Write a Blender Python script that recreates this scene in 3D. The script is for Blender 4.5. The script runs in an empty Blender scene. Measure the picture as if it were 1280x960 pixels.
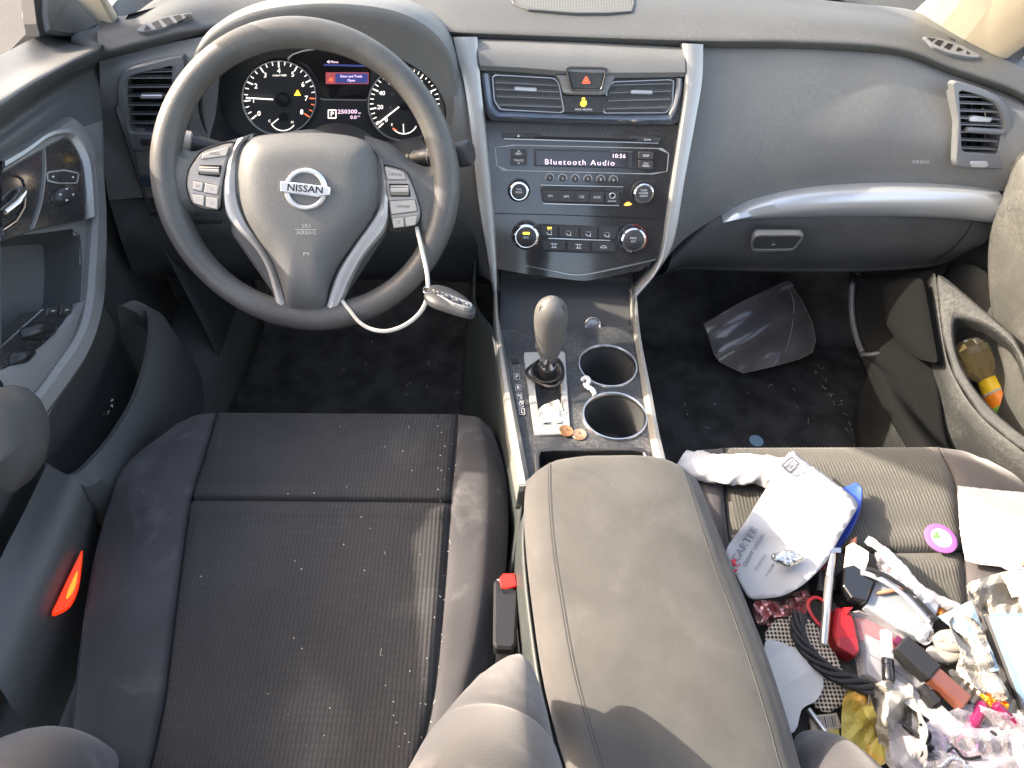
import bpy, bmesh, math, random
from mathutils import Vector as V, Matrix, noise
from mathutils.geometry import delaunay_2d_cdt
SC = bpy.context.scene
COL = SC.collection
R = math.radians
# ---------------------------------------------------------------- camera
FPX = 900.0
CAM = V((-0.09, -0.68, 1.17))
PITCH, YAW, ROLL = R(50), R(2.0), R(3.1)
_f = V((math.sin(YAW)*math.cos(PITCH), math.cos(YAW)*math.cos(PITCH), -math.sin(PITCH)))
_r = V((math.cos(YAW), -math.sin(YAW), 0))
_u = _r.cross(_f)
CU = _u*math.cos(ROLL) - _r*math.sin(ROLL)
CR = _r*math.cos(ROLL) + _u*math.sin(ROLL)
CF = _f
cd = bpy.data.cameras.new('camera'); cam = bpy.data.objects.new('camera', cd); COL.objects.link(cam)
cd.sensor_width = 36; cd.lens = FPX/1280*36; cd.clip_end = 2000; cd.clip_start = 0.02
M = Matrix((CR, CU, -CF)).transposed().to_4x4(); M.translation = CAM
cam.matrix_world = M
SC.camera = cam

def ray(px, py): return CF + CR*((px-640)/FPX) + CU*((480-py)/FPX)
def P(px, py, D=None, X=None, Y=None, Z=None):
    d = ray(px, py)
    if D is None:
        if X is not None: D = (X-CAM.x)/d.x
        elif Y is not None: D = (Y-CAM.y)/d.y
        else: D = (Z-CAM.z)/d.z
    return CAM + d*D
def proj(p):
    q = p-CAM; z = q.dot(CF)
    return (640+FPX*q.dot(CR)/z, 480-FPX*q.dot(CU)/z)
class Pl:
    def __init__(s, o, n):
        s.o = V(o); s.n = V(n).normalized()
        if s.n.dot(CAM-s.o) < 0: s.n = -s.n
    @staticmethod
    def three(a, b, c): return Pl(a, (b-a).cross(c-a))
    def hit(s, px, py, h=0.0):
        d = ray(px, py); o = s.o + s.n*h
        return CAM + d*((o-CAM).dot(s.n)/d.dot(s.n))
    def at(s, px, py, h=0.0):           # base-plane hit, then straight out along the normal
        return s.hit(px, py) + s.n*h
    def shift(s, h): return Pl(s.o+s.n*h, s.n)
    def axes(s, px, py, ang=0):          # metres per pixel, right / up, turned by ang
        a = s.hit(px, py); u = (s.hit(px+8, py)-s.hit(px-8, py))/16; w = (s.hit(px, py-8)-s.hit(px, py+8))/16
        c, q = math.cos(ang), math.sin(ang)
        return a, u*c+w*q, w*c-u*q

# ---------------------------------------------------------------- materials
MATS = {}
def mat(name, base, rough=0.5, metal=0.0, bump=None, var=None, dust=None, specks=None, ribs=None, coat=0, emit=None,
        trans=0, alpha=1, ior=1.45, spec=0.5, dots=None, sheen=0, stain=None, edge=None):
    m = bpy.data.materials.new(name); m.use_nodes = True; MATS[name] = m
    nt = m.node_tree; b = nt.nodes['Principled BSDF']; N = nt.nodes.new; L = nt.links.new
    def I(k, v):
        if k in b.inputs: b.inputs[k].default_value = v
    base = tuple(base)+(1,) if len(base) == 3 else base
    I('Base Color', base); I('Roughness', rough); I('Metallic', metal); I('Coat Weight', coat); I('Coat Roughness', 0.08)
    I('Transmission Weight', trans); I('Alpha', alpha); I('IOR', ior); I('Specular IOR Level', spec); I('Sheen Weight', sheen); I('Sheen Roughness', 0.4)
    if sheen: I('Sheen Tint', (0.8, 0.78, 0.76, 1))
    if emit: I('Emission Color', tuple(emit[0])+(1,)); I('Emission Strength', emit[1])
    tc = N('ShaderNodeTexCoord'); co = tc.outputs['Object']
    def nz(scale, detail=4, rough_=.55, dist=0):
        n = N('ShaderNodeTexNoise'); n.inputs['Scale'].default_value = scale; n.inputs['Detail'].default_value = detail
        n.inputs['Roughness'].default_value = rough_; n.inputs['Distortion'].default_value = dist; L(co, n.inputs['Vector']); return n.outputs['Fac']
    def ramp(s, a, c):
        r = N('ShaderNodeMapRange'); r.inputs['From Min'].default_value = a; r.inputs['From Max'].default_value = c; r.clamp = True; L(s, r.inputs['Value']); return r.outputs['Result']
    def mth(op, a, c=None):
        n = N('ShaderNodeMath'); n.operation = op
        for i, x in enumerate((a, c)):
            if x is None: continue
            if isinstance(x, (int, float)): n.inputs[i].default_value = x
            else: L(x, n.inputs[i])
        return n.outputs[0]
    col = None
    def mix(fac, c2, c1=None):
        nonlocal col
        n = N('ShaderNodeMix'); n.data_type = 'RGBA'
        if col is None: n.inputs[6].default_value = base
        else: L(col, n.inputs[6])
        n.inputs[7].default_value = tuple(c2)+(1,)
        L(fac, n.inputs[0]); col = n.outputs[2]
    if var:      # (scale, low multiplier, high multiplier)
        f = ramp(nz(var[0], 6), .35, .65)
        col0 = tuple(x*var[1] for x in base[:3]); col1 = tuple(min(1, x*var[2]) for x in base[:3])
        n = N('ShaderNodeMix'); n.data_type = 'RGBA'; n.inputs[6].default_value = col0+(1,); n.inputs[7].default_value = col1+(1,); L(f, n.inputs[0]); col = n.outputs[2]
    if stain:    # (scale, colour, amount, threshold)
        mix(mth('MULTIPLY', ramp(nz(stain[0], 5, .6, .6), stain[3], stain[3]+.18), stain[2]), stain[1])
    if dots:     # (pitch, colour, size) regular holes
        sp = N('ShaderNodeSeparateXYZ'); L(co, sp.inputs[0]); k = 2*math.pi/dots[0]
        a = mth('SINE', mth('MULTIPLY', mth('ADD', sp.outputs[0], sp.outputs[1]), k*.7)); c = mth('SINE', mth('MULTIPLY', mth('SUBTRACT', sp.outputs[0], sp.outputs[1]), k*.7))
        mix(ramp(mth('MULTIPLY', a, c), dots[2], dots[2]+.15), dots[1])
    if dust:     # (scale, colour, amount)
        mix(mth('MULTIPLY', mth('MULTIPLY', ramp(nz(dust[0], 8, .7), .42, .75), ramp(nz(dust[0]*25, 3), .35, .7)), dust[2]), dust[1])
    if specks:   # (scale, size, colour, amount)
        v = N('ShaderNodeTexVoronoi'); v.inputs['Scale'].default_value = specks[0]; L(co, v.inputs['Vector'])
        f = mth('MULTIPLY', mth('LESS_THAN', v.outputs['Distance'], specks[1]), ramp(nz(specks[0]*.06, 3), .5, .62))
        mix(mth('MULTIPLY', f, specks[3]), specks[2])
    if col: L(col, b.inputs['Base Color'])
    h = None
    if bump:     # (kind, scale, strength)
        if bump[0] == 'grain':
            v = N('ShaderNodeTexVoronoi'); v.feature = 'SMOOTH_F1'; v.inputs['Scale'].default_value = bump[1]; L(co, v.inputs['Vector']); h = v.outputs['Distance']
        else: h = nz(bump[1], 5, .65)
        bn = N('ShaderNodeBump'); bn.inputs['Strength'].default_value = bump[2]; bn.inputs['Distance'].default_value = bump[3] if len(bump) > 3 else .001
        L(h, bn.inputs['Height']); nrm = bn.outputs[0]
        if ribs:
            w = N('ShaderNodeTexWave'); w.bands_direction = 'X'; w.inputs['Scale'].default_value = .314/ribs[0]; w.inputs['Distortion'].default_value = .25; w.inputs['Detail Scale'].default_value = 30
            L(co, w.inputs['Vector'])
            w2 = N('ShaderNodeTexWave'); w2.bands_direction = 'Y'; w2.inputs['Scale'].default_value = .314/ribs[1]; w2.inputs['Distortion'].default_value = 1.2; w2.inputs['Detail Scale'].default_value = 20; L(co, w2.inputs['Vector'])
            hh = mth('MULTIPLY', w.outputs['Fac'], mth('ADD', mth('MULTIPLY', w2.outputs['Fac'], .6), .4))
            b2 = N('ShaderNodeBump'); b2.inputs['Strength'].default_value = ribs[2]; b2.inputs['Distance'].default_value = .0015; L(hh, b2.inputs['Height']); L(nrm, b2.inputs['Normal']); nrm = b2.outputs[0]
            n = N('ShaderNodeMix'); n.data_type = 'RGBA'; n.blend_type = 'MULTIPLY'; n.inputs[0].default_value = .45
            if col: L(col, n.inputs[6])
            else: n.inputs[6].default_value = base
            g = N('ShaderNodeCombineColor'); q = mth('ADD', mth('MULTIPLY', hh, .9), .45)
            for i in range(3): L(q, g.inputs[i])
            L(g.outputs[0], n.inputs[7]); L(n.outputs[2], b.inputs['Base Color'])
        L(nrm, b.inputs['Normal'])
    return m

from mathutils.bvhtree import BVHTree
def bvh(mb): return BVHTree.FromPolygons([tuple(p) for p in mb.v], mb.f)
def cast(tree, px, py):
    d = ray(px, py); q, n, i, l = tree.ray_cast(CAM, d.normalized())
    if q is None: return None, None
    return q, (n if n.dot(d) < 0 else -n)
# ---------------------------------------------------------------- curves & outlines
def cr(pts, m, closed=False):
    """Catmull-Rom through pts (tuples or Vectors), m steps per span."""
    n = len(pts); out = []
    g = lambda i: V(pts[i % n]) if closed else V(pts[max(0, min(n-1, i))])
    for i in range(n if closed else n-1):
        a, b, c, d = g(i-1), g(i), g(i+1), g(i+2)
        if not closed:
            if i == 0: a = b*2-c
            if i == n-2: d = c*2-b
        for k in range(m):
            t = k/m
            out.append(.5*((2*b)+(c-a)*t+(2*a-5*b+4*c-d)*t*t+(3*b-a-3*c+d)*t**3))
    if not closed: out.append(V(pts[-1]))
    return out
def rnd(pts, r, n=4):
    """round the corners of a closed pixel outline."""
    out = []; k = len(pts)
    for i in range(k):
        p = V(pts[i]).to_2d(); a = V(pts[i-1]).to_2d(); b = V(pts[(i+1) % k]).to_2d()
        da, db = a-p, b-p; rr = min(r, da.length*.45, db.length*.45)
        s = p+da.normalized()*rr; e = p+db.normalized()*rr
        for j in range(n+1):
            t = j/n; out.append(s*(1-t)**2+p*2*t*(1-t)+e*t*t)
    return [(q.x, q.y) for q in out]
def oval(cx, cy, rx, ry, n=32, ang=0):
    c, s = math.cos(ang), math.sin(ang)
    return [(cx+rx*math.cos(t)*c-ry*math.sin(t)*s, cy+rx*math.cos(t)*s+ry*math.sin(t)*c) for t in (2*math.pi*i/n for i in range(n))]
def rect(x0, y0, x1, y1, r=0):
    q = [(x0, y0), (x1, y0), (x1, y1), (x0, y1)]
    return rnd(q, r) if r else q
def sample(poly, n):
    """n points evenly along closed polyline."""
    q = [V(p).to_2d() for p in poly]; L = [(q[(i+1) % len(q)]-q[i]).length for i in range(len(q))]; T = sum(L); out = []; i = 0; acc = 0
    for k in range(n):
        d = T*k/n
        while acc+L[i] < d: acc += L[i]; i += 1
        out.append(q[i].lerp(q[(i+1) % len(q)], (d-acc)/max(L[i], 1e-9)))
    return out
def inside(x, y, poly):
    c = False; j = len(poly)-1
    for i in range(len(poly)):
        xi, yi = poly[i][0], poly[i][1]; xj, yj = poly[j][0], poly[j][1]
        if (yi > y) != (yj > y) and x < (xj-xi)*(y-yi)/(yj-yi)+xi: c = not c
        j = i
    return c
def ang_ring(poly, cx, cy, n):
    """outline radius seen from (cx,cy) at n even angles."""
    out = []
    for k in range(n):
        a = 2*math.pi*k/n; dx, dy = math.cos(a), math.sin(a); best = None
        for i in range(len(poly)):
            x1, y1 = poly[i][0]-cx, poly[i][1]-cy; x2, y2 = poly[(i+1) % len(poly)][0]-cx, poly[(i+1) % len(poly)][1]-cy
            ex, ey = x2-x1, y2-y1; den = dx*ey-dy*ex
            if abs(den) < 1e-9: continue
            t = (x1*ey-y1*ex)/den; s = (x1*dy-y1*dx)/den
            if t > 0 and -1e-6 <= s <= 1+1e-6 and (best is None or t > best): best = t
        out.append((cx+dx*(best or 1), cy+dy*(best or 1)))
    return out

# ---------------------------------------------------------------- mesh builder
ORG = {}
class MB:
    def __init__(s): s.v = []; s.f = []; s.m = []; s.s = []; s.mats = []
    def mi(s, m):
        m = MATS[m]
        if m not in s.mats: s.mats.append(m)
        return s.mats.index(m)
    def add(s, vs, fs, m, smooth=False):
        o = len(s.v); s.v += [V(x) for x in vs]; k = s.mi(m)
        for f in fs: s.f.append([i+o for i in f]); s.m.append(k); s.s.append(smooth)
        return s
    def grid(s, rows, m, smooth=True, cu=False, cv=False, cut=None, flip=False):
        nr, nc = len(rows), len(rows[0]); vs = [p for r in rows for p in r]; fs = []
        for i in range(nr if cv else nr-1):
            for j in range(nc if cu else nc-1):
                a, b, c, d = i*nc+j, i*nc+(j+1) % nc, ((i+1) % nr)*nc+(j+1) % nc, ((i+1) % nr)*nc+j
                if cut:
                    q = proj((vs[a]+vs[b]+vs[c]+vs[d])/4)
                    if any(inside(q[0], q[1], w) for w in cut): continue
                fs.append([a, d, c, b] if flip else [a, b, c, d])
        return s.add(vs, fs, m, smooth)
    def patch(s, rows, m, mu=4, mv=4, **k):
        fine = [cr(r, mu) for r in rows]
        cols = [cr([r[j] for r in fine], mv) for j in range(len(fine[0]))]
        return s.grid([[c[i] for c in cols] for i in range(len(cols[0]))], m, **k)
    def poly(s, pl, pts, h0, h1, m, b=0.0006, smooth=False, capm=None):
        """slab: outline in pixels on plane pl, from h0 to h1, chamfered by b."""
        q = [pl.hit(x, y) for x, y in pts]; n = len(q)
        ar = sum((q[i]-q[0]).cross(q[(i+1) % n]-q[0]).dot(pl.n) for i in range(n))
        if ar < 0: q.reverse()
        ins = []
        for i in range(n):
            e1 = (q[i]-q[i-1]); e2 = (q[(i+1) % n]-q[i])
            n1 = pl.n.cross(e1); n2 = pl.n.cross(e2)
            w = (n1.normalized()+n2.normalized()) if n1.length > 1e-9 and n2.length > 1e-9 else n1+n2
            if w.length > 1e-9: w.normalize()
            ins.append(q[i]+w*b)
        N = pl.n
        vs = [p+N*h0 for p in q]+[p+N*(h1-b) for p in q]+[p+N*h1 for p in ins]
        fs = [[i, (i+1) % n, n+(i+1) % n, n+i] for i in range(n)]+[[n+i, n+(i+1) % n, 2*n+(i+1) % n, 2*n+i] for i in range(n)]
        s.add(vs, fs+[list(range(n-1, -1, -1))], m, smooth)
        return s.add([p+N*h1 for p in ins], [list(range(n))], capm or m, False)
    def ring(s, pl, outer, inner, h0, h1, m, n=48, b=0.001, hi=None, smooth=False):
        """frame between two outlines, with outer wall, top and inner wall."""
        cx = sum(p[0] for p in inner)/len(inner); cy = sum(p[1] for p in inner)/len(inner)
        o = ang_ring(outer, cx, cy, n); i = ang_ring(inner, cx, cy, n); hi = h0 if hi is None else hi
        A = [pl.hit(*p) for p in o]; B = [pl.hit(*p) for p in i]; N = pl.n
        A2 = [a+(c-a).normalized()*min(b, (c-a).length*.3) for a, c in zip(A, B)]; B2 = [c+(a-c).normalized()*min(b, (c-a).length*.3) for a, c in zip(A, B)]
        rows = [[p+N*h0 for p in A], [p+N*(h1-b) for p in A], [p+N*h1 for p in A2], [p+N*h1 for p in B2], [p+N*(h1-b) for p in B], [p+N*hi for p in B]]
        return s.grid(rows, m, smooth=smooth, cu=True, flip=True)
    def pad(s, pl, pts, h0, H, m, p=3.0, rings=10, c=None, n=64, hmin=0.0):
        """cushioned slab: rings shrink to the centre while rising."""
        cx, cy = c or (sum(a[0] for a in pts)/len(pts), sum(a[1] for a in pts)/len(pts))
        o = [pl.hit(*q) for q in sample(pts, n)]; ce = pl.hit(cx, cy); rows = [[q+pl.n*h0 for q in o]]
        for k in range(rings):
            t = 1-k/rings; t = t if k else 1
            sc_ = 1-(k/rings)**1.6
            rows.append([ce+(q-ce)*sc_+pl.n*(hmin+(H-hmin)*(1-sc_**p)) for q in o])
        s.grid(rows, m, smooth=True, cu=True, flip=True)
        return s.add(rows[-1]+[ce+pl.n*H], [[i, (i+1) % n, n] for i in range(n)], m, True)
    def tube(s, pts, r, m, n=10, caps=True, flat=1.0, up=None, smooth=True):
        pts = [V(p) for p in pts]; K = len(pts); rr = r if isinstance(r, (list, tuple)) else [r]*K; rows = []
        t0 = (pts[1]-pts[0]).normalized(); a = V(up) if up else (V((0, 0, 1)) if abs(t0.z) < .9 else V((1, 0, 0)))
        for i in range(K):
            t = (pts[min(K-1, i+1)]-pts[max(0, i-1)]).normalized()
            x = t.cross(a); x = x.normalized() if x.length > 1e-6 else t.orthogonal().normalized(); y = x.cross(t).normalized()
            if not up: a = y
            rows.append([pts[i]+x*rr[i]*math.cos(q)+y*rr[i]*flat*math.sin(q) for q in (2*math.pi*k/n for k in range(n))])
        s.grid(rows, m, smooth=smooth, cu=True)
        if caps:
            s.add(rows[0], [list(range(n-1, -1, -1))], m); s.add(rows[-1], [list(range(n))], m)
        return s
    def lathe(s, o, ax, prof, m, n=32, smooth=True):
        ax = V(ax).normalized(); x = ax.orthogonal().normalized(); y = ax.cross(x)
        rows = [[V(o)+ax*h+(x*math.cos(q)+y*math.sin(q))*r for q in (2*math.pi*k/n for k in range(n))] for r, h in prof]
        s.grid(rows, m, smooth=smooth, cu=True, flip=True)
        for r_, i in ((rows[0], 1), (rows[-1], 0)):
            if (prof[0] if i else prof[-1])[0] > 1e-5: s.add(r_, [list(range(n-1, -1, -1)) if i else list(range(n))], m)
        return s
    def box(s, c, a, b, d, m):
        c, a, b, d = V(c), V(a), V(b), V(d)
        vs = [c+a*i+b*j+d*k for i in (-1, 1) for j in (-1, 1) for k in (-1, 1)]
        fs = [[0, 1, 3, 2], [4, 6, 7, 5], [0, 4, 5, 1], [2, 3, 7, 6], [0, 2, 6, 4], [1, 5, 7, 3]]
        if a.cross(b).dot(d) < 0: fs = [f[::-1] for f in fs]
        return s.add(vs, fs, m)
    def ball(s, c, rx, ry, rz, m, n=16):
        c = V(c); rx, ry, rz = V(rx), V(ry), V(rz)
        rows = [[c+rx*math.sin(a)*math.cos(q)+ry*math.sin(a)*math.sin(q)+rz*math.cos(a) for q in (2*math.pi*k/n for k in range(n))] for a in (math.pi*(i+.02)/(n//2+.04) for i in range(n//2+1))]
        return s.grid(rows, m, smooth=True, cu=True, flip=False)
    def text(s, pl, px, py, t, cap, m, h=0.0004, ang=0, bold=0, sx=1, sp=1, drape=None):
        a, u, w = pl.axes(px, py, ang)
        c = bpy.data.curves.new('t', 'FONT'); c.body = t; c.size = 1; c.align_x = 'CENTER'; c.align_y = 'CENTER'; c.resolution_u = 2; c.space_character = sp; c.offset = bold
        o = bpy.data.objects.new('t', c); COL.objects.link(o); dg = bpy.context.evaluated_depsgraph_get(); me = bpy.data.meshes.new_from_object(o.evaluated_get(dg))
        k = cap/.70
        ca, sa = math.cos(ang), math.sin(ang)
        dp = (lambda q: (px+q.x*k*sx*ca-q.y*k*sa, py-q.x*k*sx*sa-q.y*k*ca))
        s.add([pl.hit(*dp(q.co), drape(*dp(q.co))+h) if drape else a+pl.n*h+u*(q.co.x*k*sx)+w*(q.co.y*k) for q in me.vertices], [list(f.vertices) for f in me.polygons], m)
        bpy.data.objects.remove(o); bpy.data.curves.remove(c); bpy.data.meshes.remove(me); return s
    def line(s, pl, pts, wpx, m, h=0.0004):
        """a thin raised line of given pixel width."""
        q = [V(p).to_2d() for p in pts]; L_, R_ = [], []
        for i in range(len(q)):
            t = (q[min(len(q)-1, i+1)]-q[max(0, i-1)]); t.normalize(); nn = V((-t.y, t.x))*wpx*.5
            L_.append(pl.at(*(q[i]+nn), h)); R_.append(pl.at(*(q[i]-nn), h))
        return s.grid([L_, R_], m, smooth=False)
    def ribbon(s, pl, A, B, prof, m, mu=6, smooth=True, hfun=None):
        """strip between two pixel polylines with a cross profile [(t,h)...]."""
        a = cr([V((*p, 0)) for p in A], mu); b = cr([V((*p, 0)) for p in B], mu); rows = []
        for t, h in prof:
            rows.append([pl.hit(*((x.lerp(y, t)).xy))+pl.n*(h+(hfun(i/(len(a)-1)) if hfun else 0)) for i, (x, y) in enumerate(zip(a, b))])
        return s.grid(rows, m, smooth=smooth)
    def build(s, name, parent=None, bevel=0, solid=0, subs=0, label=None, autosm=None, off=-1):
        me = bpy.data.meshes.new(name)
        lo = V([min(p[i] for p in s.v) for i in range(3)]); hi = V([max(p[i] for p in s.v) for i in range(3)])
        o_ = V(((lo.x+hi.x)/2, (lo.y+hi.y)/2, lo.z))
        me.from_pydata([p-o_ for p in s.v], [], s.f)
        for k in s.mats: me.materials.append(k)
        me.polygons.foreach_set('material_index', s.m); me.polygons.foreach_set('use_smooth', s.s); me.update()
        if any(s.s): me.set_sharp_from_angle(angle=R(42))
        ob = bpy.data.objects.new(name, me); COL.objects.link(ob); ORG[ob.name] = o_
        if parent is not None: ob.parent = parent; ob.location = o_-ORG[parent.name]
        else: ob.location = o_
        if bevel:
            k = ob.modifiers.new('b', 'BEVEL'); k.width = bevel; k.segments = 2; k.limit_method = 'ANGLE'; k.angle_limit = R(40)
        if solid:
            k = ob.modifiers.new('s', 'SOLIDIFY'); k.thickness = solid; k.offset = off
        if subs:
            k = ob.modifiers.new('u', 'SUBSURF'); k.levels = subs; k.render_levels = subs
        if label: ob['label'] = label
        return ob
def tag(o, label, cat, group=None, kind=None):
    o['label'] = label; o['category'] = cat
    if group: o['group'] = group
    if kind: o['kind'] = kind
    return o
def thing(name, at, label, cat, group=None):
    o = bpy.data.objects.new(name, None); COL.objects.link(o); o.location = at; o.empty_display_size = .02; ORG[o.name] = V(at)
    return tag(o, label, cat, group)
def structure(o): o['kind'] = 'structure'; return o

def fold(w, seed, freq):
    """sum of triangle waves in random directions: flat facets with sharp creases."""
    rg = random.Random(seed*77+5); c = 0; q = w+V((noise.noise(w*freq*.5+V((seed, 0, 0))), noise.noise(w*freq*.5+V((0, seed, 3))), 0))*(.22/freq)*1.5
    for k in range(6):
        a = rg.uniform(0, 6.28); f = freq*rg.uniform(.28, 1.1)*(1 if k < 4 else 1.9); t = (q.x*math.cos(a)+q.y*math.sin(a))*f+rg.random()
        t -= math.floor(t); c += (abs(2*t-1)*2-1)*(.62 if k < 3 else .36 if k < 4 else .2)
    return c*.8
def sheet(pl, outline, m, h=0.004, amp=0.004, cell=9, seed=0, freq=40, hfun=None, smooth=False, mb=None, edge=True, round_=True, mfun=None):
    """a crumpled sheet: triangulated inside a pixel outline and creased out of plane."""
    tri = not smooth
    if tri: cell = 3.3
    rg = random.Random(seed); out = sample(outline, max(12, int(sum((V(outline[i])-V(outline[i-1])).length for i in range(len(outline)))/cell)))
    if edge: out = [q+V((rg.uniform(-.12, .12), rg.uniform(-.12, .12)))*cell for q in out]
    n = len(out); pts = list(out); op = [(q.x, q.y) for q in out]
    x0, x1 = min(p[0] for p in op), max(p[0] for p in op); y0, y1 = min(p[1] for p in op), max(p[1] for p in op)
    y = y0; k = 0
    while y < y1:
        x = x0+(cell/2 if k % 2 else 0)
        while x < x1:
            q = V((x+rg.uniform(-.3, .3)*cell, y+rg.uniform(-.3, .3)*cell))
            if inside(q.x, q.y, op) and min((q-o).length for o in out) > cell*.45: pts.append(q)
            x += cell
        y += cell*.87; k += 1
    res = delaunay_2d_cdt(pts, [(i, (i+1) % n) for i in range(n)], [], 1, 1e-4)
    vs = []
    for q in res[0]:
        w = pl.hit(q.x, q.y); s3 = V((seed*3.1, seed*1.7, seed*.9))
        d, _ = noise.voronoi(w*freq+s3)
        d2, _ = noise.voronoi(w*freq*2.1+s3*2)
        c = (d[1]-d[0])*.9+noise.noise(w*freq*.6+s3)*.6+.30*(d2[1]-d2[0])+.12*noise.noise(w*freq*4+s3)
        if tri: c = fold(w, seed, freq)
        hh = h+amp*c+(hfun(q.x, q.y) if hfun else 0)
        vs.append(pl.hit(q.x, q.y, max(hh, .0008)))
    mb = mb or MB()
    fs = [list(f) for f in res[2]]
    fx = []
    for f in fs:
        a, b, c = (vs[i] for i in f[:3])
        fx.append(f if (b-a).cross(c-a).dot(pl.n) > 0 else f[::-1])
    if mfun:
        for f in fx:
            q = proj(sum((vs[i] for i in f), V())/len(f)); mb.add([vs[i] for i in f], [list(range(len(f)))], mfun(*q), smooth)
    else: mb.add(vs, fx, m, smooth)
    return mb
# ---------------------------------------------------------------- material library
G = 'grain'
DUSTC = (.42, .40, .36)
mat('dash', (.130, .133, .131), .5, bump=(G, 900, .35, .0006), var=(3, .9, 1.1), dust=(7, DUSTC, .16), specks=(160, .07, (.6, .58, .55), .6))
mat('dash_top', (.064, .066, .066), .6, bump=(G, 900, .3, .0005), var=(2, .95, 1.05), dust=(6, DUSTC, .06), specks=(150, .07, (.6, .58, .55), .6))
mat('dash_low', (.042, .044, .045), .5, bump=(G, 900, .3, .0006), var=(4, .85, 1.15), dust=(8, DUSTC, .1))
mat('grille_mesh', (.085, .086, .08), .6, bump=(G, 260, .8, .002), dust=(9, DUSTC, .25))
mat('mesh_panel', (.10, .10, .095), .6, dots=(.0055, (.03, .03, .03), .35))
mat('vent_frame', (.135, .14, .147), .35, bump=('n', 500, .05))
mat('vent_dark', (.006, .006, .007), .5)
mat('slat', (.06, .06, .062), .4)
mat('vent_tab', (.45, .46, .48), .3, .6)
mat('silver', (.34, .34, .33), .36, .5, bump=('n', 700, .05), var=(6, .93, 1.05), dust=(9, DUSTC, .15), specks=(150, .06, (.2, .19, .18), .5))
mat('silver_strip', (.42, .45, .48), .3, .6, bump=('n', 700, .03))
mat('gloss_black', (.022, .022, .023), .16, coat=.6, dust=(12, DUSTC, .12), specks=(260, .09, (.5, .48, .45), .5), bump=('n', 30, .02))
mat('gloss_navy', (.05, .07, .10), .2, coat=.5, dust=(12, DUSTC, .1))
mat('satin_black', (.022, .022, .023), .42, dust=(12, DUSTC, .22), specks=(260, .08, (.5, .48, .45), .5), bump=(G, 1500, .15, .0004))
mat('button', (.03, .03, .031), .4, dust=(20, DUSTC, .12))
mat('groove', (.004, .004, .004), .8)
mat('chrome', (.75, .75, .76), .12, 1.0)
mat('chrome_dull', (.5, .5, .5), .3, 1.0)
mat('print_white', (.7, .7, .7), .5)
mat('print_grey', (.3, .3, .3), .5)
mat('lcd', (.018, .014, .016), .15, coat=.5)
mat('lcd_text', (.6, .5, .62), .4, emit=((.85, .62, .9), .28))
mat('amber_lit', (.8, .5, .05), .4, emit=((1, .62, .04), .7))
mat('orange_lit', (.8, .2, .03), .4, emit=((1, .3, .06), .5))
mat('red_print', (.6, .05, .03), .5, emit=((1, .12, .06), .25))
mat('gauge_face', (.04, .04, .04), .45)
mat('gauge_recess', (.045, .047, .048), .6, bump=(G, 900, .2, .0005))
mat('gauge_mark', (.75, .75, .75), .5, emit=((1, 1, 1), .25))
mat('gauge_red', (.6, .1, .06), .5, emit=((1, .2, .1), .2))
mat('screen_red', (.3, .06, .08), .4, emit=((.8, .16, .18), .06))
mat('screen_blue', (.02, .03, .12), .3, emit=((.08, .12, .5), .07))
mat('gauge_silver', (.6, .6, .58), .35, .6)
mat('wheel_rubber', (.075, .073, .068), .42, bump=(G, 700, .45, .0006), var=(18, .85, 1.12), dust=(20, DUSTC, .12))
mat('hub', (.095, .096, .093), .55, bump=(G, 800, .4, .0005), dust=(14, DUSTC, .14), specks=(140, .06, (.6, .58, .55), .5))
mat('hub_low', (.035, .037, .037), .5, bump=(G, 620, .4, .0008))
mat('spoke_silver', (.40, .375, .345), .36, .35, var=(14, .9, 1.1), bump=('n', 600, .04))
mat('pod', (.34, .31, .275), .4, .3, bump=('n', 600, .04), dust=(20, DUSTC, .1))
mat('pod_button', (.38, .35, .31), .42, .2)
mat('pod_line', (.05, .045, .04), .6)
mat('cord', (.50, .48, .42), .6, bump=('n', 400, .2), stain=(60, (.36, .33, .27), .5, .5))
mat('fob', (.026, .028, .03), .45, bump=('n', 400, .05), dust=(30, DUSTC, .04))
mat('fob_grey', (.24, .25, .25), .35, .4)
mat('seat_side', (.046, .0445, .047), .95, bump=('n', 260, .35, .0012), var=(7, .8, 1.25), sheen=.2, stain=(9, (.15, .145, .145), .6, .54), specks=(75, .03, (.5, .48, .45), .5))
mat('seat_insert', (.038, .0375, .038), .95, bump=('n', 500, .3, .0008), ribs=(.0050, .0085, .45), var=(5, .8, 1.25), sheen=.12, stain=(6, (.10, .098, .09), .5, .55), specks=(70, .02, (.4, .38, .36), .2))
mat('seat_insert_sun', (.078, .075, .065), .95, bump=('n', 500, .3, .0008), ribs=(.0046, .05, .5), var=(5, .88, 1.15), sheen=.3, specks=(70, .03, (.6, .57, .5), .8))  # lighter copy of the seat insert fabric, sunlight put into its colour
mat('seat_side_sun', (.066, .06, .061), .95, bump=('n', 260, .35, .0012), var=(7, .85, 1.15), sheen=.3)  # side fabric copy lightened the same way, with the sunlight in the colour
mat('bolster', (.031, .030, .0318), .95, bump=('n', 1200, .5, .001), var=(9, .82, 1.2), sheen=.4, stain=(14, (.12, .112, .11), .6, .52))
mat('thread', (.012, .012, .012), .8)
mat('thread_grey', (.085, .082, .075), .8)
mat('arm_fabric', (.060, .0595, .055), .95, bump=('n', 1300, .6, .0012), var=(22, .88, 1.12), sheen=.2, stain=(9, (.095, .093, .086), .6, .5), specks=(90, .035, (.62, .58, .5), .8))
mat('arm_side', (.070, .067, .063), .95, bump=('n', 1300, .6, .001), var=(12, .84, 1.14), sheen=.3)
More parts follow.
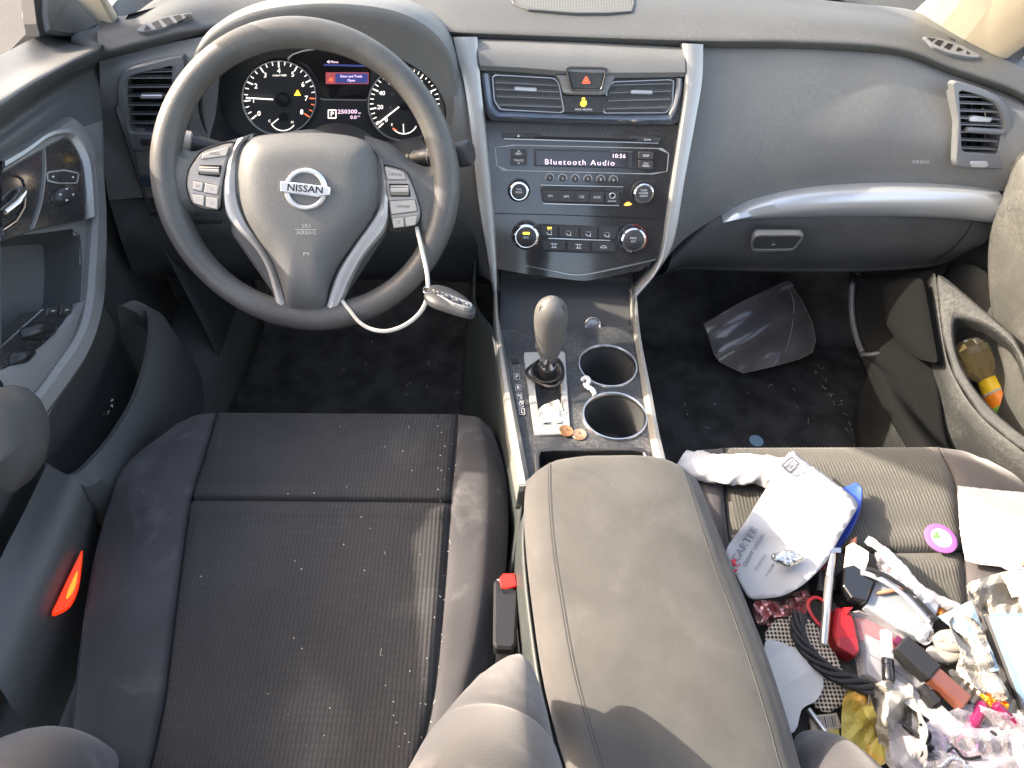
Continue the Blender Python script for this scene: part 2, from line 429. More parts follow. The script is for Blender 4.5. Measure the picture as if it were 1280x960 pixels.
mat('console_side', (.035, .042, .041), .5, bump=(G, 900, .25, .0006), dust=(10, DUSTC, .1))
mat('console_top', (.024, .026, .028), .45, bump=(G, 1100, .25, .0005), dust=(14, DUSTC, .42), specks=(190, .085, (.5, .48, .44), .7), stain=(16, (.16, .05, .055), .35, .62))
mat('console_silver', (.36, .35, .315), .42, .55, bump=('n', 300, .12), dust=(16, (.25, .23, .18), .5), specks=(170, .1, (.16, .14, .1), .6))
mat('console_recess', (.05, .051, .051), .5, bump=(G, 900, .3, .0006))  # plain grey lining of front tray, cup wells and coin slot
mat('shift_leather', (.10, .098, .092), .45, bump=(G, 700, .4, .0006), var=(20, .9, 1.1), dust=(30, DUSTC, .1))
mat('shift_plate', (.40, .39, .36), .4, .55, stain=(30, (.3, .2, .18), .4, .6), dust=(22, (.2, .18, .15), .3), bump=('n', 300, .06))
mat('rubber_black', (.012, .012, .012), .6)
mat('foil', (.75, .75, .73), .2, 1.0, bump=('n', 160, .5, .002))
mat('foil_paper', (.50, .485, .44), .35, .45, bump=('n', 200, .4, .002))
mat('tissue', (.72, .71, .68), .9, bump=('n', 250, .5, .002))
mat('copper', (.55, .27, .13), .4, .85, bump=('n', 500, .5, .0006), var=(90, .75, 1.2))
mat('copper_bright', (.68, .40, .24), .35, .85, bump=('n', 500, .5, .0006))
mat('carpet', (.060, .058, .058), 1, bump=('n', 420, .9, .003), var=(20, .7, 1.4), specks=(48, .02, (.3, .28, .26), .3), spec=.15)
mat('lint', (.55, .53, .48), .9)
mat('crumbs', (.12, .085, .055), .9)
mat('door_upper', (.065, .067, .067), .5, bump=(G, 700, .3, .0006), dust=(7, DUSTC, .12))
mat('door_mid', (.15, .15, .148), .48, bump=(G, 800, .25, .0006), var=(4, .93, 1.07))
mat('door_band', (.17, .168, .163), .48, bump=(G, 900, .2, .0005), var=(7, .93, 1.07), dust=(12, DUSTC, .15))
mat('door_dark', (.078, .081, .08), .5, bump=(G, 900, .3, .0006), dust=(9, DUSTC, .07))
mat('door_cloth', (.045, .043, .043), .9, bump=('n', 300, .3, .001))
mat('door_pad', (.055, .053, .05), .75, bump=('n', 300, .3, .001), var=(10, .9, 1.1))
mat('door_right', (.066, .065, .06), .5, bump=(G, 800, .3, .0006), var=(6, .9, 1.08), dust=(9, DUSTC, .25))
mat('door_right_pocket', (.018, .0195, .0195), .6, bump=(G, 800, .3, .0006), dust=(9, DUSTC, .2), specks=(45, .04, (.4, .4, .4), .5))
mat('beige', (.40, .355, .28), .7, bump=('n', 350, .15, .0008), var=(5, .93, 1.05))
mat('headliner', (.50, .47, .41), .95, bump=('n', 300, .3, .001))
mat('car_paint', (.5, .5, .5), .3, .4, coat=.8)
mat('rubber_seal', (.01, .01, .01), .6)
mat('lamp_red', (.7, .05, .01), .25, emit=((1, .03, .006), .16), bump=('n', 120, .3))
mat('emblem_chrome', (.72, .72, .71), .28, .75)
mat('lamp_orange', (.8, .2, .02), .25, emit=((1, .16, .02), .35))
mat('buckle', (.014, .014, .015), .4, bump=(G, 1200, .15, .0005))
mat('buckle_red', (.5, .02, .014), .35, bump=('n', 300, .05))
mat('pedal', (.05, .05, .05), .6)
mat('concrete', (.055, .054, .05), .9, bump=('n', 8, .3, .01), var=(.8, .85, 1.1))
mat('leaf', (.10, .16, .05), .7, var=(6, .6, 1.5))
mat('bark', (.1, .075, .05), .9)
# litter
mat('kick', (.008, .0083, .0083), .85, bump=(G, 900, .3, .0006), spec=.03)  # passenger footwell wall plastic, its shade darkened into the colour
mat('pouch_film', (.15, .135, .138), .22, alpha=.8, coat=.7, bump=('n', 25, .2, .003), var=(14, .85, 1.2))
mat('pouch_edge_highlight', (.30, .27, .27), .25, coat=.5)  # pale rim colour, also used for highlights painted on the folds
mat('paper', (.40, .396, .387), .8, bump=('n', 120, .12, .001))
mat('paper_cream', (.28, .268, .24), .8, bump=('n', 120, .2, .001))
mat('paper_grey', (.24, .228, .232), .8, bump=('n', 120, .2, .001))
mat('paper_bag', (.41, .41, .41), .45, bump=('n', 60, .12, .002))
mat('blue_plastic', (.015, .06, .38), .35)
mat('light_blue', (.24, .36, .44), .45, bump=('n', 90, .1, .001))
mat('purple', (.27, .09, .28), .5)
mat('chip_white', (.42, .42, .40), .5)
mat('chip_green', (.10, .28, .08), .5)
mat('ink', (.05, .05, .07), .7)
mat('ink_grey', (.20, .22, .26), .7)
mat('ink_red', (.6, .04, .06), .6)
mat('tube_silver', (.42, .42, .41), .3, .8, bump=('n', 200, .04))
mat('black_gloss', (.010, .010, .011), .12, coat=.6)
mat('black_satin', (.014, .014, .015), .35)
mat('black_cloth', (.012, .012, .014), .6, bump=('n', 300, .6, .002))
mat('red_plastic', (.33, .010, .014), .4, bump=('n', 200, .1))
mat('dark_red', (.22, .012, .02), .4)
mat('foil_pink', (.62, .34, .33), .22, .8, bump=('n', 200, .4, .002))
mat('mesh_beige', (.55, .46, .35), .85, dots=(.0062, (.012, .01, .01), .02), bump=('n', 300, .2))
mat('card_box', (.21, .235, .255), .35, coat=.3, var=(14, .93, 1.04))
mat('carton', (.66, .60, .50), .7)
mat('carton_brown', (.16, .06, .04), .6)
mat('yellow', (.42, .34, .08), .45, bump=('n', 120, .3, .002), var=(16, .8, 1.1), stain=(30, (.6, .22, .03), .7, .5))
mat('amber', (.65, .20, .03), .2, trans=.3)
mat('gloss_brown', (.12, .04, .025), .15, coat=.8, var=(25, .85, 1.2))
mat('skin_pink', (.5, .28, .25), .4)
mat('magenta', (.17, .008, .05), .2, coat=.5)
mat('pink_edge', (.62, .12, .36), .3)
mat('grey_glass', (.20, .26, .28), .08, coat=.8)
mat('phone_edge', (.28, .42, .55), .25, .7)
mat('brown_stick', (.30, .15, .09), .6)
mat('cardboard', (.34, .29, .22), .8)
mat('oil', (.95, .72, .32), .06, trans=.75, ior=1.33)
mat('label_orange', (.85, .24, .02), .45)
mat('label_yellow', (.85, .55, .03), .45)
mat('label_green', (.18, .42, .06), .45)
mat('cap_orange', (.75, .13, .02), .4)
mat('blue_disc', (.22, .36, .46), .6)
def clear(name, tint, gloss=.25, rough=.06, tr=.72):
    """thin clear film: transparent with a glossy skin."""
    m = bpy.data.materials.new(name); m.use_nodes = True; MATS[name] = m; nt = m.node_tree; nt.nodes.clear(); N = nt.nodes.new; L = nt.links.new
    o = N('ShaderNodeOutputMaterial'); t = N('ShaderNodeBsdfTransparent'); g = N('ShaderNodeBsdfPrincipled'); x = N('ShaderNodeMixShader'); f = N('ShaderNodeLayerWeight'); r = N('ShaderNodeMapRange')
    t.inputs[0].default_value = tuple(tint)+(1,); g.inputs['Base Color'].default_value = tuple(tint)+(1,); g.inputs['Roughness'].default_value = rough; g.inputs['Specular IOR Level'].default_value = .9
    f.inputs[0].default_value = gloss; r.inputs['To Min'].default_value = 1-tr; r.inputs['To Max'].default_value = .9
    L(f.outputs['Facing'], r.inputs[0]); L(r.outputs[0], x.inputs[0]); L(t.outputs[0], x.inputs[1]); L(g.outputs[0], x.inputs[2]); L(x.outputs[0], o.inputs[0]); return m
clear('clear_film', (.93, .91, .93), .2, .08, .93)
clear('clear_grey', (.70, .66, .67), .3, .10, .90)
clear('clear_violet', (.90, .86, .93), .25, .08, .90)
clear('clear_vial', (.9, .9, .9), .3, .04, .8)
clear('windshield_glass', (.93, .96, .95), .15, .02, .97)
# ---------------------------------------------------------------- the setting: ground outside, car floor, body shell
g = MB(); g.grid([[V((x, y, -.34)) for x in (-400, -40, -6, 6, 40, 400)] for y in (-400, -40, -6, 6, 40, 400)], 'concrete', smooth=False); structure(g.build('ground'))
fl = MB()
def floor_z(x, y):
    b = noise.noise(V((x*9, y*9, 1)))*.006+noise.noise(V((x*40, y*40, 4)))*.002
    z = .03+b
    if y > .42: z = .03+(y-.42)*1.15+b
    return z
fl.grid([[V((-.70+1.40*i/140, -.95+1.75*j/150, floor_z(-.70+1.40*i/140, -.95+1.75*j/150))) for i in range(141)] for j in range(151)], 'carpet')
structure(fl.build('floor'))
# lint and crumbs on the passenger carpet
rg = random.Random(5); lt = MB()
def fhit(px, py): 
    p = P(px, py, Z=.03)
    for _ in range(4): p = P(px, py, Z=floor_z(p.x, p.y)+.003)
    return p
for k in range(58):
    if k < 34:
        t = rg.random(); px, py = 1018+t*46+rg.gauss(0, 5), 448+t*90+rg.gauss(0, 6)
    elif k < 46: px, py = rg.uniform(830, 1020), rg.uniform(470, 552)
    else: px, py = rg.uniform(430, 600), rg.uniform(425, 505)
    a = fhit(px, py); d = V((rg.gauss(0, 1), rg.gauss(0, 1), 0)).normalized()*rg.uniform(.002, .007); e = V((rg.gauss(0, 1), rg.gauss(0, 1), 0))*.003
    if rg.random() < .45: lt.tube([a-d, a+e, a+d], .00035, 'lint', n=4)
    else: lt.ball(a, d*.28+V((.0008, 0, 0)), V((0, .0014, 0)), V((0, 0, .0012)), rg.choice(['lint', 'crumbs', 'crumbs']), n=6)
o = lt.build('carpet_lint'); tag(o, 'pale lint hairs and brown crumbs scattered on the black footwell carpet', 'lint', kind='stuff')
# inner wheelhouse / sill sides of the footwell
def wallstrip(name, rows, m, label, cat):
    w = MB(); w.patch(rows, m, 6, 6); o = w.build(name, solid=.004); return tag(o, label, cat)
# roof with headliner, windscreen, pillars
rf = thing('car_roof', (0, -.5, 1.24), 'beige lined car roof panel above the front seats', 'roof')
b = MB(); xs = [-.62, -.60, -.5, -.25, 0, .25, .5, .60, .62]
def rz(x, y): return 1.245-.06*(abs(x)/.62)**3-.02*((y+.5)/.6)**2
for nm, dz, mm, th in (('headliner', 0, 'headliner', .01), ('roof_skin', .03, 'car_paint', .004)):
    b = MB()
    for xa, ya in ((xs, (.02, -.04)), (xs, (-.72, -.9, -1.15)), ((-.62, -.60, -.5, -.43), (-.04, -.3, -.72)), ((.43, .5, .60, .62), (-.04, -.3, -.72))): b.patch([[V((x, y, rz(x, y)+dz)) for x in xa] for y in ya], mm, 2, 3)  # strips leave an unseen sunroof opening, added to let in sky light
    b.build(nm, rf, solid=th)
b = MB(); q = [V((x, y, rz(x, y)+.012)) for x, y in ((-.43, -.04), (.43, -.04), (.43, -.72), (-.43, -.72))]
for i in range(4): b.tube([q[i], q[(i+1) % 4]], .012, 'rubber_black', n=8)
b.build('added_sunroof_frame', rf)
# ---------------------------------------------------------------- dashboard
dash = thing('dashboard', (0, .35, .2), 'dark grey grained dashboard with a silver edged centre stack below the windscreen', 'dashboard')
lip = [(124, 76), (180, 60), (232, 47), (300, 40), (400, 38), (500, 40), (566, 47), (640, 50), (720, 53), (877, 58), (1000, 60), (1120, 68), (1190, 92), (1255, 114), (1284, 128)]
back = [(133, 27), (168, 24), (198, 4), (250, -22), (400, -45), (500, -52), (566, -54), (640, -54), (720, -52), (877, -34), (985, -2), (1060, 9), (1140, 18), (1205, 50), (1272, 76)]
yl = [.30, .31, .32, .36, .37, .36, .335, .333, .332, .33, .33, .325, .315, .30, .29]
zb = [.705, .71, .715, .72, .72, .72, .72, .72, .72, .72, .722, .72, .72, .71, .70]
L0 = [P(x, y, Y=q) for (x, y), q in zip(lip, yl)]; B0 = [P(x, y, Z=q) for (x, y), q in zip(back, zb)]
LE0 = [P(x, y-9, Y=q-.010) for (x, y), q in zip(lip, yl)]
rows = [[b_+V((0, .02, -.10)) for b_ in B0], B0]
for t, hz in ((.35, .012), (.7, .014), (.92, .005)): rows.append([b_.lerp(l_, t)+V((0, 0, hz)) for b_, l_ in zip(B0, LE0)])
LE = [P(x, y-9, Y=q-.010) for (x, y), q in zip(lip, yl)]
rows += [LE, [P(x, y-3.5, Y=q-.008) for (x, y), q in zip(lip, yl)], [P(x, y+1.5, Y=q+.002) for (x, y), q in zip(lip, yl)], [l_+V((0, .03, -.012)) for l_ in L0], [l_+V((0, .07, -.014)) for l_ in L0]]
dt = MB(); dt.patch(rows, 'dash_top', 5, 4); dt.build('upper_pad', dash); TOPT = bvh(dt)
def on_top(px, py, h=0.002):
    """point on the top pad (between the two rows above) under a pixel."""
    best = None
    for k in range(len(L0)-1):
        for t in range(0, 101, 2):
            for s in (0, .5):
                u = t/100; l_ = L0[k].lerp(L0[k+1], s); b_ = B0[k].lerp(B0[k+1], s); hz = .016*math.sin(min(1, u*1.25)*math.pi*.8)
                q = b_.lerp(l_, u)+V((0, 0, hz)); e = (V(proj(q))-V((px, py))).length
                if best is None or e < best[0]: best = (e, q)
    q = best[1]; d = ray(px, py); p = P(px, py, Z=q.z+h); return p
# grille in the middle of the top pad
TP = Pl(*cast(TOPT, 716, 6))
b = MB(); b.ring(TP, rnd([(632, -12), (792, -10), (793, 12), (788, 18), (720, 18), (650, 13), (642, 8)], 5), rnd([(635, -10), (789, -8), (790, 11), (786, 16), (720, 16), (652, 11), (645, 7)], 5), -.01, .0025, 'dash_top', b=.0005)
b.poly(TP, rnd([(635, -10), (789, -8), (790, 11), (786, 16), (720, 16), (652, 11), (645, 7)], 5), -.01, .0012, 'mesh_panel'); b.build('speaker_grille', dash)
# textured strip at the right corner + defroster outlets
def defrost(name, out, slots, hh):
    cx = sum(p[0] for p in out)/len(out); cy = sum(p[1] for p in out)/len(out)
    q0, n0 = cast(TOPT, cx, cy); pts_ = [cast(TOPT, *p) for p in out]; n1 = sum((p[1] for p in pts_ if p[1]), n0).normalized(); pl = Pl(q0+n1*.002, n1); b = MB()
    o2 = [V(p) for p in out]
    b.poly(pl, rnd(out, 3), -.006, hh, 'vent_frame', b=.0008)
    for s in slots: b.poly(pl, s, 0, hh+.0006, 'vent_dark', b=.0002)
    b.build(name, dash)
defrost('defroster_outlet', [(170, 39), (184, 29), (205, 22), (240, 17), (240, 20), (222, 30), (200, 38), (178, 41)], [[(181, 39.5), (184, 33), (190, 38)], [(190, 31), (198, 27), (204, 35.5), (196, 37.5)], [(202, 26), (212, 23), (219, 31), (210, 34)], [(217, 22), (226, 20), (230, 26), (223, 29.5)], [(230, 20.5), (238, 18.5), (234, 24)]], .0025)
defrost('defroster_outlet', [(1152, 47), (1170, 48), (1200, 58), (1222, 69), (1224, 73), (1212, 73), (1186, 68), (1165, 60)], [[(1157, 49), (1168, 50), (1163, 54)], [(1171, 51.5), (1178, 53), (1173, 60), (1166, 56)], [(1183, 55.5), (1190, 57.5), (1185, 64), (1178, 61)], [(1196, 60.5), (1202, 64), (1198, 66), (1193, 65)], [(1207, 65.5), (1211, 69), (1206, 69)]], .0025)
# instrument hood: closed loop from ridge to cluster face
HC = (408, 112)
ridge = [(234, 112), (236, 88), (246, 62), (268, 38), (312, 17), (372, 7), (432, 6), (490, 14), (532, 33), (558, 60), (569, 92), (572, 130), (566, 165), (545, 188), (480, 200), (400, 202), (320, 200), (268, 186), (242, 155)]
ridge = [(p[0], p[1]) for p in cr(ridge, 3, True)]
CL = Pl.three(P(405, 60, Y=.375), P(405, 178, Y=.345), P(500, 178, Y=.345))
copen = rnd([(272, 120), (278, 90), (310, 65), (400, 56), (480, 62), (526, 84), (549, 112), (550, 138), (535, 166), (500, 180), (400, 176), (302, 172), (280, 152)], 14)
n = 72
Rg = ang_ring(ridge, *HC, n); Co = ang_ring(copen, *HC, n)
def hoodY(py): return .262+.02*max(0, min(1, (py-20)/150))
Rw = [P(x, y, Y=hoodY(y)) for x, y in Rg]; Cw = [CL.hit(x, y) for x, y in Co]
outb = [p+V((0, .16, -.05 if proj(p)[1] < 90 else -.02)) for p in Rw]; outm = [p+V(((p.x+.34)*.03, .03, .004 if proj(p)[1] < 60 else 0)) for p in Rw]
in1 = [p.lerp(c, .10)+V((0, 0, 0)) for p, c in zip(Rw, Cw)]; in1 = [V((q.x, p.y+.004, q.z)) for p, q in zip(Rw, in1)]
in2 = [p.lerp(c, .35) for p, c in zip(in1, Cw)]; in2 = [V((q.x+(c.x-q.x)*.25, p.y+.012, q.z+(c.z-q.z)*.25)) for p, q, c in zip(Rw, in2, Cw)]
in3 = [q.lerp(c, .6)+V((0, -.004, 0)) for q, c in zip(in2, Cw)]
b = MB(); b.grid([outb, outm, Rw, in1, in2], 'dash', cu=True); b.build('instrument_hood', dash, subs=1)
b = MB(); b.grid([in2, in3, [c+V((0, .006, 0)) for c in Cw]], 'gauge_recess', cu=True); b.tube(in2+[in2[0]], .0012, 'groove', n=6); b.build('hood_liner', dash, subs=1)
# cluster
clu = MB(); clu.poly(CL, [(c[0], c[1]) for c in ang_ring([(HC[0]+(x-HC[0])*1.04, HC[1]+(y-HC[1])*1.06) for x, y in copen], *HC, 60)], -.004, 0, 'gauge_face'); clu = clu.build('instrument_cluster', dash)
def dial(name, c, rx, ry, m='gauge_face'):
    b = MB(); b.ring(CL, oval(*c, rx+2.2, ry+2.2, 60), oval(*c, rx, ry, 60), 0, .006, 'gauge_recess', n=60, b=.001)
    b.ring(CL, oval(*c, rx+.6, ry+.6, 60), oval(*c, rx-.7, ry-.7, 60), .001, .0064, 'gauge_silver', n=60, b=.0002); return b
def ticks(b, c, rx, ry, a0, a1, nmaj, nmin, m='gauge_mark', lmaj=7.5, lmin=4.5, red=None):
    for k in range(nmaj*nmin+1):
        t = k/(nmaj*nmin); a = R(a0+(a1-a0)*t); maj = k % nmin == 0; l = lmaj if maj else lmin; q = (math.cos(a), -math.sin(a))
        b.line(CL, [(c[0]+q[0]*(rx-1.5), c[1]+q[1]*(ry-1.5)), (c[0]+q[0]*(rx-1.5-l), c[1]+q[1]*(ry-1.5-l))], 1.6 if maj else 1.0, 'gauge_red' if red and t > red else m, .0012)
tc = (350, 121); b = dial('tachometer', tc, 46, 46)
ticks(b, tc, 46, 46, 218, -34, 8, 3, red=.86)
for k in range(9):
    a = R(218-252*k/8); b.text(CL, tc[0]+33*math.cos(a), tc[1]-33*math.sin(a)+.5, str(k), 6.2, 'gauge_mark', .0012)
b.text(CL, 349.5, 94, 'r/min×1000', 2.6, 'gauge_mark', .0012)
b.lathe(CL.at(354, 124), CL.n, [(.010, .001), (.010, .006), (.007, .008), (0, .0085)], 'rubber_black', 24)
b.line(CL, [(309, 120.5), (343, 122.6)], 1.7, 'gauge_mark', .007)
b.poly(CL, [(372, 112), (376, 119), (368, 119)], .0008, .0014, 'amber_lit', b=.0001)
b.lathe(CL.at(354, 146), CL.n, [(.006, .001), (.006, .004), (0, .0045)], 'rubber_black', 20)
b.line(CL, [(339, 155)]+[(354+math.cos(R(a))*17, 146-math.sin(R(a))*17) for a in range(212, 330, 8)], 1.1, 'gauge_mark', .0012); b.line(CL, [(340, 154.5), (349, 147.5)], 1.1, 'gauge_mark', .004)
b.text(CL, 337, 151, 'C', 3, 'gauge_mark', .0012); b.text(CL, 365.5, 152.5, 'H', 3, 'gauge_mark', .0012); b.build('tachometer', clu)
sc_ = (506, 129); b = dial('speedometer', sc_, 45, 46)
ticks(b, sc_, 45, 46, 222, -42, 8, 4)
for k, t in enumerate(('0', '20', '40', '60', '80', '100', '120', '140', '160')):
    a = R(222-264*k/8); b.text(CL, sc_[0]+31*math.cos(a), sc_[1]-31*math.sin(a), t, 5.4, 'gauge_mark', .0012)
for k, t in enumerate(('20', '60', '100', '140', '180')):
    a = R(196-212*k/4); b.text(CL, sc_[0]+19*math.cos(a), sc_[1]-19*math.sin(a), t, 2.6, 'print_grey', .0012)
b.lathe(CL.at(505, 128), CL.n, [(.010, .001), (.010, .006), (.007, .008), (0, .0085)], 'rubber_black', 24)
b.line(CL, [(471.5, 154), (500, 131.5)], 1.7, 'gauge_mark', .007)
b.line(CL, [(505+math.cos(R(a))*17, 150-math.sin(R(a))*17) for a in range(215, 330, 8)], 1.1, 'gauge_mark', .0012); b.line(CL, [(491, 160), (496, 163)], 1.8, 'gauge_red', .0014); b.line(CL, [(505, 166), (504.5, 154)], 1.1, 'gauge_mark', .004)
b.text(CL, 490, 155.5, 'E', 3, 'gauge_mark', .0012); b.text(CL, 520, 159, 'F', 3, 'gauge_mark', .0012); b.build('speedometer', clu)
b = MB(); b.poly(CL, rnd([(366, 64), (397, 59), (460, 60), (463, 92), (460, 123), (404, 122), (398, 100), (385, 80), (364, 74)], 4), 0, .002, 'lcd', b=.0004)
b.line(CL, [(361, 72), (367, 67), (380, 62.5), (397, 60)], 2, 'gauge_silver', .004); b.line(CL, [(361, 72), (362, 76)], 1.6, 'gauge_silver', .004)
b.line(CL, [(401, 122), (404, 123.5), (458, 124.3), (460, 121)], 1.3, 'gauge_silver', .004)
b.line(CL, [(405, 80.5), (460, 82)], 2.2, 'screen_blue', .0024); b.text(CL, 416, 77, '◀ Menu', 3, 'lcd_text', .0024)
b.poly(CL, rect(407.5, 90, 461, 104.5), .0018, .0022, 'screen_red', b=.0001); b.poly(CL, rect(419.5, 91.2, 460, 103.3), .0020, .0026, 'screen_blue', b=.0001)
b.poly(CL, [(411, 101), (412, 98), (414, 96), (416, 98), (417, 101)], .002, .0026, 'red_print', b=.0001)
b.text(CL, 439.5, 94.8, 'Door and Trunk', 3, 'lcd_text', .003, sx=.95); b.text(CL, 439.5, 99.8, 'Open', 3, 'lcd_text', .003)
b.build('trip_screen', clu)
b = MB(); b.ring(CL, rect(410, 137, 420.5, 148), rect(411, 138, 419.5, 147), 0, .001, 'gauge_mark', n=40, b=.0001); b.text(CL, 415.3, 142.6, 'P', 6.2, 'gauge_mark', .0012)
b.text(CL, 434.5, 139.5, '250300', 5, 'lcd_text', .0012, sx=1.15); b.text(CL, 449.5, 141, 'mi', 2.4, 'lcd_text', .0012); b.text(CL, 442, 146.5, '0.0', 4.2, 'lcd_text', .0012, sx=1.1); b.text(CL, 448.5, 145, 'mi', 2, 'lcd_text', .0012)
b.build('odometer', clu)

# driver side lower face of the dashboard: round the hood, then the knee panel
vent_cut_l = [(158, 100), (163, 92), (219, 79), (222, 167), (163, 163)]
cols = [(124, 76), (128, 110), (130, 150), (140, 186), (150, 244), (190, 345)]
b = MB()
rowsL = []
for y, xs_, Ys in ((None, None, None),): pass
rowsL = [[P(x, y, Y=q) for x, y, q in r] for r in (
 [(124, 77, .30), (160, 66, .31), (205, 55, .318), (275, 42, .322)],
 [(125, 100, .285), (160, 92, .29), (205, 86, .296), (275, 80, .30)],
 [(127, 150, .28), (160, 146, .282), (205, 142, .288), (270, 140, .30)],
 [(128, 190, .275), (165, 188, .277), (205, 188, .28), (262, 184, .285)],
 [(131, 220, .27), (175, 216, .268), (215, 216, .268), (290, 212, .27)],
 [(136, 250, .27), (185, 247, .262), (220, 247, .262), (310, 246, .262)])]
b.patch(rowsL, 'dash', 6, 6, cut=[rnd(vent_cut_l, 6)])
b.build('side_panel', dash)
b = MB()
b.patch([[P(x, y, Y=q) for x, y, q in r] for r in (
 [(236, 186, .285), (300, 196, .285), (400, 200, .285), (500, 196, .285), (572, 160, .285)],
 [(236, 215, .268), (310, 215, .268), (400, 215, .268), (500, 215, .268), (590, 200, .27)],
 [(236, 247, .262), (310, 247, .262), (400, 250, .262), (500, 250, .262), (604, 250, .262)])], 'dash', 5, 5); b.build('column_panel', dash)
b = MB()
b.patch([[P(x, y, Y=q) for x, y, q in r] for r in (
 [(136, 250, .28), (220, 248, .275), (310, 248, .275), (400, 250, .275), (500, 251, .275), (612, 250, .275)],
 [(141, 266, .27), (220, 262, .262), (310, 262, .262), (400, 263, .262), (500, 263, .262), (614, 264, .262)],
 [(152, 302, .25), (240, 300, .245), (310, 300, .245), (400, 300, .245), (500, 300, .245), (618, 310, .25)],
 [(166, 340, .27), (250, 338, .265), (320, 338, .265), (400, 338, .265), (500, 338, .265), (622, 345, .27)],
 [(172, 352, .36), (250, 350, .36), (320, 350, .36), (400, 350, .36), (500, 350, .36), (624, 355, .36)])], 'dash_low', 5, 5); b.build('knee_panel', dash)
KP = Pl(P(230, 280, Y=.254), V((0, -1, .1)))
b = MB(); b.poly(KP, rect(226, 273, 278, 279, 2), 0, .004, 'button', b=.001); b.poly(KP, rect(189, 262, 196, 269, 1.5), 0, .004, 'button', b=.001); b.build('fuse_lid', dash)
SPn = Pl(P(190, 225, Y=.266), V((0, -1, .1)))
b = MB(); b.poly(SPn, rect(176, 219, 196, 232, 3), 0, .005, 'gloss_navy', b=.001); b.build('panel_switch', dash)
# the dark fascia between instrument hood and centre stack
b = MB()
b.patch([[P(x, y, Y=q) for x, y, q in r] for r in (
 [(545, 40, .335), (566, 48, .333), (585, 50, .333)],
 [(560, 70, .30), (575, 85, .30), (590, 100, .305)],
 [(568, 130, .275), (582, 140, .275), (600, 160, .28)],
 [(560, 190, .268), (588, 200, .262), (610, 230, .262)],
 [(556, 256, .262), (596, 260, .25), (618, 290, .25)],
 [(600, 345, .265), (612, 350, .24), (626, 366, .235)])], 'dash', 5, 5); b.build('stack_side', dash)

def vent(pl, outer, inner, slats, tab, frame='vent_frame', deep=.03, depth_h=.007, wheel=None, vanes=(), name='air_vent'):
    vt = MB(); vt.ring(pl, outer, inner, -.004, depth_h, frame, n=72, b=.0022, hi=-deep, smooth=True); vt = vt.build(name, dash)
    b = MB(); b.poly(pl, [(sum(p[0] for p in inner)/len(inner)*.0+p[0], p[1]) for p in inner], -deep-.001, -deep, 'vent_dark')
    for x0, y0, x1, y1 in vanes: b.box((pl.at(x0, y0, -deep*.6)+pl.at(x1, y1, -deep*.6))/2, (pl.hit(x1, y1)-pl.hit(x0, y0))/2, pl.n*.004, (pl.hit(x0+1, y0)-pl.hit(x0, y0))*.6, 'vent_dark')
    b.build('vent_cavity', vt)
    for s in slats:
        b = MB(); a = pl.at(*s[0], .001); c = pl.at(*s[1], .001); e = (c-a).normalized(); w = pl.n.cross(e)
        b.box((a+c)/2-pl.n*.006, (c-a)/2, (pl.n*.9+w*(.35 if w.z > 0 else -.35))*.0060, pl.n.cross(e)*.0008, 'slat'); b.box((a+c)/2+pl.n*.0012, (c-a)/2, pl.n*.0008, pl.n.cross(e)*.0009, 'vent_frame'); b.build('slat', vt, bevel=.0004)  # paler front bar paints in the light the slat edge catches
    if tab:
        b = MB(); b.poly(pl, rnd(tab, 2), -.004, .005, 'vent_tab', b=.0012); b.build('slider_tab', vt)
    if wheel:
        b = MB(); b.poly(pl, rnd(wheel, 3), depth_h-.003, depth_h+.003, 'button' if wheel[0][0] < 600 else 'vent_tab', b=.001); b.build('thumb_wheel', vt)
    return vt
VL = Pl.three(P(150, 90, Y=.291), P(152, 180, Y=.279), P(230, 130, Y=.294))
vent(VL, rnd([(147, 110), (150, 92), (163, 82), (228, 67), (232, 70), (236, 186), (166, 186), (153, 172)], 9), rnd([(158, 103), (165, 93), (219, 79.5), (221, 165), (163, 163)], 5),
     [((158, 164-i*11.2), (222, 165-i*11.4)) for i in range(1, 7)]+[((180, 89.5), (220, 88))], [(176, 117), (204, 117), (204, 122), (176, 122)], wheel=[(177, 170), (200, 171), (200, 179), (179, 179)], vanes=[(168+14*i, 90, 168+14*i, 163) for i in range(4)])
# passenger face of the dashboard
top = [(868, 58), (920, 59), (1000, 60), (1080, 64), (1130, 71), (1190, 94), (1250, 116), (1279, 130)]
bot = [(800, 368), (848, 306), (905, 268), (960, 248), (1040, 236), (1130, 233), (1215, 236), (1262, 240)]
yt = [.333, .333, .330, .328, .322, .314, .30, .288]; yb = [.215, .245, .268, .272, .272, .268, .26, .25]
T0 = [P(x, y, Y=q) for (x, y), q in zip(top, yt)]; U0 = [P(x, y, Y=q) for (x, y), q in zip(bot, yb)]
rows = [[a+V((0, .05, .004)) for a in T0], [a+V((0, .006, 0)) for a in T0]]
for t in (.06, .25, .5, .75, .94, 1): rows.append([a.lerp(c, t)+V((0, -.022*math.sin(math.pi*min(1, t*1.0))**.8, 0)) for a, c in zip(T0, U0)])
rows.append([c+V((0, .02, -.006)) for c in U0])
vcut = rnd([(1195, 112), (1215, 117), (1240, 128), (1250, 145), (1252, 160), (1247, 192), (1199, 189), (1198, 150)], 5)
b = MB(); b.patch(rows, 'dash', 8, 6, cut=[vcut]); pf = b.build('passenger_panel', dash)
VR = Pl.three(P(1190, 105, Y=.281), P(1192, 205, Y=.248), P(1262, 150, Y=.278))
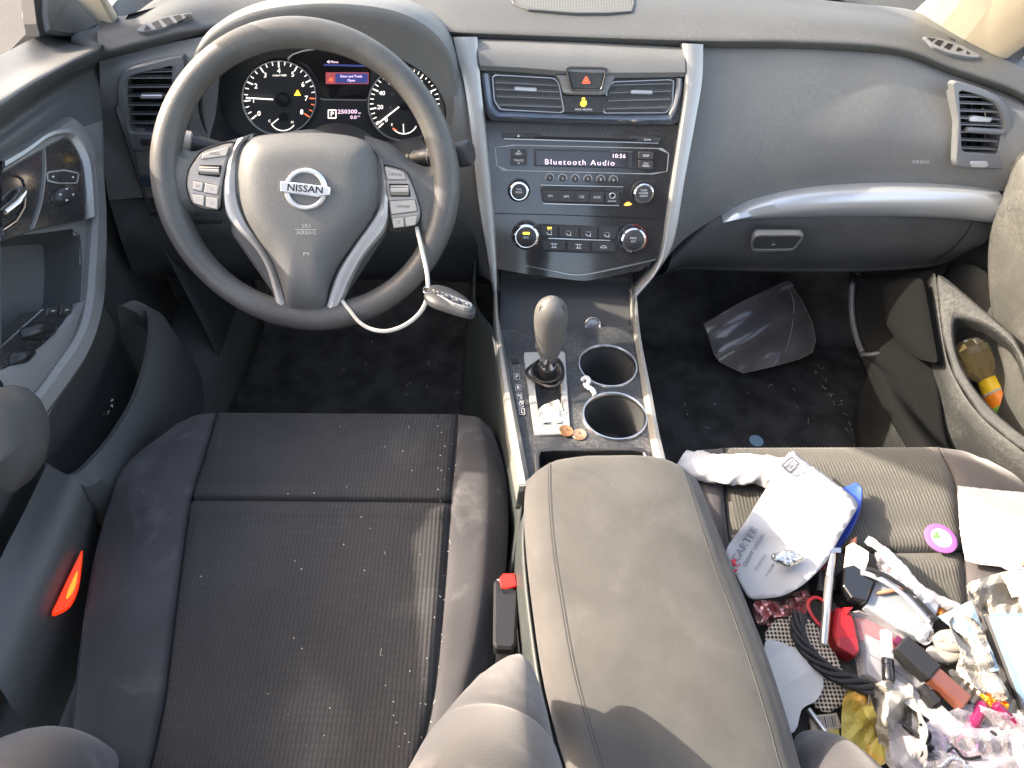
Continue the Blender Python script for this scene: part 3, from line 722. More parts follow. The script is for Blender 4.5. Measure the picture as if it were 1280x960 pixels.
vent(VR, rnd([(1186, 101), (1193, 100), (1230, 112), (1252, 124), (1262, 142), (1263, 170), (1258, 211), (1190, 208), (1193, 150)], 8), vcut,
     [((1196, y), (1250, y+2)) for y in (120, 128.5, 138, 147, 155, 164.5, 174.5, 184.5)], [(1209, 146), (1216, 144), (1239, 147), (1235, 152.5), (1209, 151.5)], wheel=[(1208, 200), (1229, 200), (1231, 205), (1226, 208), (1208, 207)], vanes=[(1210+13*i, 118, 1209+13*i, 190) for i in range(3)])
b = MB(); b.tube([VR.at(1205, 161.5, .004), VR.at(1251, 164.5, .004)], .0042, 'vent_frame'); b.build('slat_clip', dash)
AB = Pl(P(1148, 202, Y=.243), V((0, -1, .35))); 
b = MB(); b.text(AB, 1148, 201, 'AIRBAG', 4.4, 'print_grey', .007); b.build('airbag_lettering', dash)
# silver strip and glove box
SA = [(902, 270), (922, 260), (950, 250), (1000, 240), (1060, 235), (1130, 233.5), (1200, 236), (1250, 241)]; SB_ = [(902, 272), (930, 270.5), (960, 269), (1010, 267.5), (1070, 266.5), (1130, 267), (1190, 269.5), (1243, 275)]
SS = Pl.three(P(905, 268, Y=.262), P(1250, 240, Y=.245), P(1100, 268, Y=.250))
b = MB(); b.ribbon(SS, SA, SB_, [(0, -.02), (0, .006), (.12, .013), (.5, .017), (.85, .014), (1, .009), (1, -.02)], 'silver_strip', 8); b.build('silver_strip', dash)
gl = MB(); GT = [(840, 318), (870, 292), (905, 274), (1000, 269), (1100, 268), (1200, 271), (1241, 277)]; GB = [(822, 345), (850, 336), (905, 337), (1000, 339), (1090, 338), (1165, 332), (1213, 312)]
gt = [P(x, y, Y=q) for (x, y), q in zip(GT, (.25, .257, .258, .252, .25, .25, .25))]; gb = [P(x, y, Y=q) for (x, y), q in zip(GB, (.26, .262, .262, .262, .262, .262, .262))]
rows = [[a+V((0, .03, .01)) for a in gt], gt]+[[a.lerp(c, t)+V((0, -.016*math.sin(math.pi*t), 0)) for a, c in zip(gt, gb)] for t in (.3, .6, .9)]+[gb, [a+V((0, .04, -.012)) for a in gb], [a+V((0, .26, .02)) for a in gb]]
gl.patch(rows, 'dash_low', 6, 5); 
GP = Pl.three(P(905, 305, Y=.238), P(1100, 305, Y=.236), P(1000, 330, Y=.252))
gl.line(GP, [(1216, 274), (1205, 292), (1190, 308), (1165, 327)], 1.6, 'groove', .004)
gl = gl.build('glovebox', dash)
b = MB(); b.poly(GP, rnd([(938, 296), (944, 289), (1002, 289), (1003, 292), (994, 305), (990, 308), (940, 309)], 4), -.004, .007, 'dash_low', b=.003, smooth=False); b.ring(GP, rnd([(938, 296), (944, 288), (1003, 288), (1004, 292), (995, 305), (989, 309), (938, 310)], 4), rnd([(941, 296), (946, 290.5), (1000, 290.5), (1001, 292), (992, 304), (988, 306), (941, 307)], 4), 0, .0085, 'dash', n=48); b.lathe(GP.at(966, 300, .007), GP.n, [(.004, 0), (.004, .001), (.003, .0012), (.0028, .0003)], 'chrome_dull', 16); b.build('handle', gl)
# ---------------------------------------------------------------- centre stack (parts of the dashboard)
SP = Pl.three(P(720, 55, D=1.0), P(710, 350, D=1.13), P(720, 55, D=1.0)+V((.2, 0, 0)))
body = [(590, 50), (858, 58), (852, 140), (832, 270), (800, 350), (622, 350), (612, 240)]
b = MB()                                                       # padded brow above the outlets
brow = [(597, 50), (720, 54), (852, 59), (853, 99), (835, 96), (765, 99), (757, 103), (752, 116), (707, 115), (700, 103), (692, 97), (620, 91), (601, 88)]
A = [(596, 49), (660, 51), (720, 53), (790, 56), (852, 59)]; B_ = [(601, 89), (650, 93), (694, 97), (765, 99), (853, 97)]
b.ribbon(SP, A, [(601, 88), (655, 91), (730, 97), (790, 97), (853, 96)], [(0, -.03), (0, .004), (.15, .012), (.5, .019), (.85, .02), (1, .014), (1, -.02)], 'dash', 8)
b.poly(SP, rnd([(692, 92), (770, 93), (764, 102), (757, 117), (750, 119), (709, 118), (703, 116), (699, 102)], 3), -.01, .0165, 'dash', b=.002); b.build('stack_brow', dash)
b = MB(); b.ring(SP, rnd([(705, 83), (757, 84), (751, 113), (711, 113)], 2), rnd([(708, 86), (754.5, 87), (749, 111), (713.5, 111)], 2), .01, .0215, 'button', n=40, b=.0008)
b.poly(SP, rnd([(708, 86), (754.5, 87), (749, 111), (713.5, 111)], 2), .008, .0195, 'satin_black', b=.0012)
b.ring(SP, [(731, 94.5), (736.5, 104.5), (725.5, 104.5)], [(731, 96.8), (734.6, 103.3), (727.4, 103.3)], .019, .0201, 'red_print', n=30, b=.0001); b.poly(SP, [(731, 98.2), (733.4, 102.6), (728.6, 102.6)], .019, .0200, 'red_print', b=.0001); b.build('hazard_button', dash)
# outlet surround
b = MB(); so = rnd([(600, 88), (853, 96), (850, 150), (842, 156), (720, 155), (613, 151), (606, 140)], 6)
b.poly(SP, so, -.02, .004, 'satin_black', b=.001)
b.ribbon(SP, [(602, 92), (608, 130), (617, 146), (640, 148), (730, 150), (826, 152), (840, 146), (849, 120), (852, 98)], [(613, 92), (617, 126), (624, 138), (645, 139), (730, 143), (822, 143), (834, 139), (841, 118), (843, 98)], [(0, .003), (0, .009), (.3, .0115), (.8, .009), (1, .004)], 'gloss_navy', 6); b.build('outlet_surround', dash)
vent(SP.shift(.004), rnd([(614, 92), (694, 96.5), (699.5, 104), (707, 142), (624, 138), (616.5, 126)], 2.5), rnd([(617, 95), (692.5, 99), (697.5, 106), (703.5, 139.8), (626.5, 135.5), (619.5, 125)], 2.5),
     [((618, 103), (698, 107)), ((619, 111.5), (699.5, 115)), ((620.5, 120.5), (702, 123.5)), ((624, 131), (703.5, 134))], [(643, 108), (671, 109.5), (671, 115), (643, 113.5)], frame='chrome_dull', depth_h=.004, deep=.02, vanes=[(630+13*i, 100, 632+13*i, 135) for i in range(6)])
vent(SP.shift(.004), rnd([(764, 101), (843, 98), (841, 131), (833, 142), (751.5, 142.5), (757.5, 111.5)], 2.5), rnd([(766.5, 103.5), (840, 101), (838.3, 130.5), (831.5, 139.5), (755, 140), (760.5, 113)], 2.5),
     [((764, 106.5), (839, 104.5)), ((761, 116), (839, 114)), ((759, 126), (838, 124)), ((756.5, 136), (835, 134))], [(788, 112), (815, 112.5), (815, 118), (788, 117.5)], frame='chrome_dull', depth_h=.004, deep=.02, vanes=[(768+13*i, 106, 767+13*i, 138) for i in range(6)])
b = MB(); b.poly(SP, rnd([(703, 119), (758, 119.5), (753, 141), (706, 140.5)], 1.5), 0, .009, 'satin_black', b=.001)
b.poly(SP, oval(728.6, 123.7, 2, 2, 12), .008, .0093, 'amber_lit', b=.0001); b.poly(SP, [(725, 126.3), (732, 126), (732.6, 130), (730, 133), (727, 133), (724.6, 130.5)], .008, .0093, 'amber_lit', b=.0001); b.line(SP, [(723.8, 126), (733.5, 133.5)], 1.2, 'satin_black', .0095)
b.text(SP, 728.8, 136.6, 'PASS AIR BAG', 2.4, 'print_white', .0093); b.build('airbag_lamp', dash)
# silver side trims of the stack
pr = [(0, -.03), (0, .010), (.06, .0155), (.45, .0185), (.88, .0175), (1, .0145), (1, -.02)]
b = MB(); b.ribbon(SP, [(566, 47), (572, 75), (581, 110), (590, 175), (599, 257), (609, 315), (617, 366)], [(597, 47), (599, 75), (602, 110), (609, 175), (617, 257), (620.5, 315), (622, 366)], pr, 'silver', 8); b.build('silver_trim', dash)
b = MB(); b.ribbon(SP, [(877, 56), (875.5, 100), (868, 145), (854, 222), (840, 300), (819, 338), (795, 368)], [(850, 55), (853.5, 90), (852, 125), (843, 190), (833, 257), (821, 325), (788, 367)], pr, 'silver', 8); b.build('silver_trim', dash)
# gloss faceplate
fp = rnd([(606, 150), (850, 156), (846, 200), (834, 290), (826, 320), (800, 338), (735, 351), (724, 351), (660, 343), (620, 336), (616, 257)], 3)
b = MB(); b.poly(SP, fp, -.04, .005, 'gloss_black', b=.0015)
b.ribbon(SP, [(655, 330), (690, 336), (723, 341), (770, 333), (819, 322)], [(655, 331.5), (690, 338), (723, 343.3), (770, 335.3), (819, 324.3)], [(0, .004), (.3, .0075), (.7, .0075), (1, .004)], 'chrome_dull', 6)
b.line(SP, [(609, 152.5), (720, 156), (846, 158)], 1.2, 'groove', .0053)
b.line(SP, [(614, 266), (700, 268), (833, 273)], 1.0, 'groove', .0053)
face = b.build('faceplate', dash)
# radio
b = MB(); b.ring(SP, rnd([(618, 180), (836, 185), (833, 218), (621, 212.5)], 5), rnd([(619.2, 181), (834.8, 186), (832, 217), (622, 211.5)], 5), .004, .0058, 'print_grey', n=90, b=.0002)
b.poly(SP, rnd([(627, 166.5), (670, 166), (680, 170), (783, 172.5), (790, 168.5), (826, 171), (824, 178), (628, 172.5)], 2), .004, .007, 'satin_black', b=.0008)
b.poly(SP, rnd([(668, 170), (795, 173.3), (795, 176), (668, 172.6)], 1), .006, .0075, 'groove', b=.0002); b.line(SP, [(630, 173), (822, 178.5)], 1.1, 'chrome_dull', .0074)
radio = b.build('radio', dash)
b = MB(); b.poly(SP, rnd([(667, 185.5), (790, 188.5), (788.5, 210), (667.5, 207)], 1.5), .004, .0066, 'button', b=.001); b.poly(SP, [(670, 187.5), (784.5, 190), (784, 208.3), (670, 206)], .005, .0072, 'lcd', b=.0002)
b.text(SP, 724, 202.6, 'Bluetooth Audio', 6.6, 'lcd_text', .0076, ang=-.02, sx=1.12, sp=1.22, bold=-.008); b.text(SP, 772.5, 194.6, '10:56', 5, 'lcd_text', .0076, ang=-.02, sp=1.1); b.build('display', radio)
def btn(par, pts, t, cap, name='button', h=.0085, m='button', tx=None, r=1.5, tm='print_white', xtra=None):
    b = MB(); b.poly(SP, rnd(pts, r), .004, h, m, b=.0008); cx, cy = tx or (sum(p[0] for p in pts)/len(pts), sum(p[1] for p in pts)/len(pts))
    if t: b.text(SP, cx, cy, t, cap, tm, h+.0003, ang=-.02)
    if xtra: xtra(b, cx, cy, h+.0003)
    return b.build(name, par)
btn(radio, rect(638, 186, 658.5, 195.5), 'SEEK', 2.7, tx=(648.2, 191.5), xtra=lambda b, x, y, h: b.poly(SP, [(x-1.6, 188.7), (x, 186.9), (x+1.6, 188.7)], h-.0003, h, 'print_white', b=.0001))
btn(radio, rect(638, 196.5, 658.5, 206), 'TRACK', 2.7, tx=(648.2, 199.8), xtra=lambda b, x, y, h: b.poly(SP, [(x-1.6, 202.6), (x+1.6, 202.6), (x, 204.4)], h-.0003, h, 'print_white', b=.0001))
btn(radio, [(797, 189), (816, 189.5), (815.5, 199), (797, 198.5)], 'DISP', 2.7); btn(radio, [(797, 199.7), (815.5, 200.2), (815, 210.5), (797, 210)], 'iPod\nMENU', 2.2)
btn(radio, rect(639, 166.8, 657, 171.8), '▲', 2.5, h=.0082); btn(radio, [(800, 171.5), (816, 172), (816, 176.8), (800, 176.3)], 'SCAN', 2.3, h=.0082)
for k, x in enumerate((686.8, 702.7, 718.4, 734.2, 750.2, 766)):
    y = 221.6+k*.5; b = MB(); b.lathe(SP.at(x, y, .0045), SP.n, [(.0048, 0), (.0048, .002), (.0038, .003), (0, .003)], 'button', 20)
    b.line(SP, [(x+5.2*math.cos(a), y-5.2*math.sin(a)) for a in (R(q) for q in range(-20, 201, 20))], 1.1, 'print_grey', .0056); b.text(SP, x, y, str(k+1), 3, 'print_white', .0078); b.build('button', radio)
btns = [('FM', 677.5, 697), ('AM', 698, 716.5), ('CD', 717.5, 735.5), ('AUX', 736.5, 754.5), ('', 755.5, 773.5)]
b = MB(); b.ring(SP, rnd([(674, 229.5), (779.5, 232), (773.5, 256), (678, 253)], 2), rnd([(676, 236.5), (776.5, 238.5), (772, 254), (679, 251.5)], 2), .004, .0078, 'satin_black', n=60, b=.0006); b.line(SP, [(675.5, 230.3), (778, 232.6)], .9, 'chrome_dull', .0082); b.line(SP, [(678.8, 253.4), (773, 256)], .9, 'chrome_dull', .0082); b.build('button_frame', radio)
for t, a, c in btns: btn(radio, [(a, 237+(a-677)*.022), (c, 237+(c-677)*.022), (c-(1 if c > 770 else 0), 251+(c-677)*.024), (a+(1.5 if a < 680 else 0), 251+(a-677)*.024)], t, 3.1, r=.8)
b = MB(); b.ring(SP, oval(764.5, 243.5, 4, 4, 20), oval(764.5, 243.5, 2.6, 2.6, 20), .006, .0098, 'chrome_dull', n=20, b=.0002); b.poly(SP, oval(764.5, 243.5, 2.4, 2.4, 16), .008, .0092, 'groove', b=.0001); b.text(SP, 764, 250.3, 'AUX IN', 2, 'print_white', .009); b.build('jack_socket', radio)
def knob(par, x, y, r, cap_r, txt, cap, lit=None, ringm='chrome', dots=0):
    a = SP.at(x, y, .004); k = (SP.hit(x+4, y)-SP.hit(x-4, y)).length/8
    b = MB(); b.lathe(a, SP.n, [(r*1.18*k, 0), (r*1.18*k, .003), (r*1.08*k, .004), (r*1.04*k, .002)], 'satin_black', 40)
    b.lathe(a, SP.n, [(r*k, .002), (r*k, .012), (r*.97*k, .0145), (r*.86*k, .0155)], ringm, 40); b.lathe(a, SP.n, [(r*.87*k, .0150), (cap_r*k, .0158), (cap_r*.96*k, .0163), (0, .0166)], 'button', 40)
    for i, t in enumerate(txt): b.text(SP.shift(.004), x, y+(i-(len(txt)-1)/2)*cap*1.55+(1.6 if lit else 0)-.5, t, cap, 'print_white', .0171)
    if lit: b.poly(SP, rect(x-4, y-6, x+4, y-3.4, .6), .019, .0212, 'amber_lit', b=.0001)
    for q in range(dots): 
        w = R(215-250*q/(dots-1)); b.line(SP, [(x+math.cos(w)*(r*1.06), y-math.sin(w)*(r*1.06)), (x+math.cos(w)*(r*1.15), y-math.sin(w)*(r*1.15))], .8, 'print_grey', .0084)
    return b
knob(radio, 648.5, 237.2, 12, 9, ('VOL', 'PUSH'), 2.4).build('knob', radio); knob(radio, 802, 240, 12.5, 9.5, ('TUNE', 'FOLDER', 'AUDIO'), 2.2).build('knob', radio)
b = MB(); b.poly(SP, [(779, 255.5), (782, 252.5), (785, 251.5), (789.5, 254.5), (786, 256.2), (781, 256.5)], .004, .0056, 'orange_lit', b=.0001); b.build('anti_theft_lamp', radio)
# climate panel
b = MB(); b.poly(SP, rnd([(670, 278.5), (774, 282.5), (770.5, 315), (736, 316), (676, 313)], 4), .003, .0062, 'satin_black', b=.0012); b.line(SP, [(685, 296.8), (762, 299.5)], 1.1, 'chrome_dull', .0066); clim = b.build('climate_panel', dash)
def seatico(b, x, y, h, k=0):
    b.line(SP, [(x-3.5, y-1), (x-1.5, y+1.5), (x+2, y+1.5)], .8, 'print_white', h); b.line(SP, [(x+2.5, y-2), (x+2, y+2.6)], .7, 'print_white', h); b.line(SP, [(x-3, y-3.6), (x+3, y-3.4)], .7, 'print_grey', h)
for k, (a, c) in enumerate(((676, 697), (698, 723), (724, 746), (747, 769))):
    o = .037; btn(clim, [(a, 281+(a-676)*o), (c, 281+(c-676)*o), (c, 294.5+(c-676)*o), (a, 294.5+(a-676)*o)], '', 2, h=.0086, r=1, xtra=lambda b, x, y, h, k=k: (seatico(b, x, y+2, h, k), b.poly(SP, rect(x-2.6, y-5.5, x+2.6, y-3.4, .3), h-.0003, h+.0002, 'amber_lit', b=.0001) if k == 0 else None))
def wsico(b, x, y, h): b.line(SP, [(x-4, y-2.5), (x+4, y-2.2)], .8, 'print_white', h); b.line(SP, [(x-3.2, y+2), (x+3.2, y+2.2)], .8, 'print_white', h); b.line(SP, [(x-1.5, y-2), (x-1, y+3)], .6, 'print_white', h); b.line(SP, [(x+1.5, y-2), (x+1.8, y+3)], .6, 'print_white', h)
def carico(b, x, y, h): b.line(SP, [(x-4, y+1), (x-2, y-1.5), (x+2, y-1.5), (x+4, y+1)], .7, 'print_white', h); b.line(SP, [(x-4, y+1), (x+4, y+1.2)], .7, 'print_white', h)
for k, (a, c) in enumerate(((677, 707), (708, 737), (738, 769))):
    o = .03; btn(clim, [(a, 299+(a-676)*o), (c, 299+(c-676)*o), (c-1, 311.5+(c-676)*.02), (a+1, 311.5+(a-676)*.02)], '', 2, h=.0086, r=1, xtra=(wsico, wsico, carico)[k])
knob(clim, 657.4, 293, 15.5, 12, ('A/C',), 3, lit=1, dots=7).build('knob', clim)
b = knob(clim, 789.5, 297.5, 15.5, 12, ('MAX', 'A/C'), 2.6, dots=7)
b.line(SP, [(789.5+math.cos(R(q))*18, 297.5-math.sin(R(q))*18) for q in range(-40, 91, 10)], 1.0, 'dark_red', .0085); b.line(SP, [(789.5+math.cos(R(q))*18, 297.5-math.sin(R(q))*18) for q in range(90, 221, 10)], 1.0, 'gloss_navy', .0085); b.build('knob', clim)

# ---------------------------------------------------------------- centre console
CP = Pl.three(P(625, 416, Z=.40), P(800, 416, Z=.40), P(745, 600, Z=.415))
con = thing('center_console', (0, -.1, .05), 'dark dusty centre console with silver edges and a grey fabric armrest lid between the seats', 'console')
h1 = oval(759.6, 458.5, 35, 24.5, 40, .17); h2 = oval(768.5, 521.5, 38.5, 27.5, 40, .17); gate = rnd([(665.6, 456.7), (699, 456.7), (704.5, 526.7), (674.4, 528)], 4)
slot = rnd([(674, 568), (680, 566), (800, 565.5), (806, 570), (810, 600), (676, 605)], 4)
ca = [(626, 412), (631, 440), (637, 475), (644, 515), (651, 550), (659, 590), (664, 625)]; cb = [(790, 408), (794, 440), (801, 480), (807, 515), (813, 550), (820, 590), (827, 625)]
b = MB(); n1, n2 = 120, 150
pa = cr([V((*p, 0)) for p in ca], 25); pb = cr([V((*p, 0)) for p in cb], 25)
def gatefn(x, y): return 0
rows = [[CP.hit(*(a.lerp(c, i/n1).xy)) for i in range(n1+1)] for a, c in zip(pa, pb)]
b.grid(rows, 'console_top', smooth=False, cut=[h1, h2, gate, slot])
b.build('top_panel', con)
# box body under the panel, open at the top
b = MB(); L_ = [CP.hit(*p) for p in [(x-9, y) for x, y in ca]]; R_ = [CP.hit(*p) for p in [(x+7, y) for x, y in cb]]
Lx = L_+[V((-.064, -.29, .31))]; Rx = R_+[V((.10, -.30, .385))]
Fl = V((-.128, .20, .34)); Fr = V((.09, .20, .34))  # forward run hidden under the dash, added to block sun on the carpet
def dn(p, z, dx): return V((p.x+dx, p.y, z))
b.patch([[V((Fl.x, .61, .50)), V((Fl.x, .36, .44)), V((Fl.x, .22, .36)), V((Fl.x+.005, .17, .35))]+Lx, [dn(p, .25, -.012) for p in [V((Fl.x, .61, .50)), V((Fl.x, .36, .44)), V((Fl.x, .22, .36)), V((Fl.x+.005, .17, .35))]+Lx], [dn(p, .02, -.03) for p in [V((Fl.x, .61, .50)), V((Fl.x, .36, .44)), V((Fl.x, .22, .36)), V((Fl.x+.005, .17, .35))]+Lx]], 'console_side', 4, 4)
b.patch([[V((Fr.x, .61, .50)), V((Fr.x, .36, .44)), V((Fr.x, .22, .36)), V((Fr.x, .17, .35))]+Rx, [dn(p, .25, .012) for p in [V((Fr.x, .61, .50)), V((Fr.x, .36, .44)), V((Fr.x, .22, .36)), V((Fr.x, .17, .35))]+Rx], [dn(p, .02, .03) for p in [V((Fr.x, .61, .50)), V((Fr.x, .36, .44)), V((Fr.x, .22, .36)), V((Fr.x, .17, .35))]+Rx]], 'console_side', 4, 4)
b.build('side_panel', con, solid=.003)
tp = [(0, -.03), (0, .004), (.2, .010), (.6, .011), (1, .004), (1, -.01)]
b = MB(); b.ribbon(CP, [(617, 364), (618, 407), (626, 478), (637, 555), (648, 617)], [(623, 363), (626, 410), (637, 474), (652, 552), (664, 616)], tp, 'console_silver', 8); b.build('silver_trim', con)
b = MB(); b.ribbon(CP, [(795, 365), (801, 427), (816, 503), (824, 545), (833, 582)], [(788, 366), (791, 410), (801, 478), (810, 535), (818, 580)], tp, 'console_silver', 8); b.build('silver_trim', con)
# cubby in front
b = MB(); z0 = .385; q = [P(628, 414, Z=.398), P(790, 410, Z=.398)]; bk = [V((-.155, .185, z0)), V((.035, .185, z0))]
qa, qb = q; ba, bb = V((qa.x-.004, .19, z0)), V((qb.x+.01, .19, z0)); up = V((0, .012, .028)); 
b.patch([[qa, qa.lerp(qb, .5), qb], [qa+V((0, .008, -.012)), qa.lerp(qb, .5)+V((0, .008, -.014)), qb+V((0, .008, -.012))], [ba, ba.lerp(bb, .5), bb], [ba+V((0, .01, .02)), ba.lerp(bb, .5)+V((0, .01, .02)), bb+V((0, .01, .02))], [ba+up, ba.lerp(bb, .5)+up, bb+up]], 'console_recess', 4, 4)
b.grid([[qa, ba], [qa+V((-.004, .02, .012)), ba+up]], 'console_recess'); b.grid([[qb, bb], [qb+V((.004, .02, .010)), bb+up]], 'console_recess')
b.tube([ba+V((.03, -.004, .024)), bb+V((-.03, -.004, .024))], .0014, 'button', n=6)
b.build('front_tray', con)
LS = Pl(P(740, 406, Z=.40)+V((0, .028, -.002)), V((0, -.75, .65))); a = LS.hit(740.5, 406.5, .010)
b = MB(); b.lathe(a, LS.n, [(.0125, -.002), (.0125, .004), (.0115, .005), (.0098, .004), (.0095, -.02), (0, -.02)], 'chrome_dull', 32); b.lathe(a, LS.n, [(.0096, -.018), (.006, -.012), (.003, -.012)], 'groove', 24); b.build('power_socket', con)
# cup holders
for hh, dep in ((h1, .075), (h2, .075)):
    cx = sum(p[0] for p in hh)/len(hh); cy = sum(p[1] for p in hh)/len(hh); N = CP.n
    big = [(cx+(x-cx)*1.09, cy+(y-cy)*1.10) for x, y in hh]; b = MB()
    b.ring(CP, big, [(cx+(x-cx)*.985, cy+(y-cy)*.985) for x, y in hh], -.002, .0035, 'chrome_dull', n=64, b=.002, smooth=True); hb = b.build('cup_holder', con)
    b = MB(); top_ = [CP.hit(*p) for p in hh]; ce = CP.hit(cx, cy)
    b.grid([[ce+(p-ce)*s-N*d for p in top_] for s, d in ((1.0, -.001), (.97, .02), (.93, dep*.9), (.86, dep), (.4, dep), (.01, dep))], 'console_recess', cu=True); b.build('well', hb)
# shifter gate
b = MB(); b.ring(CP, rnd([(653.5, 442), (706, 440.5), (713, 544), (668, 546)], 3), gate, -.001, .0035, 'shift_plate', n=80, b=.0012, hi=-.012); gp = b.build('shifter_plate', con)
b = MB(); b.poly(CP, [(q_[0], q_[1]) for q_ in gate], -.018, -.012, 'console_top', b=.0002); b.build('gate_slider', gp)
for t, x, y in (('P', 646, 472), ('R', 647.8, 486), ('N', 649.2, 496), ('D', 650.8, 506), ('L', 652.4, 515.5)):
    b = MB(); b.poly(CP, rnd([(x-4, y-4.2), (x+3.4, y-4.2), (x+4, y+4.2), (x-3.4, y+4.2)], 1), 0, .0016, 'button', b=.0003); b.ring(CP, rnd([(x-4, y-4.2), (x+3.4, y-4.2), (x+4, y+4.2), (x-3.4, y+4.2)], 1), rnd([(x-3.3, y-3.5), (x+2.7, y-3.5), (x+3.3, y+3.5), (x-2.7, y+3.5)], .8), .0012, .002, 'print_grey', n=24, b=.0001); b.text(CP, x, y, t, 4.6, 'print_white', .0021, ang=-.12); b.build('gear_marker', con)
b = MB(); b.poly(CP, rnd([(639.5, 449), (647.5, 449), (648.5, 455), (640.5, 455)], 1), 0, .0015, 'rubber_black', b=.0003); b.build('shift_lock_cover', con)
b = MB(); b.ring(CP, rnd([(668, 566), (676, 562), (803, 561), (811, 566), (815, 604), (670, 610)], 4), slot, -.001, .004, 'satin_black', n=70, b=.0014, hi=-.05); b.poly(CP, [(s_[0], s_[1]) for s_ in slot], -.055, -.05, 'console_recess'); b.build('coin_slot', con)
# armrest lid
AP = Pl.three(P(770, 600, Z=.485), P(850, 600, Z=.485), P(800, 900, Z=.50))
al = [(657, 606), (655, 640), (658, 690), (665, 750), (677, 830), (695, 905), (712, 962), (735, 1050)]; ar = [(872, 604), (891, 650), (912, 703), (937, 765), (960, 825), (984, 900), (1001, 962), (1030, 1050)]
def mid(t): return [(a[0]+(c[0]-a[0])*t, a[1]+(c[1]-a[1])*t) for a, c in zip(al, ar)]
N = AP.n; yarch = lambda t: -32*(1-(2*t-1)**4)
ts = [0, .025, .07, .125, .14, .155, .2, .35, .5, .65, .8, .9, .96, 1]; hz = [-.03, -.012, -.003, .0012, .0006, .0014, .0025, .006, .0075, .0065, .003, -.002, -.009, -.024]
rows = []
for k in range(len(al)):
    row = []
    for t, h in zip(ts, hz):
        a, c = al[k], ar[k]; x = a[0]+(c[0]-a[0])*t; y = a[1]+(c[1]-a[1])*t+(yarch(t) if k == 0 else yarch(t)*.5 if k == 1 else 0)
        row.append(AP.hit(x, y, h-(.006 if k == 0 else 0)))
    rows.append(row)
front = [p+V((0, .004, -.012)) for p in rows[0]]; f2 = [p+V((0, -.004, -.04)) for p in rows[0]]
rows = [f2, front]+rows
side = lambda r, s: [r[0]+V((.004, 0, -.045))]+r+[r[-1]+V((-.004, 0, -.045))]
rows = [side(r, 1) for r in rows]
fine = [cr(r, 5) for r in rows]; colz = [cr([r[j] for r in fine], 8) for j in range(len(fine[0]))]; G_ = [[c[i] for c in colz] for i in range(len(colz[0]))]
js = 4*5+5
b = MB(); b.grid([r[:js+1] for r in G_], 'arm_side'); b.grid([r[js:] for r in G_], 'arm_fabric'); arm = b.build('armrest', con)
b = MB(); seam = [r[js]+N*.0008 for r in G_[14:]]
b.tube(seam, .0006, 'thread_grey', n=6)
for i in range(16, len(G_)-1, 1):
    for k in range(3):
        t = k/3; p = G_[i][js+3].lerp(G_[i+1][js+3], t); q_ = G_[i][js+3].lerp(G_[i+1][js+3], t+.2); b.tube([p+N*.0003, q_+N*.0003], .0005, 'thread_grey', n=4)
jr = len(G_[0])-15
b.tube([r[jr]+N*.0000 for r in G_[16:]], .0004, 'arm_fabric', n=5); b.build('stitching', arm)
b = MB(); b.patch([[V((-.060, -.235, .46)), V((0.02, -.23, .46)), V((.09, -.24, .46))], [V((-.062, -.23, .40)), V((.02, -.225, .40)), V((.095, -.235, .40))]], 'console_side', 4, 4)
b.patch([[AP.hit(*p)+V((.004, 0, -.06)) for p in al], [AP.hit(*p)+V((-.002, 0, -.14)) for p in al], [V((AP.hit(*p).x+.006, AP.hit(*p).y, .04)) for p in al]], 'console_side', 4, 4)
b.patch([[AP.hit(*p)+V((-.004, 0, -.06)) for p in ar], [AP.hit(*p)+V((.002, 0, -.14)) for p in ar], [V((AP.hit(*p).x+.02, AP.hit(*p).y, .04)) for p in ar]], 'console_side', 4, 4); b.build('storage_box', con, solid=.003)
# gear lever
gs = thing('gear_lever', CP.hit(685, 475), 'grey leather gear lever knob on a chrome shaft in the silver shifter plate', 'gear lever')
base = CP.hit(684, 478, -.012); topp = P(690, 372, D=.915)
ax = (topp-base).normalized(); Lh = (topp-base).length
def along(t): return base.lerp(topp, t)
b = MB(); b.tube([along(0), along(.2)], [.0135, .0125], 'rubber_black', n=20); b.tube([along(.1), along(.28), along(.42)], [.010, .0115, .0135], 'chrome', n=24); b.build('shaft', gs)
b = MB(); pts = [along(t) for t in (.36, .40, .5, .62, .74, .85, .93, .98, 1.0)]; b.tube(pts, [.0125, .0145, .0165, .0185, .0200, .0198, .0165, .0095, .003], 'shift_leather', n=28, flat=1.12); kn = b.build('knob', gs, subs=1)
b = MB(); sx = CR*-1; 
for s in (-1, 1): b.tube([along(t)+CR*(s*r_*.80)-CF*(r_*.62) for t, r_ in ((.42, .0150), (.5, .0165), (.62, .0186), (.74, .0201), (.85, .0199), (.92, .017))], .0006, 'thread', n=5)
b.build('stitching', kn)
b = MB(); c = along(.47)-CR*.0165; b.box(c, CR*.003, ax*.006, CF*.004, 'chrome_dull'); b.build('release_button', gs, bevel=.0015)
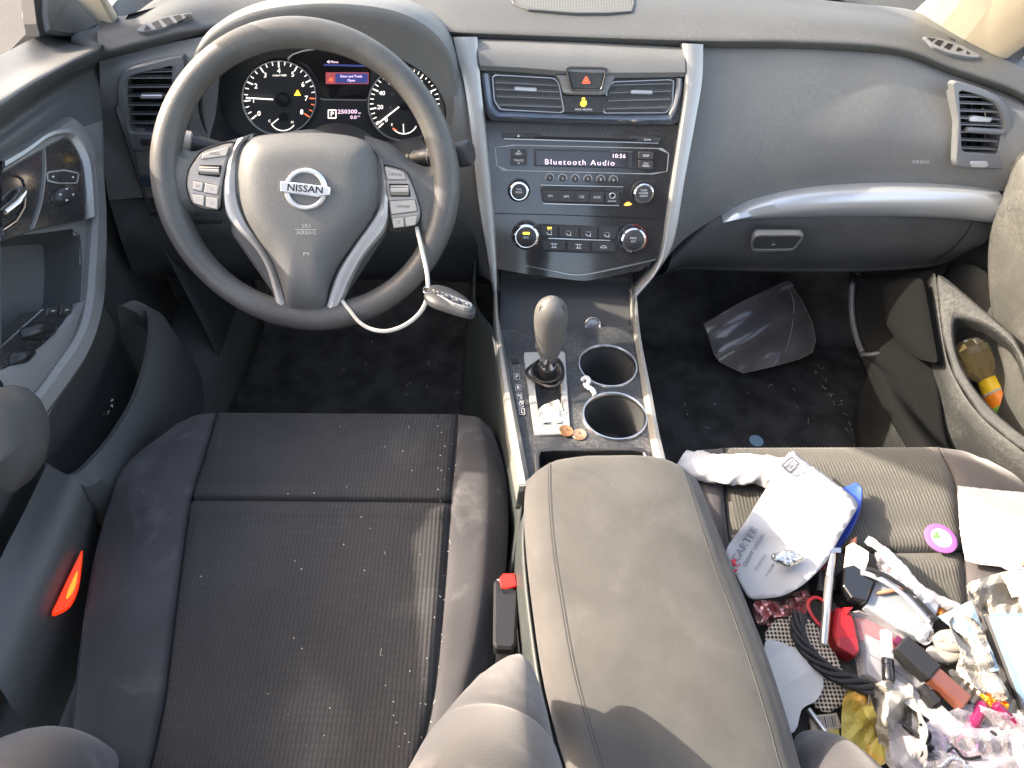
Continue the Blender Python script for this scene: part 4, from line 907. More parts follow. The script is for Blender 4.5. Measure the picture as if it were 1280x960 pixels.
# hair tie round the shaft, foil, tissue, coins
q = [CP.hit(681+23*math.cos(a), 465+17*math.sin(a)+4*math.sin(2*a), .010+.006*math.sin(a+1)) for a in (2*math.pi*k/40 for k in range(41))]
b = MB(); b.tube(q, .0022, 'rubber_black', n=8, caps=False); q2 = [CP.hit(684+19*math.cos(a), 463+15*math.sin(a), .015+.005*math.cos(a)) for a in (2*math.pi*k/40 for k in range(41))]; b.tube(q2, .0018, 'rubber_black', n=8, caps=False)
tag(b.build('hair_tie'), 'black elastic hair tie looped round the shaft of the gear lever', 'hair tie')
o = sheet(CP, [(671, 513), (680, 506), (697, 499), (700, 502), (704, 514), (708, 512), (706, 523), (700, 529), (688, 527), (676, 529), (673, 525), (674, 519)], 'foil_paper', h=.005, amp=.0035, cell=6, seed=3, freq=60).build('foil_wrapper', solid=.0004); tag(o, 'torn crumpled silver foil wrapper lying in the gear lever slot', 'wrapper')
b = MB(); t_ = [CP.hit(x, y, h) for x, y, h in ((727, 476, .004), (731, 472, .007), (736, 474, .008), (735, 480, .007), (731, 481, .005), (736, 484, .006), (741, 488, .005), (744, 494, .003))]
pts = cr(t_, 6); rg = random.Random(9); b.tube([p+V((rg.gauss(0, .0005), rg.gauss(0, .0005), 0)) for p in pts], [.0022+.0014*abs(math.sin(i*1.3)) for i in range(len(pts))], 'tissue', n=8); tag(b.build('tissue_twist'), 'small twisted white paper knot between the two cup holders', 'tissue')
for x, y, m, lab in ((707.2, 541, 'copper', 'darker brown copper coin half on the edge of the shifter plate'), (724, 544, 'copper_bright', 'brighter copper coin lying flat on the console behind the shifter plate')):
    n_ = (CP.n+(V((.12, 0, 0)) if m == 'copper' else V((0, 0, 0)))).normalized(); a = CP.at(x, y, .0035 if m == 'copper' else .001); b = MB(); b.lathe(a, n_, [(.0092, 0), (.0094, .0003), (.0094, .0012), (.0092, .0014), (.0088, .0014), (.0086, .00125), (0, .00125)], m, 36)
    pl = Pl(a+n_*.0012, n_)
    b.ball(a+n_*.0012, CR*.0028, CU*.0042, n_*.0003, m, n=12); b.line(pl, [(x-6, y-2), (x-5, y+2)], .8, m, .0003); tag(b.build('coin'), lab, 'coin', 'copper coins on the console')
# ---------------------------------------------------------------- steering wheel
t_, y_ = R(36), R(6)
WN = V((math.sin(y_)*math.cos(t_), -math.cos(y_)*math.cos(t_), math.sin(t_)))
WC = P(386.2, 226.5, D=.888); WP = Pl(WC, WN)
e1 = WN.cross(V((0, 0, 1))).normalized(); e2 = WN.cross(e1).normalized()
if e2.z < 0: e2 = -e2
sw = thing('steering_wheel', WC, 'dark grey three spoke steering wheel with a chrome emblem on its hub', 'steering wheel')
b = MB(); RM = .1685; rm = .0165; rows = []
for i in range(120):
    a = 2*math.pi*i/120; d = e1*math.cos(a)+e2*math.sin(a)
    k = 1+.06*math.cos(4*a)
    rows.append([WC+d*(RM+rm*k*math.cos(q))+WN*(rm*1.08*math.sin(q)) for q in (2*math.pi*j/20 for j in range(20))])
b.grid(rows, 'wheel_rubber', cu=True, cv=True); b.build('rim', sw)
# rubber arms that run from the rim to the hub
def arm(A, B_, H):
    b = MB(); b.ribbon(WP, A, B_, [(0, -.022), (0, -.006), (.12, H*.75), (.35, H), (.7, H*.9), (.9, H*.3), (1, -.008), (1, -.022)], 'wheel_rubber', 8); return b
arm([(206, 172), (222, 183), (238, 189), (262, 182), (316, 166)], [(208, 296), (222, 284), (236, 270), (262, 266), (300, 274)], .010).build('arm', sw)
arm([(455, 168), (488, 180), (515, 201), (538, 208), (556, 192)], [(470, 280), (492, 290), (522, 289), (534, 312), (552, 300)], .010).build('arm', sw)
b = MB(); b.poly(WP, rnd([(300, 172), (390, 160), (472, 185), (484, 290), (430, 372), (415, 398), (350, 398), (340, 368), (286, 290)], 10), -.035, -.004, 'wheel_rubber', b=.004); b.build('hub_back', sw)
# airbag pad
padp = [(379, 166.5), (410, 167), (440, 171), (462, 178), (472, 190), (475.6, 215), (475.5, 240), (470.5, 263), (459, 283), (444, 303), (424, 332), (413, 357), (406, 387), (384, 389.5), (362, 387.5), (354, 360), (341, 325), (321, 295), (306, 267), (299, 235), (299, 205), (305, 184), (318, 172), (345, 167.5)]
padp = [(p.x, p.y) for p in cr([V((*q, 0)) for q in padp], 4, True)]
b = MB(); b.pad(WP, padp, -.01, .034, 'hub', p=7, rings=22, c=(386, 245), n=110, hmin=.006); hub = b.build('hub_pad', sw)
def hh(x, y): return .0345
b = MB(); EP = WP.shift(.0335)
b.ring(EP, oval(382.5, 236.5, 27, 26.5, 64), oval(382.5, 236.5, 21, 20.5, 64), -.004, .0045, 'emblem_chrome', n=64, b=.0018, smooth=True)
b.poly(EP, rnd([(351, 226.5), (368, 228), (400, 232), (413.5, 234), (413, 244.5), (398, 246), (366, 242), (351.5, 240)], 2), -.002, .0055, 'emblem_chrome', b=.0012)
b.text(EP, 382.5, 236.4, 'NISSAN', 8.4, 'groove', .0060, ang=-.085, sx=1.12, bold=.015); b.build('emblem', hub)
b = MB(); b.text(EP, 383, 282.5, 'SRS', 5, 'print_grey', .0012, sp=1.1); b.line(EP, [(369, 286.7), (396, 287)], .8, 'print_grey', .0012); b.text(EP, 383, 291, 'AIRBAG', 5, 'print_grey', .0012); b.line(EP, [(379, 316), (387, 316.5), (385, 319)], 1.2, 'print_grey', .0012); b.line(EP, [(380, 316), (380, 319)], 1.2, 'print_grey', .0012); b.build('lettering', hub)
# silver spokes beside the pad
b = MB(); b.ribbon(WP, [(298, 176), (289, 195), (282, 228), (283, 262), (297, 286), (321, 311), (335, 336), (343, 363), (348, 381), (361, 388)], [(315, 170), (303, 185), (299, 215), (301, 248), (310, 275), (327, 302), (343, 328), (354, 358), (361, 380), (363, 389)], [(0, -.012), (0, .006), (.15, .011), (.5, .013), (.85, .010), (1, .002)], 'spoke_silver', 6); b.build('spoke_trim', sw)
b = MB(); b.ribbon(WP, [(470, 188), (480, 207), (485, 235), (487, 262), (482, 287), (456, 320), (440, 350), (430, 374), (422, 386), (405, 389)], [(462, 180), (474, 195), (477, 215), (476.5, 242), (470, 266), (444, 304), (425, 333), (414, 358), (408, 380), (404, 389)], [(0, -.012), (0, .006), (.15, .011), (.5, .013), (.85, .010), (1, .002)], 'spoke_silver', 6); b.build('spoke_trim', sw)
# switch pods
def pod(outline, buttons, roller, lab):
    b = MB(); b.poly(WP, rnd(outline, 7, 5), -.008, .012, 'pod', b=.003); pd = b.build('switch_pod', sw)
    b = MB(); b.ring(WP, rnd([(x+(x-sum(p[0] for p in outline)/len(outline))*.035, y+(y-sum(p[1] for p in outline)/len(outline))*.035) for x, y in outline], 7, 5), rnd(outline, 7, 5), -.004, .0105, 'groove', n=80, b=.0002); b.build('pod_gap', pd)
    for pts, t in buttons:
        b = MB(); b.poly(WP, rnd(pts, 1.5), .008, .0145, 'pod_button', b=.001); b.ring(WP, rnd([(x+(x-sum(p[0] for p in pts)/4)*.06, y+(y-sum(p[1] for p in pts)/4)*.10) for x, y in pts], 1.5), rnd(pts, 1.5), .011, .0125, 'pod_line', n=48, b=.0001)
        if t: b.text(WP, sum(p[0] for p in pts)/4, sum(p[1] for p in pts)/4, t, 3.2, 'pod_line', .0148, ang=-.06)
        b.build('button', pd)
    b = MB(); b.poly(WP, rnd(roller, 1.5), .008, .0135, 'groove', b=.0005); c = [(sum(p[0] for p in roller)/4+(x-sum(p[0] for p in roller)/4)*.9, sum(p[1] for p in roller)/4+(y-sum(p[1] for p in roller)/4)*.8) for x, y in roller]
    m0 = WP.at((c[0][0]+c[3][0])/2, (c[0][1]+c[3][1])/2, .012); m1 = WP.at((c[1][0]+c[2][0])/2, (c[1][1]+c[2][1])/2, .012); rr = (WP.hit(*c[0])-WP.hit(*c[3])).length/2
    b.tube([m0, m1], rr, 'pod_button', n=18)
    for k in (-.5, 0, .5): b.tube([m0+WN*rr*.86+(WP.hit(*c[0])-WP.hit(*c[3]))*.5*k, m1+WN*rr*.86+(WP.hit(*c[1])-WP.hit(*c[2]))*.5*k], .0005, 'pod_line', n=5)
    b.build('roller', pd)
pod([(236, 232), (239, 212), (254, 190), (283, 180), (298, 178), (288, 200), (281, 230), (278, 263), (258, 261), (243, 255)], [
    ([(258, 193), (291, 184), (287, 196), (256, 200)], 'MODE'), ([(246, 226), (259, 229), (257, 240), (245, 237)], '↵'), ([(261, 229), (278, 233), (276, 244), (259, 241)], '⊐'), ([(245, 242), (260, 245), (259, 258), (246, 254)], '–'), ([(262, 246), (277, 248), (276, 262), (262, 259)], '+')], [(254, 207), (281, 207), (278, 222), (252, 219)], 'l')
pod([(479, 206), (508, 214), (518, 235), (527, 266), (522, 282), (492, 286), (488, 266), (483, 232)], [
    ([(482, 209), (505, 216), (509, 225), (485, 225)], 'CANCEL'), ([(488, 251), (519, 250), (522, 264), (490, 268)], 'ON·OFF'), ([(491, 273), (505, 271), (506, 283), (493, 285)], '↺'), ([(507, 271), (522, 269), (520, 281), (508, 283)], '◠')], [(487, 230), (511, 230), (514, 246), (489, 246)], 'r')
# column cover and stalks behind the wheel
colm = MB(); c0 = WC-WN*.035-e2*.03; c1 = WC-WN*.03+V((0, .17, -.07))
colm.tube([c0, c0.lerp(c1, .15), c0.lerp(c1, .3), c1], [.04, .05, .055, .06], 'dash_low', n=36, flat=.8); tag(colm.build('steering_column'), 'black shroud of the steering column between wheel and dashboard', 'column')
st = thing('wiper_stalk', P(520, 203, D=.95), 'black wiper control stalk with a round end cap on the right of the steering wheel', 'stalk')
a, c = P(478, 205, D=.965), P(570, 193, D=.925); b = MB(); b.tube([a, a.lerp(c, .3), a.lerp(c, .75), c], [.0085, .0115, .012, .0125], 'button', n=20)
for t in (.36, .42, .66): p = a.lerp(c, t); b.tube([p, p.lerp(c, .02)], .0123, 'print_grey' if t > .5 else 'groove', n=20)
b.build('stalk', st); d = (c-a).normalized(); b = MB(); b.tube([c, c+d*.002, c+d*.018, c+d*.021, c+d*.0215], [.0125, .0165, .0165, .0145, .012], 'satin_black', n=24); b.build('end_cap', st)
tx = Pl(P(528, 200, D=.933), -CF); b = MB(); b.text(tx, 527, 200, 'OFF', 3.4, 'print_white', .0), b.text(tx, 536, 198.5, 'HI', 3, 'print_white', .0); b.build('lettering', st)
st = thing('indicator_stalk', P(240, 180, D=.95), 'short grey light and indicator stalk behind the left spoke of the steering wheel', 'stalk')
a, c = P(300, 192, D=.965), P(240, 178, D=.94); b = MB(); b.tube([a, c], [.009, .0105], 'button', n=18); b.build('stalk', st); d = (c-a).normalized(); b = MB(); b.tube([c, c+d*.002, c+d*.016, c+d*.018], [.0105, .0135, .0135, .011], 'pod', n=22); b.build('end_cap', st)
# cord with the remote key
pts = [WP.at(x, y, h) for x, y, h in ((521, 284, .004), (524, 296, .014), (528, 312, .024), (533, 332, .030), (535.5, 352, .034), (534, 370, .034), (525, 387, .034), (508, 401, .033), (487, 408.5, .032), (468, 407, .030), (452, 399, .026), (440, 386, .020), (429, 375, .010))]
b = MB(); b.tube(cr(pts, 6), .0026, 'cord', n=8, flat=.7); tag(b.build('key_cord'), 'thin white cord looped from the right spoke to the bottom of the steering wheel rim', 'cord')
KPl = Pl.three(P(531, 365, D=.85), P(594, 384, D=.842), P(560, 365, D=.858)); 
kf = thing('remote_key', KPl.hit(562, 374), 'dark grey remote car key with a row of buttons dangling on the white cord', 'car key')
out = [(531, 361), (536, 357), (546, 355.5), (562, 360), (580, 370), (591, 379), (595, 386), (592, 392), (584, 392), (570, 388), (545, 380), (535, 374), (531, 368)]
out = [(p.x, p.y) for p in cr([V((*q, 0)) for q in out], 3, True)]
b = MB(); b.pad(KPl, out, -.007, .006, 'fob', p=4, rings=6, n=48, hmin=-.001); b.add([KPl.hit(*q)-KPl.n*.007 for q in sample(out, 40)], [list(range(40))], 'fob'); b.build('case', kf)
b = MB(); b.ring(KPl, [(538, 369), (541, 366), (588, 384), (590, 389), (584, 391), (566, 385)], [(541, 369), (545, 370), (585, 386), (587, 388), (582, 388.5), (566, 383.5)], 0, .0062, 'fob_grey', n=40, b=.0003)
for x, y, t in ((546, 371.5, ''), (557, 376, ''), (569.5, 381.5, ''), (582, 387, '')): b.poly(KPl, rnd([(x-4, y-4.2), (x+4.4, y-.6), (x+3.6, y+3), (x-4.4, y-.2)], 1), .004, .0075, 'button', b=.0005); b.line(KPl, [(x-1.6, y-.8), (x+1.6, y+.4)], .9, 'print_grey', .0079)
b.build('button_strip', kf); b = MB(); b.tube([KPl.at(533+4*math.cos(q), 364+4*math.sin(q), .002) for q in (2*math.pi*k/20 for k in range(21))], .0009, 'chrome', n=6, caps=False); b.build('key_ring', kf)
# pedals
for nm, quad, lab in (('brake_pedal', [(292, 360), (345, 360), (343, 392), (294, 392)], 'ribbed black brake pedal in the driver footwell below the steering wheel'), ('accelerator_pedal', [(362, 362), (385, 362), (387, 440), (364, 440)], 'tall black accelerator pedal in the driver footwell beside the brake')):
    pass
PPl = Pl.three(P(310, 360, Y=.46), P(340, 360, Y=.46), P(325, 430, Y=.42))
pe = thing('accelerator_pedal', PPl.hit(328, 430), 'tall ribbed black pedal in the dark footwell below the steering wheel', 'pedal')
b = MB(); b.poly(PPl, rnd([(311, 345), (343, 345), (343, 430), (318, 432)], 4), -.012, 0, 'pedal', b=.002); b.build('pad', pe)
b = MB()
for x in (317, 325, 334, 341): b.ribbon(PPl, [(x-2, 348), (x-1, 428)], [(x+1.5, 348), (x+1.5, 428)], [(0, 0), (.2, .004), (.8, .004), (1, 0)], 'shift_leather', 2)
b.build('rib', pe)
BPl = Pl.three(P(230, 345, Y=.44), P(280, 345, Y=.44), P(250, 380, Y=.42)); pe = thing('brake_pedal', BPl.hit(255, 372), 'wide black brake pedal left of the tall pedal in the footwell', 'pedal')
b = MB(); b.poly(BPl, rnd([(228, 338), (286, 338), (284, 372), (232, 372)], 4), -.012, 0, 'pedal', b=.002); b.build('pad', pe); b = MB()
for y in (344, 352, 360, 367): b.ribbon(BPl, [(234, y), (280, y)], [(234, y+3), (280, y+3)], [(0, 0), (.3, .003), (.7, .003), (1, 0)], 'pedal', 2)
b.build('rib', pe)
# ---------------------------------------------------------------- seats
def cushion(seat, rowsk, zr, side, ins, crossv, nskip=0, wavy=.0):
    """rowsk: per row six pixel points (edge, crown, seam, seam, crown, edge)."""
    NV, v0 = 150, 0
    cols = [cr([V((*r[j], 0)) for r in rowsk], 30) for j in range(6)]; zz = cr([V((z, 0, 0)) for z in zr], 30); nv = len(zz)
    us = [0, .05, .12, .2, .235, .25, .265, .3, .4, .5, .6, .7, .735, .75, .765, .8, .88, .95, 1]
    ku = [0, .12, .25, .75, .88, 1]
    prof = {0: -.026, .05: -.004, .12: .010, .2: .009, .235: .004, .25: -.005, .265: .003, .3: .004, .4: .004, .5: .003, .6: .004, .7: .004, .735: .003, .75: -.005, .765: .004, .8: .009, .88: .010, .95: -.004, 1: -.026}
    rows = []
    for i in range(nv):
        base = [c[i].xy for c in cols]; row = []
        for u in us:
            k = max(j for j in range(5) if ku[j] <= u+1e-9); t = (u-ku[k])/(ku[k+1]-ku[k]); q = base[k].lerp(base[k+1], t)
            z = zz[i].x+prof[u]
            dz = i/30-crossv
            if .25 <= u <= .75: z -= .006*math.exp(-(dz/.045)**2)-.003*math.exp(-((abs(dz)-.18)/.12)**2)
            fr = max(0, 1-i/14); z -= .012*fr**2
            p = P(q.x, q.y, Z=z); row.append(p)
        row = [row[0]+V((.002, 0, -.16)), row[0]+V((-.003, 0, -.03))]+row+[row[-1]+V((.003, 0, -.03)), row[-1]+V((-.002, 0, -.16))]
        rows.append(row)
    r0 = rows[0]; rows = [[p+V((0, -.01, -.15)) for p in r0], [p+V((0, .006, -.03)) for p in r0], [p+V((0, .004, -.008)) for p in r0]]+rows
    G_ = [cr(r, 3) for r in rows]; a, c = 3*(2+5), 3*(2+13)
    b = MB(); b.grid([r[:a+1] for r in G_], side); b.build('cushion_bolster', seat); b = MB(); b.grid([r[c:] for r in G_], side); b.build('cushion_bolster', seat)
    b = MB(); b.grid([r[a:c+1] for r in G_], ins); b.build('cushion_insert', seat)
    b = MB()
    for j in (a, c): b.tube([G_[i][j]+V((0, 0, .0012)) for i in range(3, len(G_), 2)], .0009, 'thread', n=5)
    i = int(crossv*30)+3; b.tube([G_[i][j]+V((0, 0, .0012)) for j in range(a, c+1)], .0009, 'thread', n=5)
    for j in (6, len(G_[0])-7): b.tube([G_[i][j]+V((0, 0, .0006)) for i in range(3, len(G_), 2)], .0014, side, n=6)
    b.build('seam', seat); return G_, a, c
ds = thing('driver_seat', (-.33, -.3, .05), 'empty black fabric driver seat with dusty side bolsters and lint specks', 'car seat')
DS, da, dc = cushion(ds, [
 [(222, 530), (245, 519), (272, 516), (572, 518), (598, 522), (613, 536)],
 [(160, 580), (205, 574), (256, 572), (569, 571), (605, 571), (627, 578)],
 [(138, 632), (190, 630), (240, 625), (563, 628), (607, 630), (633, 625)],
 [(118, 705), (172, 705), (228, 705), (558, 705), (603, 705), (630, 703)],
 [(103, 800), (157, 800), (216, 800), (550, 800), (592, 800), (616, 795)],
 [(93, 890), (145, 890), (205, 885), (540, 882), (573, 882), (600, 875)],
 [(88, 975), (135, 978), (185, 975), (520, 965), (555, 965), (588, 960)]], [.355, .362, .358, .350, .342, .336, .334], 'seat_side', 'seat_insert', 2.0)
# loose lint on the driver seat
rg = random.Random(11); lt = MB()
for k in range(70):
    i = rg.randrange(8, len(DS)-6); j = int(min(dc+2, max(da-2, rg.gauss(dc-6, 6)))) if k < 60 else rg.randrange(da-8, dc+4)
    a = DS[i][j].lerp(DS[i+1][min(j+1, len(DS[0])-1)], rg.random())+V((0, 0, .0012)); d = V((rg.gauss(0, 1), rg.gauss(0, 1), 0)).normalized()*rg.uniform(.0008, .004); e = V((rg.gauss(0, 1), rg.gauss(0, 1), 0))*.0012
    if rg.random() < .25: lt.tube([a-d, a+e, a+d], .00025, 'lint', n=4)
    else: s = rg.uniform(.35, 1.0); lt.ball(a, V((.0011*s, 0, 0)), V((0, .0009*s, 0)), V((0, 0, .0008*s)), 'lint', n=6)
tag(lt.build('seat_lint'), 'white lint and crumbs sprinkled along the right seam of the driver seat', 'lint', kind='stuff')
ps = thing('passenger_seat', (.42, -.35, .05), 'grey ribbed fabric passenger seat lit by the sun and buried in litter', 'car seat')
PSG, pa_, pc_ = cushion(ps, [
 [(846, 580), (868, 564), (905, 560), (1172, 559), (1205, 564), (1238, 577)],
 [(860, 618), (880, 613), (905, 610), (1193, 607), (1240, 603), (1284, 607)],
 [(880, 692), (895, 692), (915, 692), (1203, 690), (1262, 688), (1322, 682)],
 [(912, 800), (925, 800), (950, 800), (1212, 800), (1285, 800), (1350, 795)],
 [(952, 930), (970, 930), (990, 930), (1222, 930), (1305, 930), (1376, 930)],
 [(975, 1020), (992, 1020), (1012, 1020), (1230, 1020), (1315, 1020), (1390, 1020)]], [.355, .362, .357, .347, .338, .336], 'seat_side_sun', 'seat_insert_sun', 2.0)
def spine(name, par, pts, rad, m, flat=1.0, label=None):
    global SPT
    b = MB(); c = cr(pts, 6); rr = [q.x for q in cr([V((r_, 0, 0)) for r_ in rad], 6)]; b.tube(c, rr, m, n=32, flat=flat); SPT = bvh(b); return b.build(name, par, label=label)
# driver backrest with the two bolsters that show at the bottom edge
bb_ = spine('backrest_bolster', ds, [P(650, 822, D=.60), P(647, 832, D=.594), P(640, 856, D=.578), P(630, 890, D=.555), P(620, 928, D=.53), P(612, 965, D=.505), P(600, 1050, D=.44), P(585, 1180, D=.38)], [.005, .0125, .0235, .0345, .0435, .051, .058, .058], 'bolster')
b = MB(); b.tube(cr([V((-.082, -.50, .34)), V((-.079, -.494, .42)), V((-.077, -.490, .48)), V((-.079, -.494, .53)), V((-.083, -.508, .575)), V((-.088, -.535, .61))], 4), [.016]*5+[.020]*4+[.022]*4+[.024]*4+[.024]*4, 'bolster', n=20); b.build('bolster_base', ds)  # hidden lower bolster, added to fill out the shadow on the armrest
sw_ = [P(650, 826, D=.705), P(634, 875, D=.645), P(612, 965, D=.545)]
spine('backrest_bolster', ds, [P(148, 958, D=.76), P(120, 962, D=.73), P(80, 975, D=.69), P(35, 1000, D=.64), P(-10, 1060, D=.57), P(-60, 1200, D=.47)], [.006, .024, .045, .060, .066, .062], 'bolster')
def back(par, x0, x1, m, ms):
    b = MB(); rows = []
    for y, z in ((-.515, .34), (-.545, .40), (-.60, .52), (-.68, .70), (-.76, .88), (-.80, .95), (-.84, .965), (-.88, .93), (-.86, .75), (-.72, .40), (-.64, .33)):
        rows.append([V((x0+(x1-x0)*t, y-.02*math.sin(math.pi*t) if y > -.8 else y, z)) for t in (0, .1, .3, .5, .7, .9, 1)])
    b.patch(rows, m, 4, 5); b.build('backrest', par)
    b = MB()
    for s in (.36, .64): x = x0+(x1-x0)*s; b.tube([V((x, -.84, .95)), V((x, -.86, 1.02))], .006, 'chrome', n=12)
    b.build('headrest_post', par); b = MB(); b.ball(V(((x0+x1)/2, -.88, 1.06)), V((.13, 0, 0)), V((0, .05, 0)), V((0, 0, .07)), ms, n=24); b.build('headrest', par)
back(ds, -.53, -.13, 'seat_insert', 'seat_side')
spine('backrest_bolster', ps, [P(1000, 925, D=.76), P(1012, 935, D=.74), P(1035, 960, D=.70), P(1060, 1000, D=.65), P(1085, 1060, D=.58), P(1110, 1180, D=.48)], [.005, .018, .034, .043, .05, .055], 'seat_side')
back(ps, .19, .60, 'seat_insert', 'seat_side')
# driver buckle between seat and console
bk = thing('seat_belt_buckle', P(628, 790, Z=.32), 'black seat belt buckle with a red release button beside the driver seat', 'buckle')
BP = Pl.three(P(617, 722, D=.845), P(648, 722, D=.845), P(630, 808, D=.79))
b = MB(); b.poly(BP, rnd([(617, 726), (622, 722), (624, 737), (633, 741), (647, 735), (648, 745), (645, 806), (640, 811), (620, 810), (616, 804)], 3), -.024, .0, 'buckle', b=.003); b.build('body', bk, bevel=.001)
b = MB(); b.poly(BP, rnd([(624, 723), (629, 717), (644, 717), (647, 733), (633, 737), (626, 735)], 2), -.016, .002, 'buckle_red', b=.0015); b.build('release_button', bk, label='red release button of the buckle')
b = MB(); b.poly(BP, [(621, 722), (624, 722), (625, 735), (633, 739), (633, 742), (622, 738)], -.018, -.003, 'print_grey', b=.0004); b.build('tongue_slot', bk)
b = MB(); a = BP.hit(630, 808, -.012); b.tube([a, a+V((0, -.05, -.06)), a+V((0, -.10, -.16))], .009, 'buckle', n=10, flat=.4); b.build('stem', bk)
# ---------------------------------------------------------------- driver door
dd = thing('driver_door', (-.68, -.05, .2), 'grey driver door with a silver arc trim, window switches and a dark storage pocket', 'car door')
LP = Pl(V((-.665, 0, .70)), V((.2, 0, .065)))
def dx(x, y, h=0): return LP.hit(x, y, h)
cav = [(0, 297), (40, 293), (92, 290), (99, 294), (101, 330), (99, 375), (90, 387), (70, 395), (45, 420), (0, 450)]
rows = [
 [P(140, 24, X=-.70), P(112, 38, X=-.71), P(80, 45, X=-.715), P(45, 47, X=-.715), P(0, 69, X=-.715), P(-60, 95, X=-.715)],
 [P(134, 40, X=-.665), P(105, 55, X=-.672), P(72, 68, X=-.675), P(40, 80, X=-.675), P(0, 100, X=-.675), P(-60, 128, X=-.675)],
 [P(127, 57, X=-.635), P(92, 74, X=-.637), P(62, 90, X=-.637), P(35, 105, X=-.637), P(0, 128, X=-.637), P(-60, 165, X=-.637)],
 [P(125, 72, X=-.642), P(92, 88, X=-.645), P(62, 105, X=-.645), P(35, 122, X=-.645), P(0, 148, X=-.645), P(-60, 187, X=-.645)],
 [P(124, 82, X=-.66), P(92, 100, X=-.665), P(62, 118, X=-.667), P(35, 136, X=-.667), P(0, 162, X=-.667), P(-60, 203, X=-.667)],
 [P(126, 110, X=-.655), P(95, 125, X=-.657), P(65, 140, X=-.657), P(35, 160, X=-.657), P(0, 185, X=-.657), P(-60, 225, X=-.657)],
 [dx(128, 150), dx(100, 160), dx(66, 172), dx(35, 185), dx(0, 205), dx(-60, 245)],
 [dx(130, 210), dx(104, 215), dx(70, 222), dx(35, 230), dx(0, 245), dx(-60, 280)],
 [dx(131, 270), dx(108, 274), dx(72, 280), dx(36, 285), dx(0, 290), dx(-60, 310)],
 [dx(130, 340), dx(106, 340), dx(72, 340), dx(36, 345), dx(0, 360), dx(-60, 390)],
 [dx(124, 395), dx(100, 395), dx(70, 400), dx(36, 420), dx(0, 450), dx(-60, 490)],
 [dx(105, 440), dx(85, 440), dx(60, 450), dx(30, 475), dx(0, 510), dx(-60, 560)],
 [dx(66, 510), dx(50, 515), dx(38, 520), dx(20, 540), dx(-10, 570), dx(-60, 610)],
 [dx(30, 570), dx(22, 575), dx(10, 580), dx(-10, 590), dx(-30, 610), dx(-70, 650)]]
wrap = []
for r in rows: wrap.append([r[0]+V((-.055, .035, -.004)), r[0]+V((-.018, .012, 0))]+r)
wrap.append([p+V((-.05, 0, -.03)) for p in wrap[-1]])
b = MB(); b.patch(wrap[:7], 'door_upper', 6, 6); b.patch(wrap[6:], 'door_mid', 8, 7, cut=[cav]); b.build('panel', dd)
b = MB()                                        # pale band that frames the armrest
b.ribbon(LP, [(-8, 200), (30, 178), (60, 160), (84, 147), (105, 165), (121, 200), (128, 260), (129, 330), (125, 385), (108, 440), (80, 485), (35, 545)], [(-8, 222), (30, 200), (56, 186), (82, 176), (97, 195), (107, 225), (109, 270), (105, 330), (101, 378), (90, 418), (62, 460), (18, 520)], [(0, -.012), (0, .004), (.25, .012), (.8, .013), (1, .008), (1, -.012)], 'door_band', 6); b.build('armrest_band', dd)
b = MB(); b.ribbon(LP, [(-8, 203), (20, 187), (45, 170), (62, 164), (82, 164), (95, 177), (105, 202), (109, 240), (110, 272)], [(-8, 218), (20, 200), (45, 181), (62, 175), (76, 176), (86, 187), (95, 208), (99, 240), (101, 276)], [(0, 0), (0, .010), (.2, .0155), (.6, .0165), (1, .011), (1, 0)], 'silver', 8); b.build('silver_trim', dd)
b = MB(); b.poly(LP, rnd([(-8, 220), (20, 200), (45, 181), (62, 175), (76, 176), (86, 187), (95, 208), (99, 240), (101, 276), (70, 283), (35, 290), (0, 302), (-8, 305)], 5), -.01, .009, 'gloss_black', b=.001); 
b.ribbon(LP, [(44, 186), (45, 215), (40, 255), (29, 289)], [(46.5, 185), (48, 215), (43.5, 255), (33, 288)], [(0, .008), (.3, .0125), (.7, .0125), (1, .008)], 'silver', 6)
bz = b.build('switch_bezel', dd)
b = MB(); b.poly(LP, rnd([(50, 218), (72, 215), (90, 219), (88, 231), (64, 231), (51, 228)], 3), .006, .011, 'button', b=.0015); b.ring(LP, rnd([(50, 217), (72, 214), (91, 218), (89, 232), (63, 232), (50, 229)], 3), rnd([(51.5, 218.5), (72, 216), (89, 219.5), (87.5, 230.5), (64, 230.5), (52, 227.5)], 3), .008, .0105, 'print_grey', n=48, b=.0002)
b.poly(LP, [(66, 217), (70, 216.5), (70, 230), (66, 230)], .009, .0125, 'satin_black', b=.0006); b.poly(LP, oval(57, 223.5, 1.2, 1.2, 10), .01, .0115, 'print_white', b=.0001); b.poly(LP, oval(82, 224, 1.2, 1.2, 10), .01, .0115, 'print_white', b=.0001); b.build('lock_switch', bz)
b = MB(); b.ring(LP, oval(69.5, 247, 15, 13.5, 40), oval(69.5, 247, 12.6, 11.2, 40), .008, .0115, 'gloss_black', n=40, b=.0008); b.pad(LP, oval(69.5, 247, 12.4, 11, 40), .008, .017, 'button', p=5, rings=6, n=40, hmin=.011)
for a in range(4): b.poly(LP, oval(69.5+8*math.cos(a*math.pi/2), 247+7*math.sin(a*math.pi/2), 1.2, 1.2, 8), .014, .0172, 'print_white', b=.0001)
b.build('mirror_knob', bz)
b = MB(); b.ring(LP, rnd([(-8, 222), (12, 218), (24, 225), (25, 262), (14, 285), (-8, 300)], 8), rnd([(-8, 226), (11, 222), (21, 228), (22, 261), (11, 281), (-8, 295)], 8), .006, .0115, 'gloss_black', n=50, b=.001); hn = b.build('handle_recess', dd)
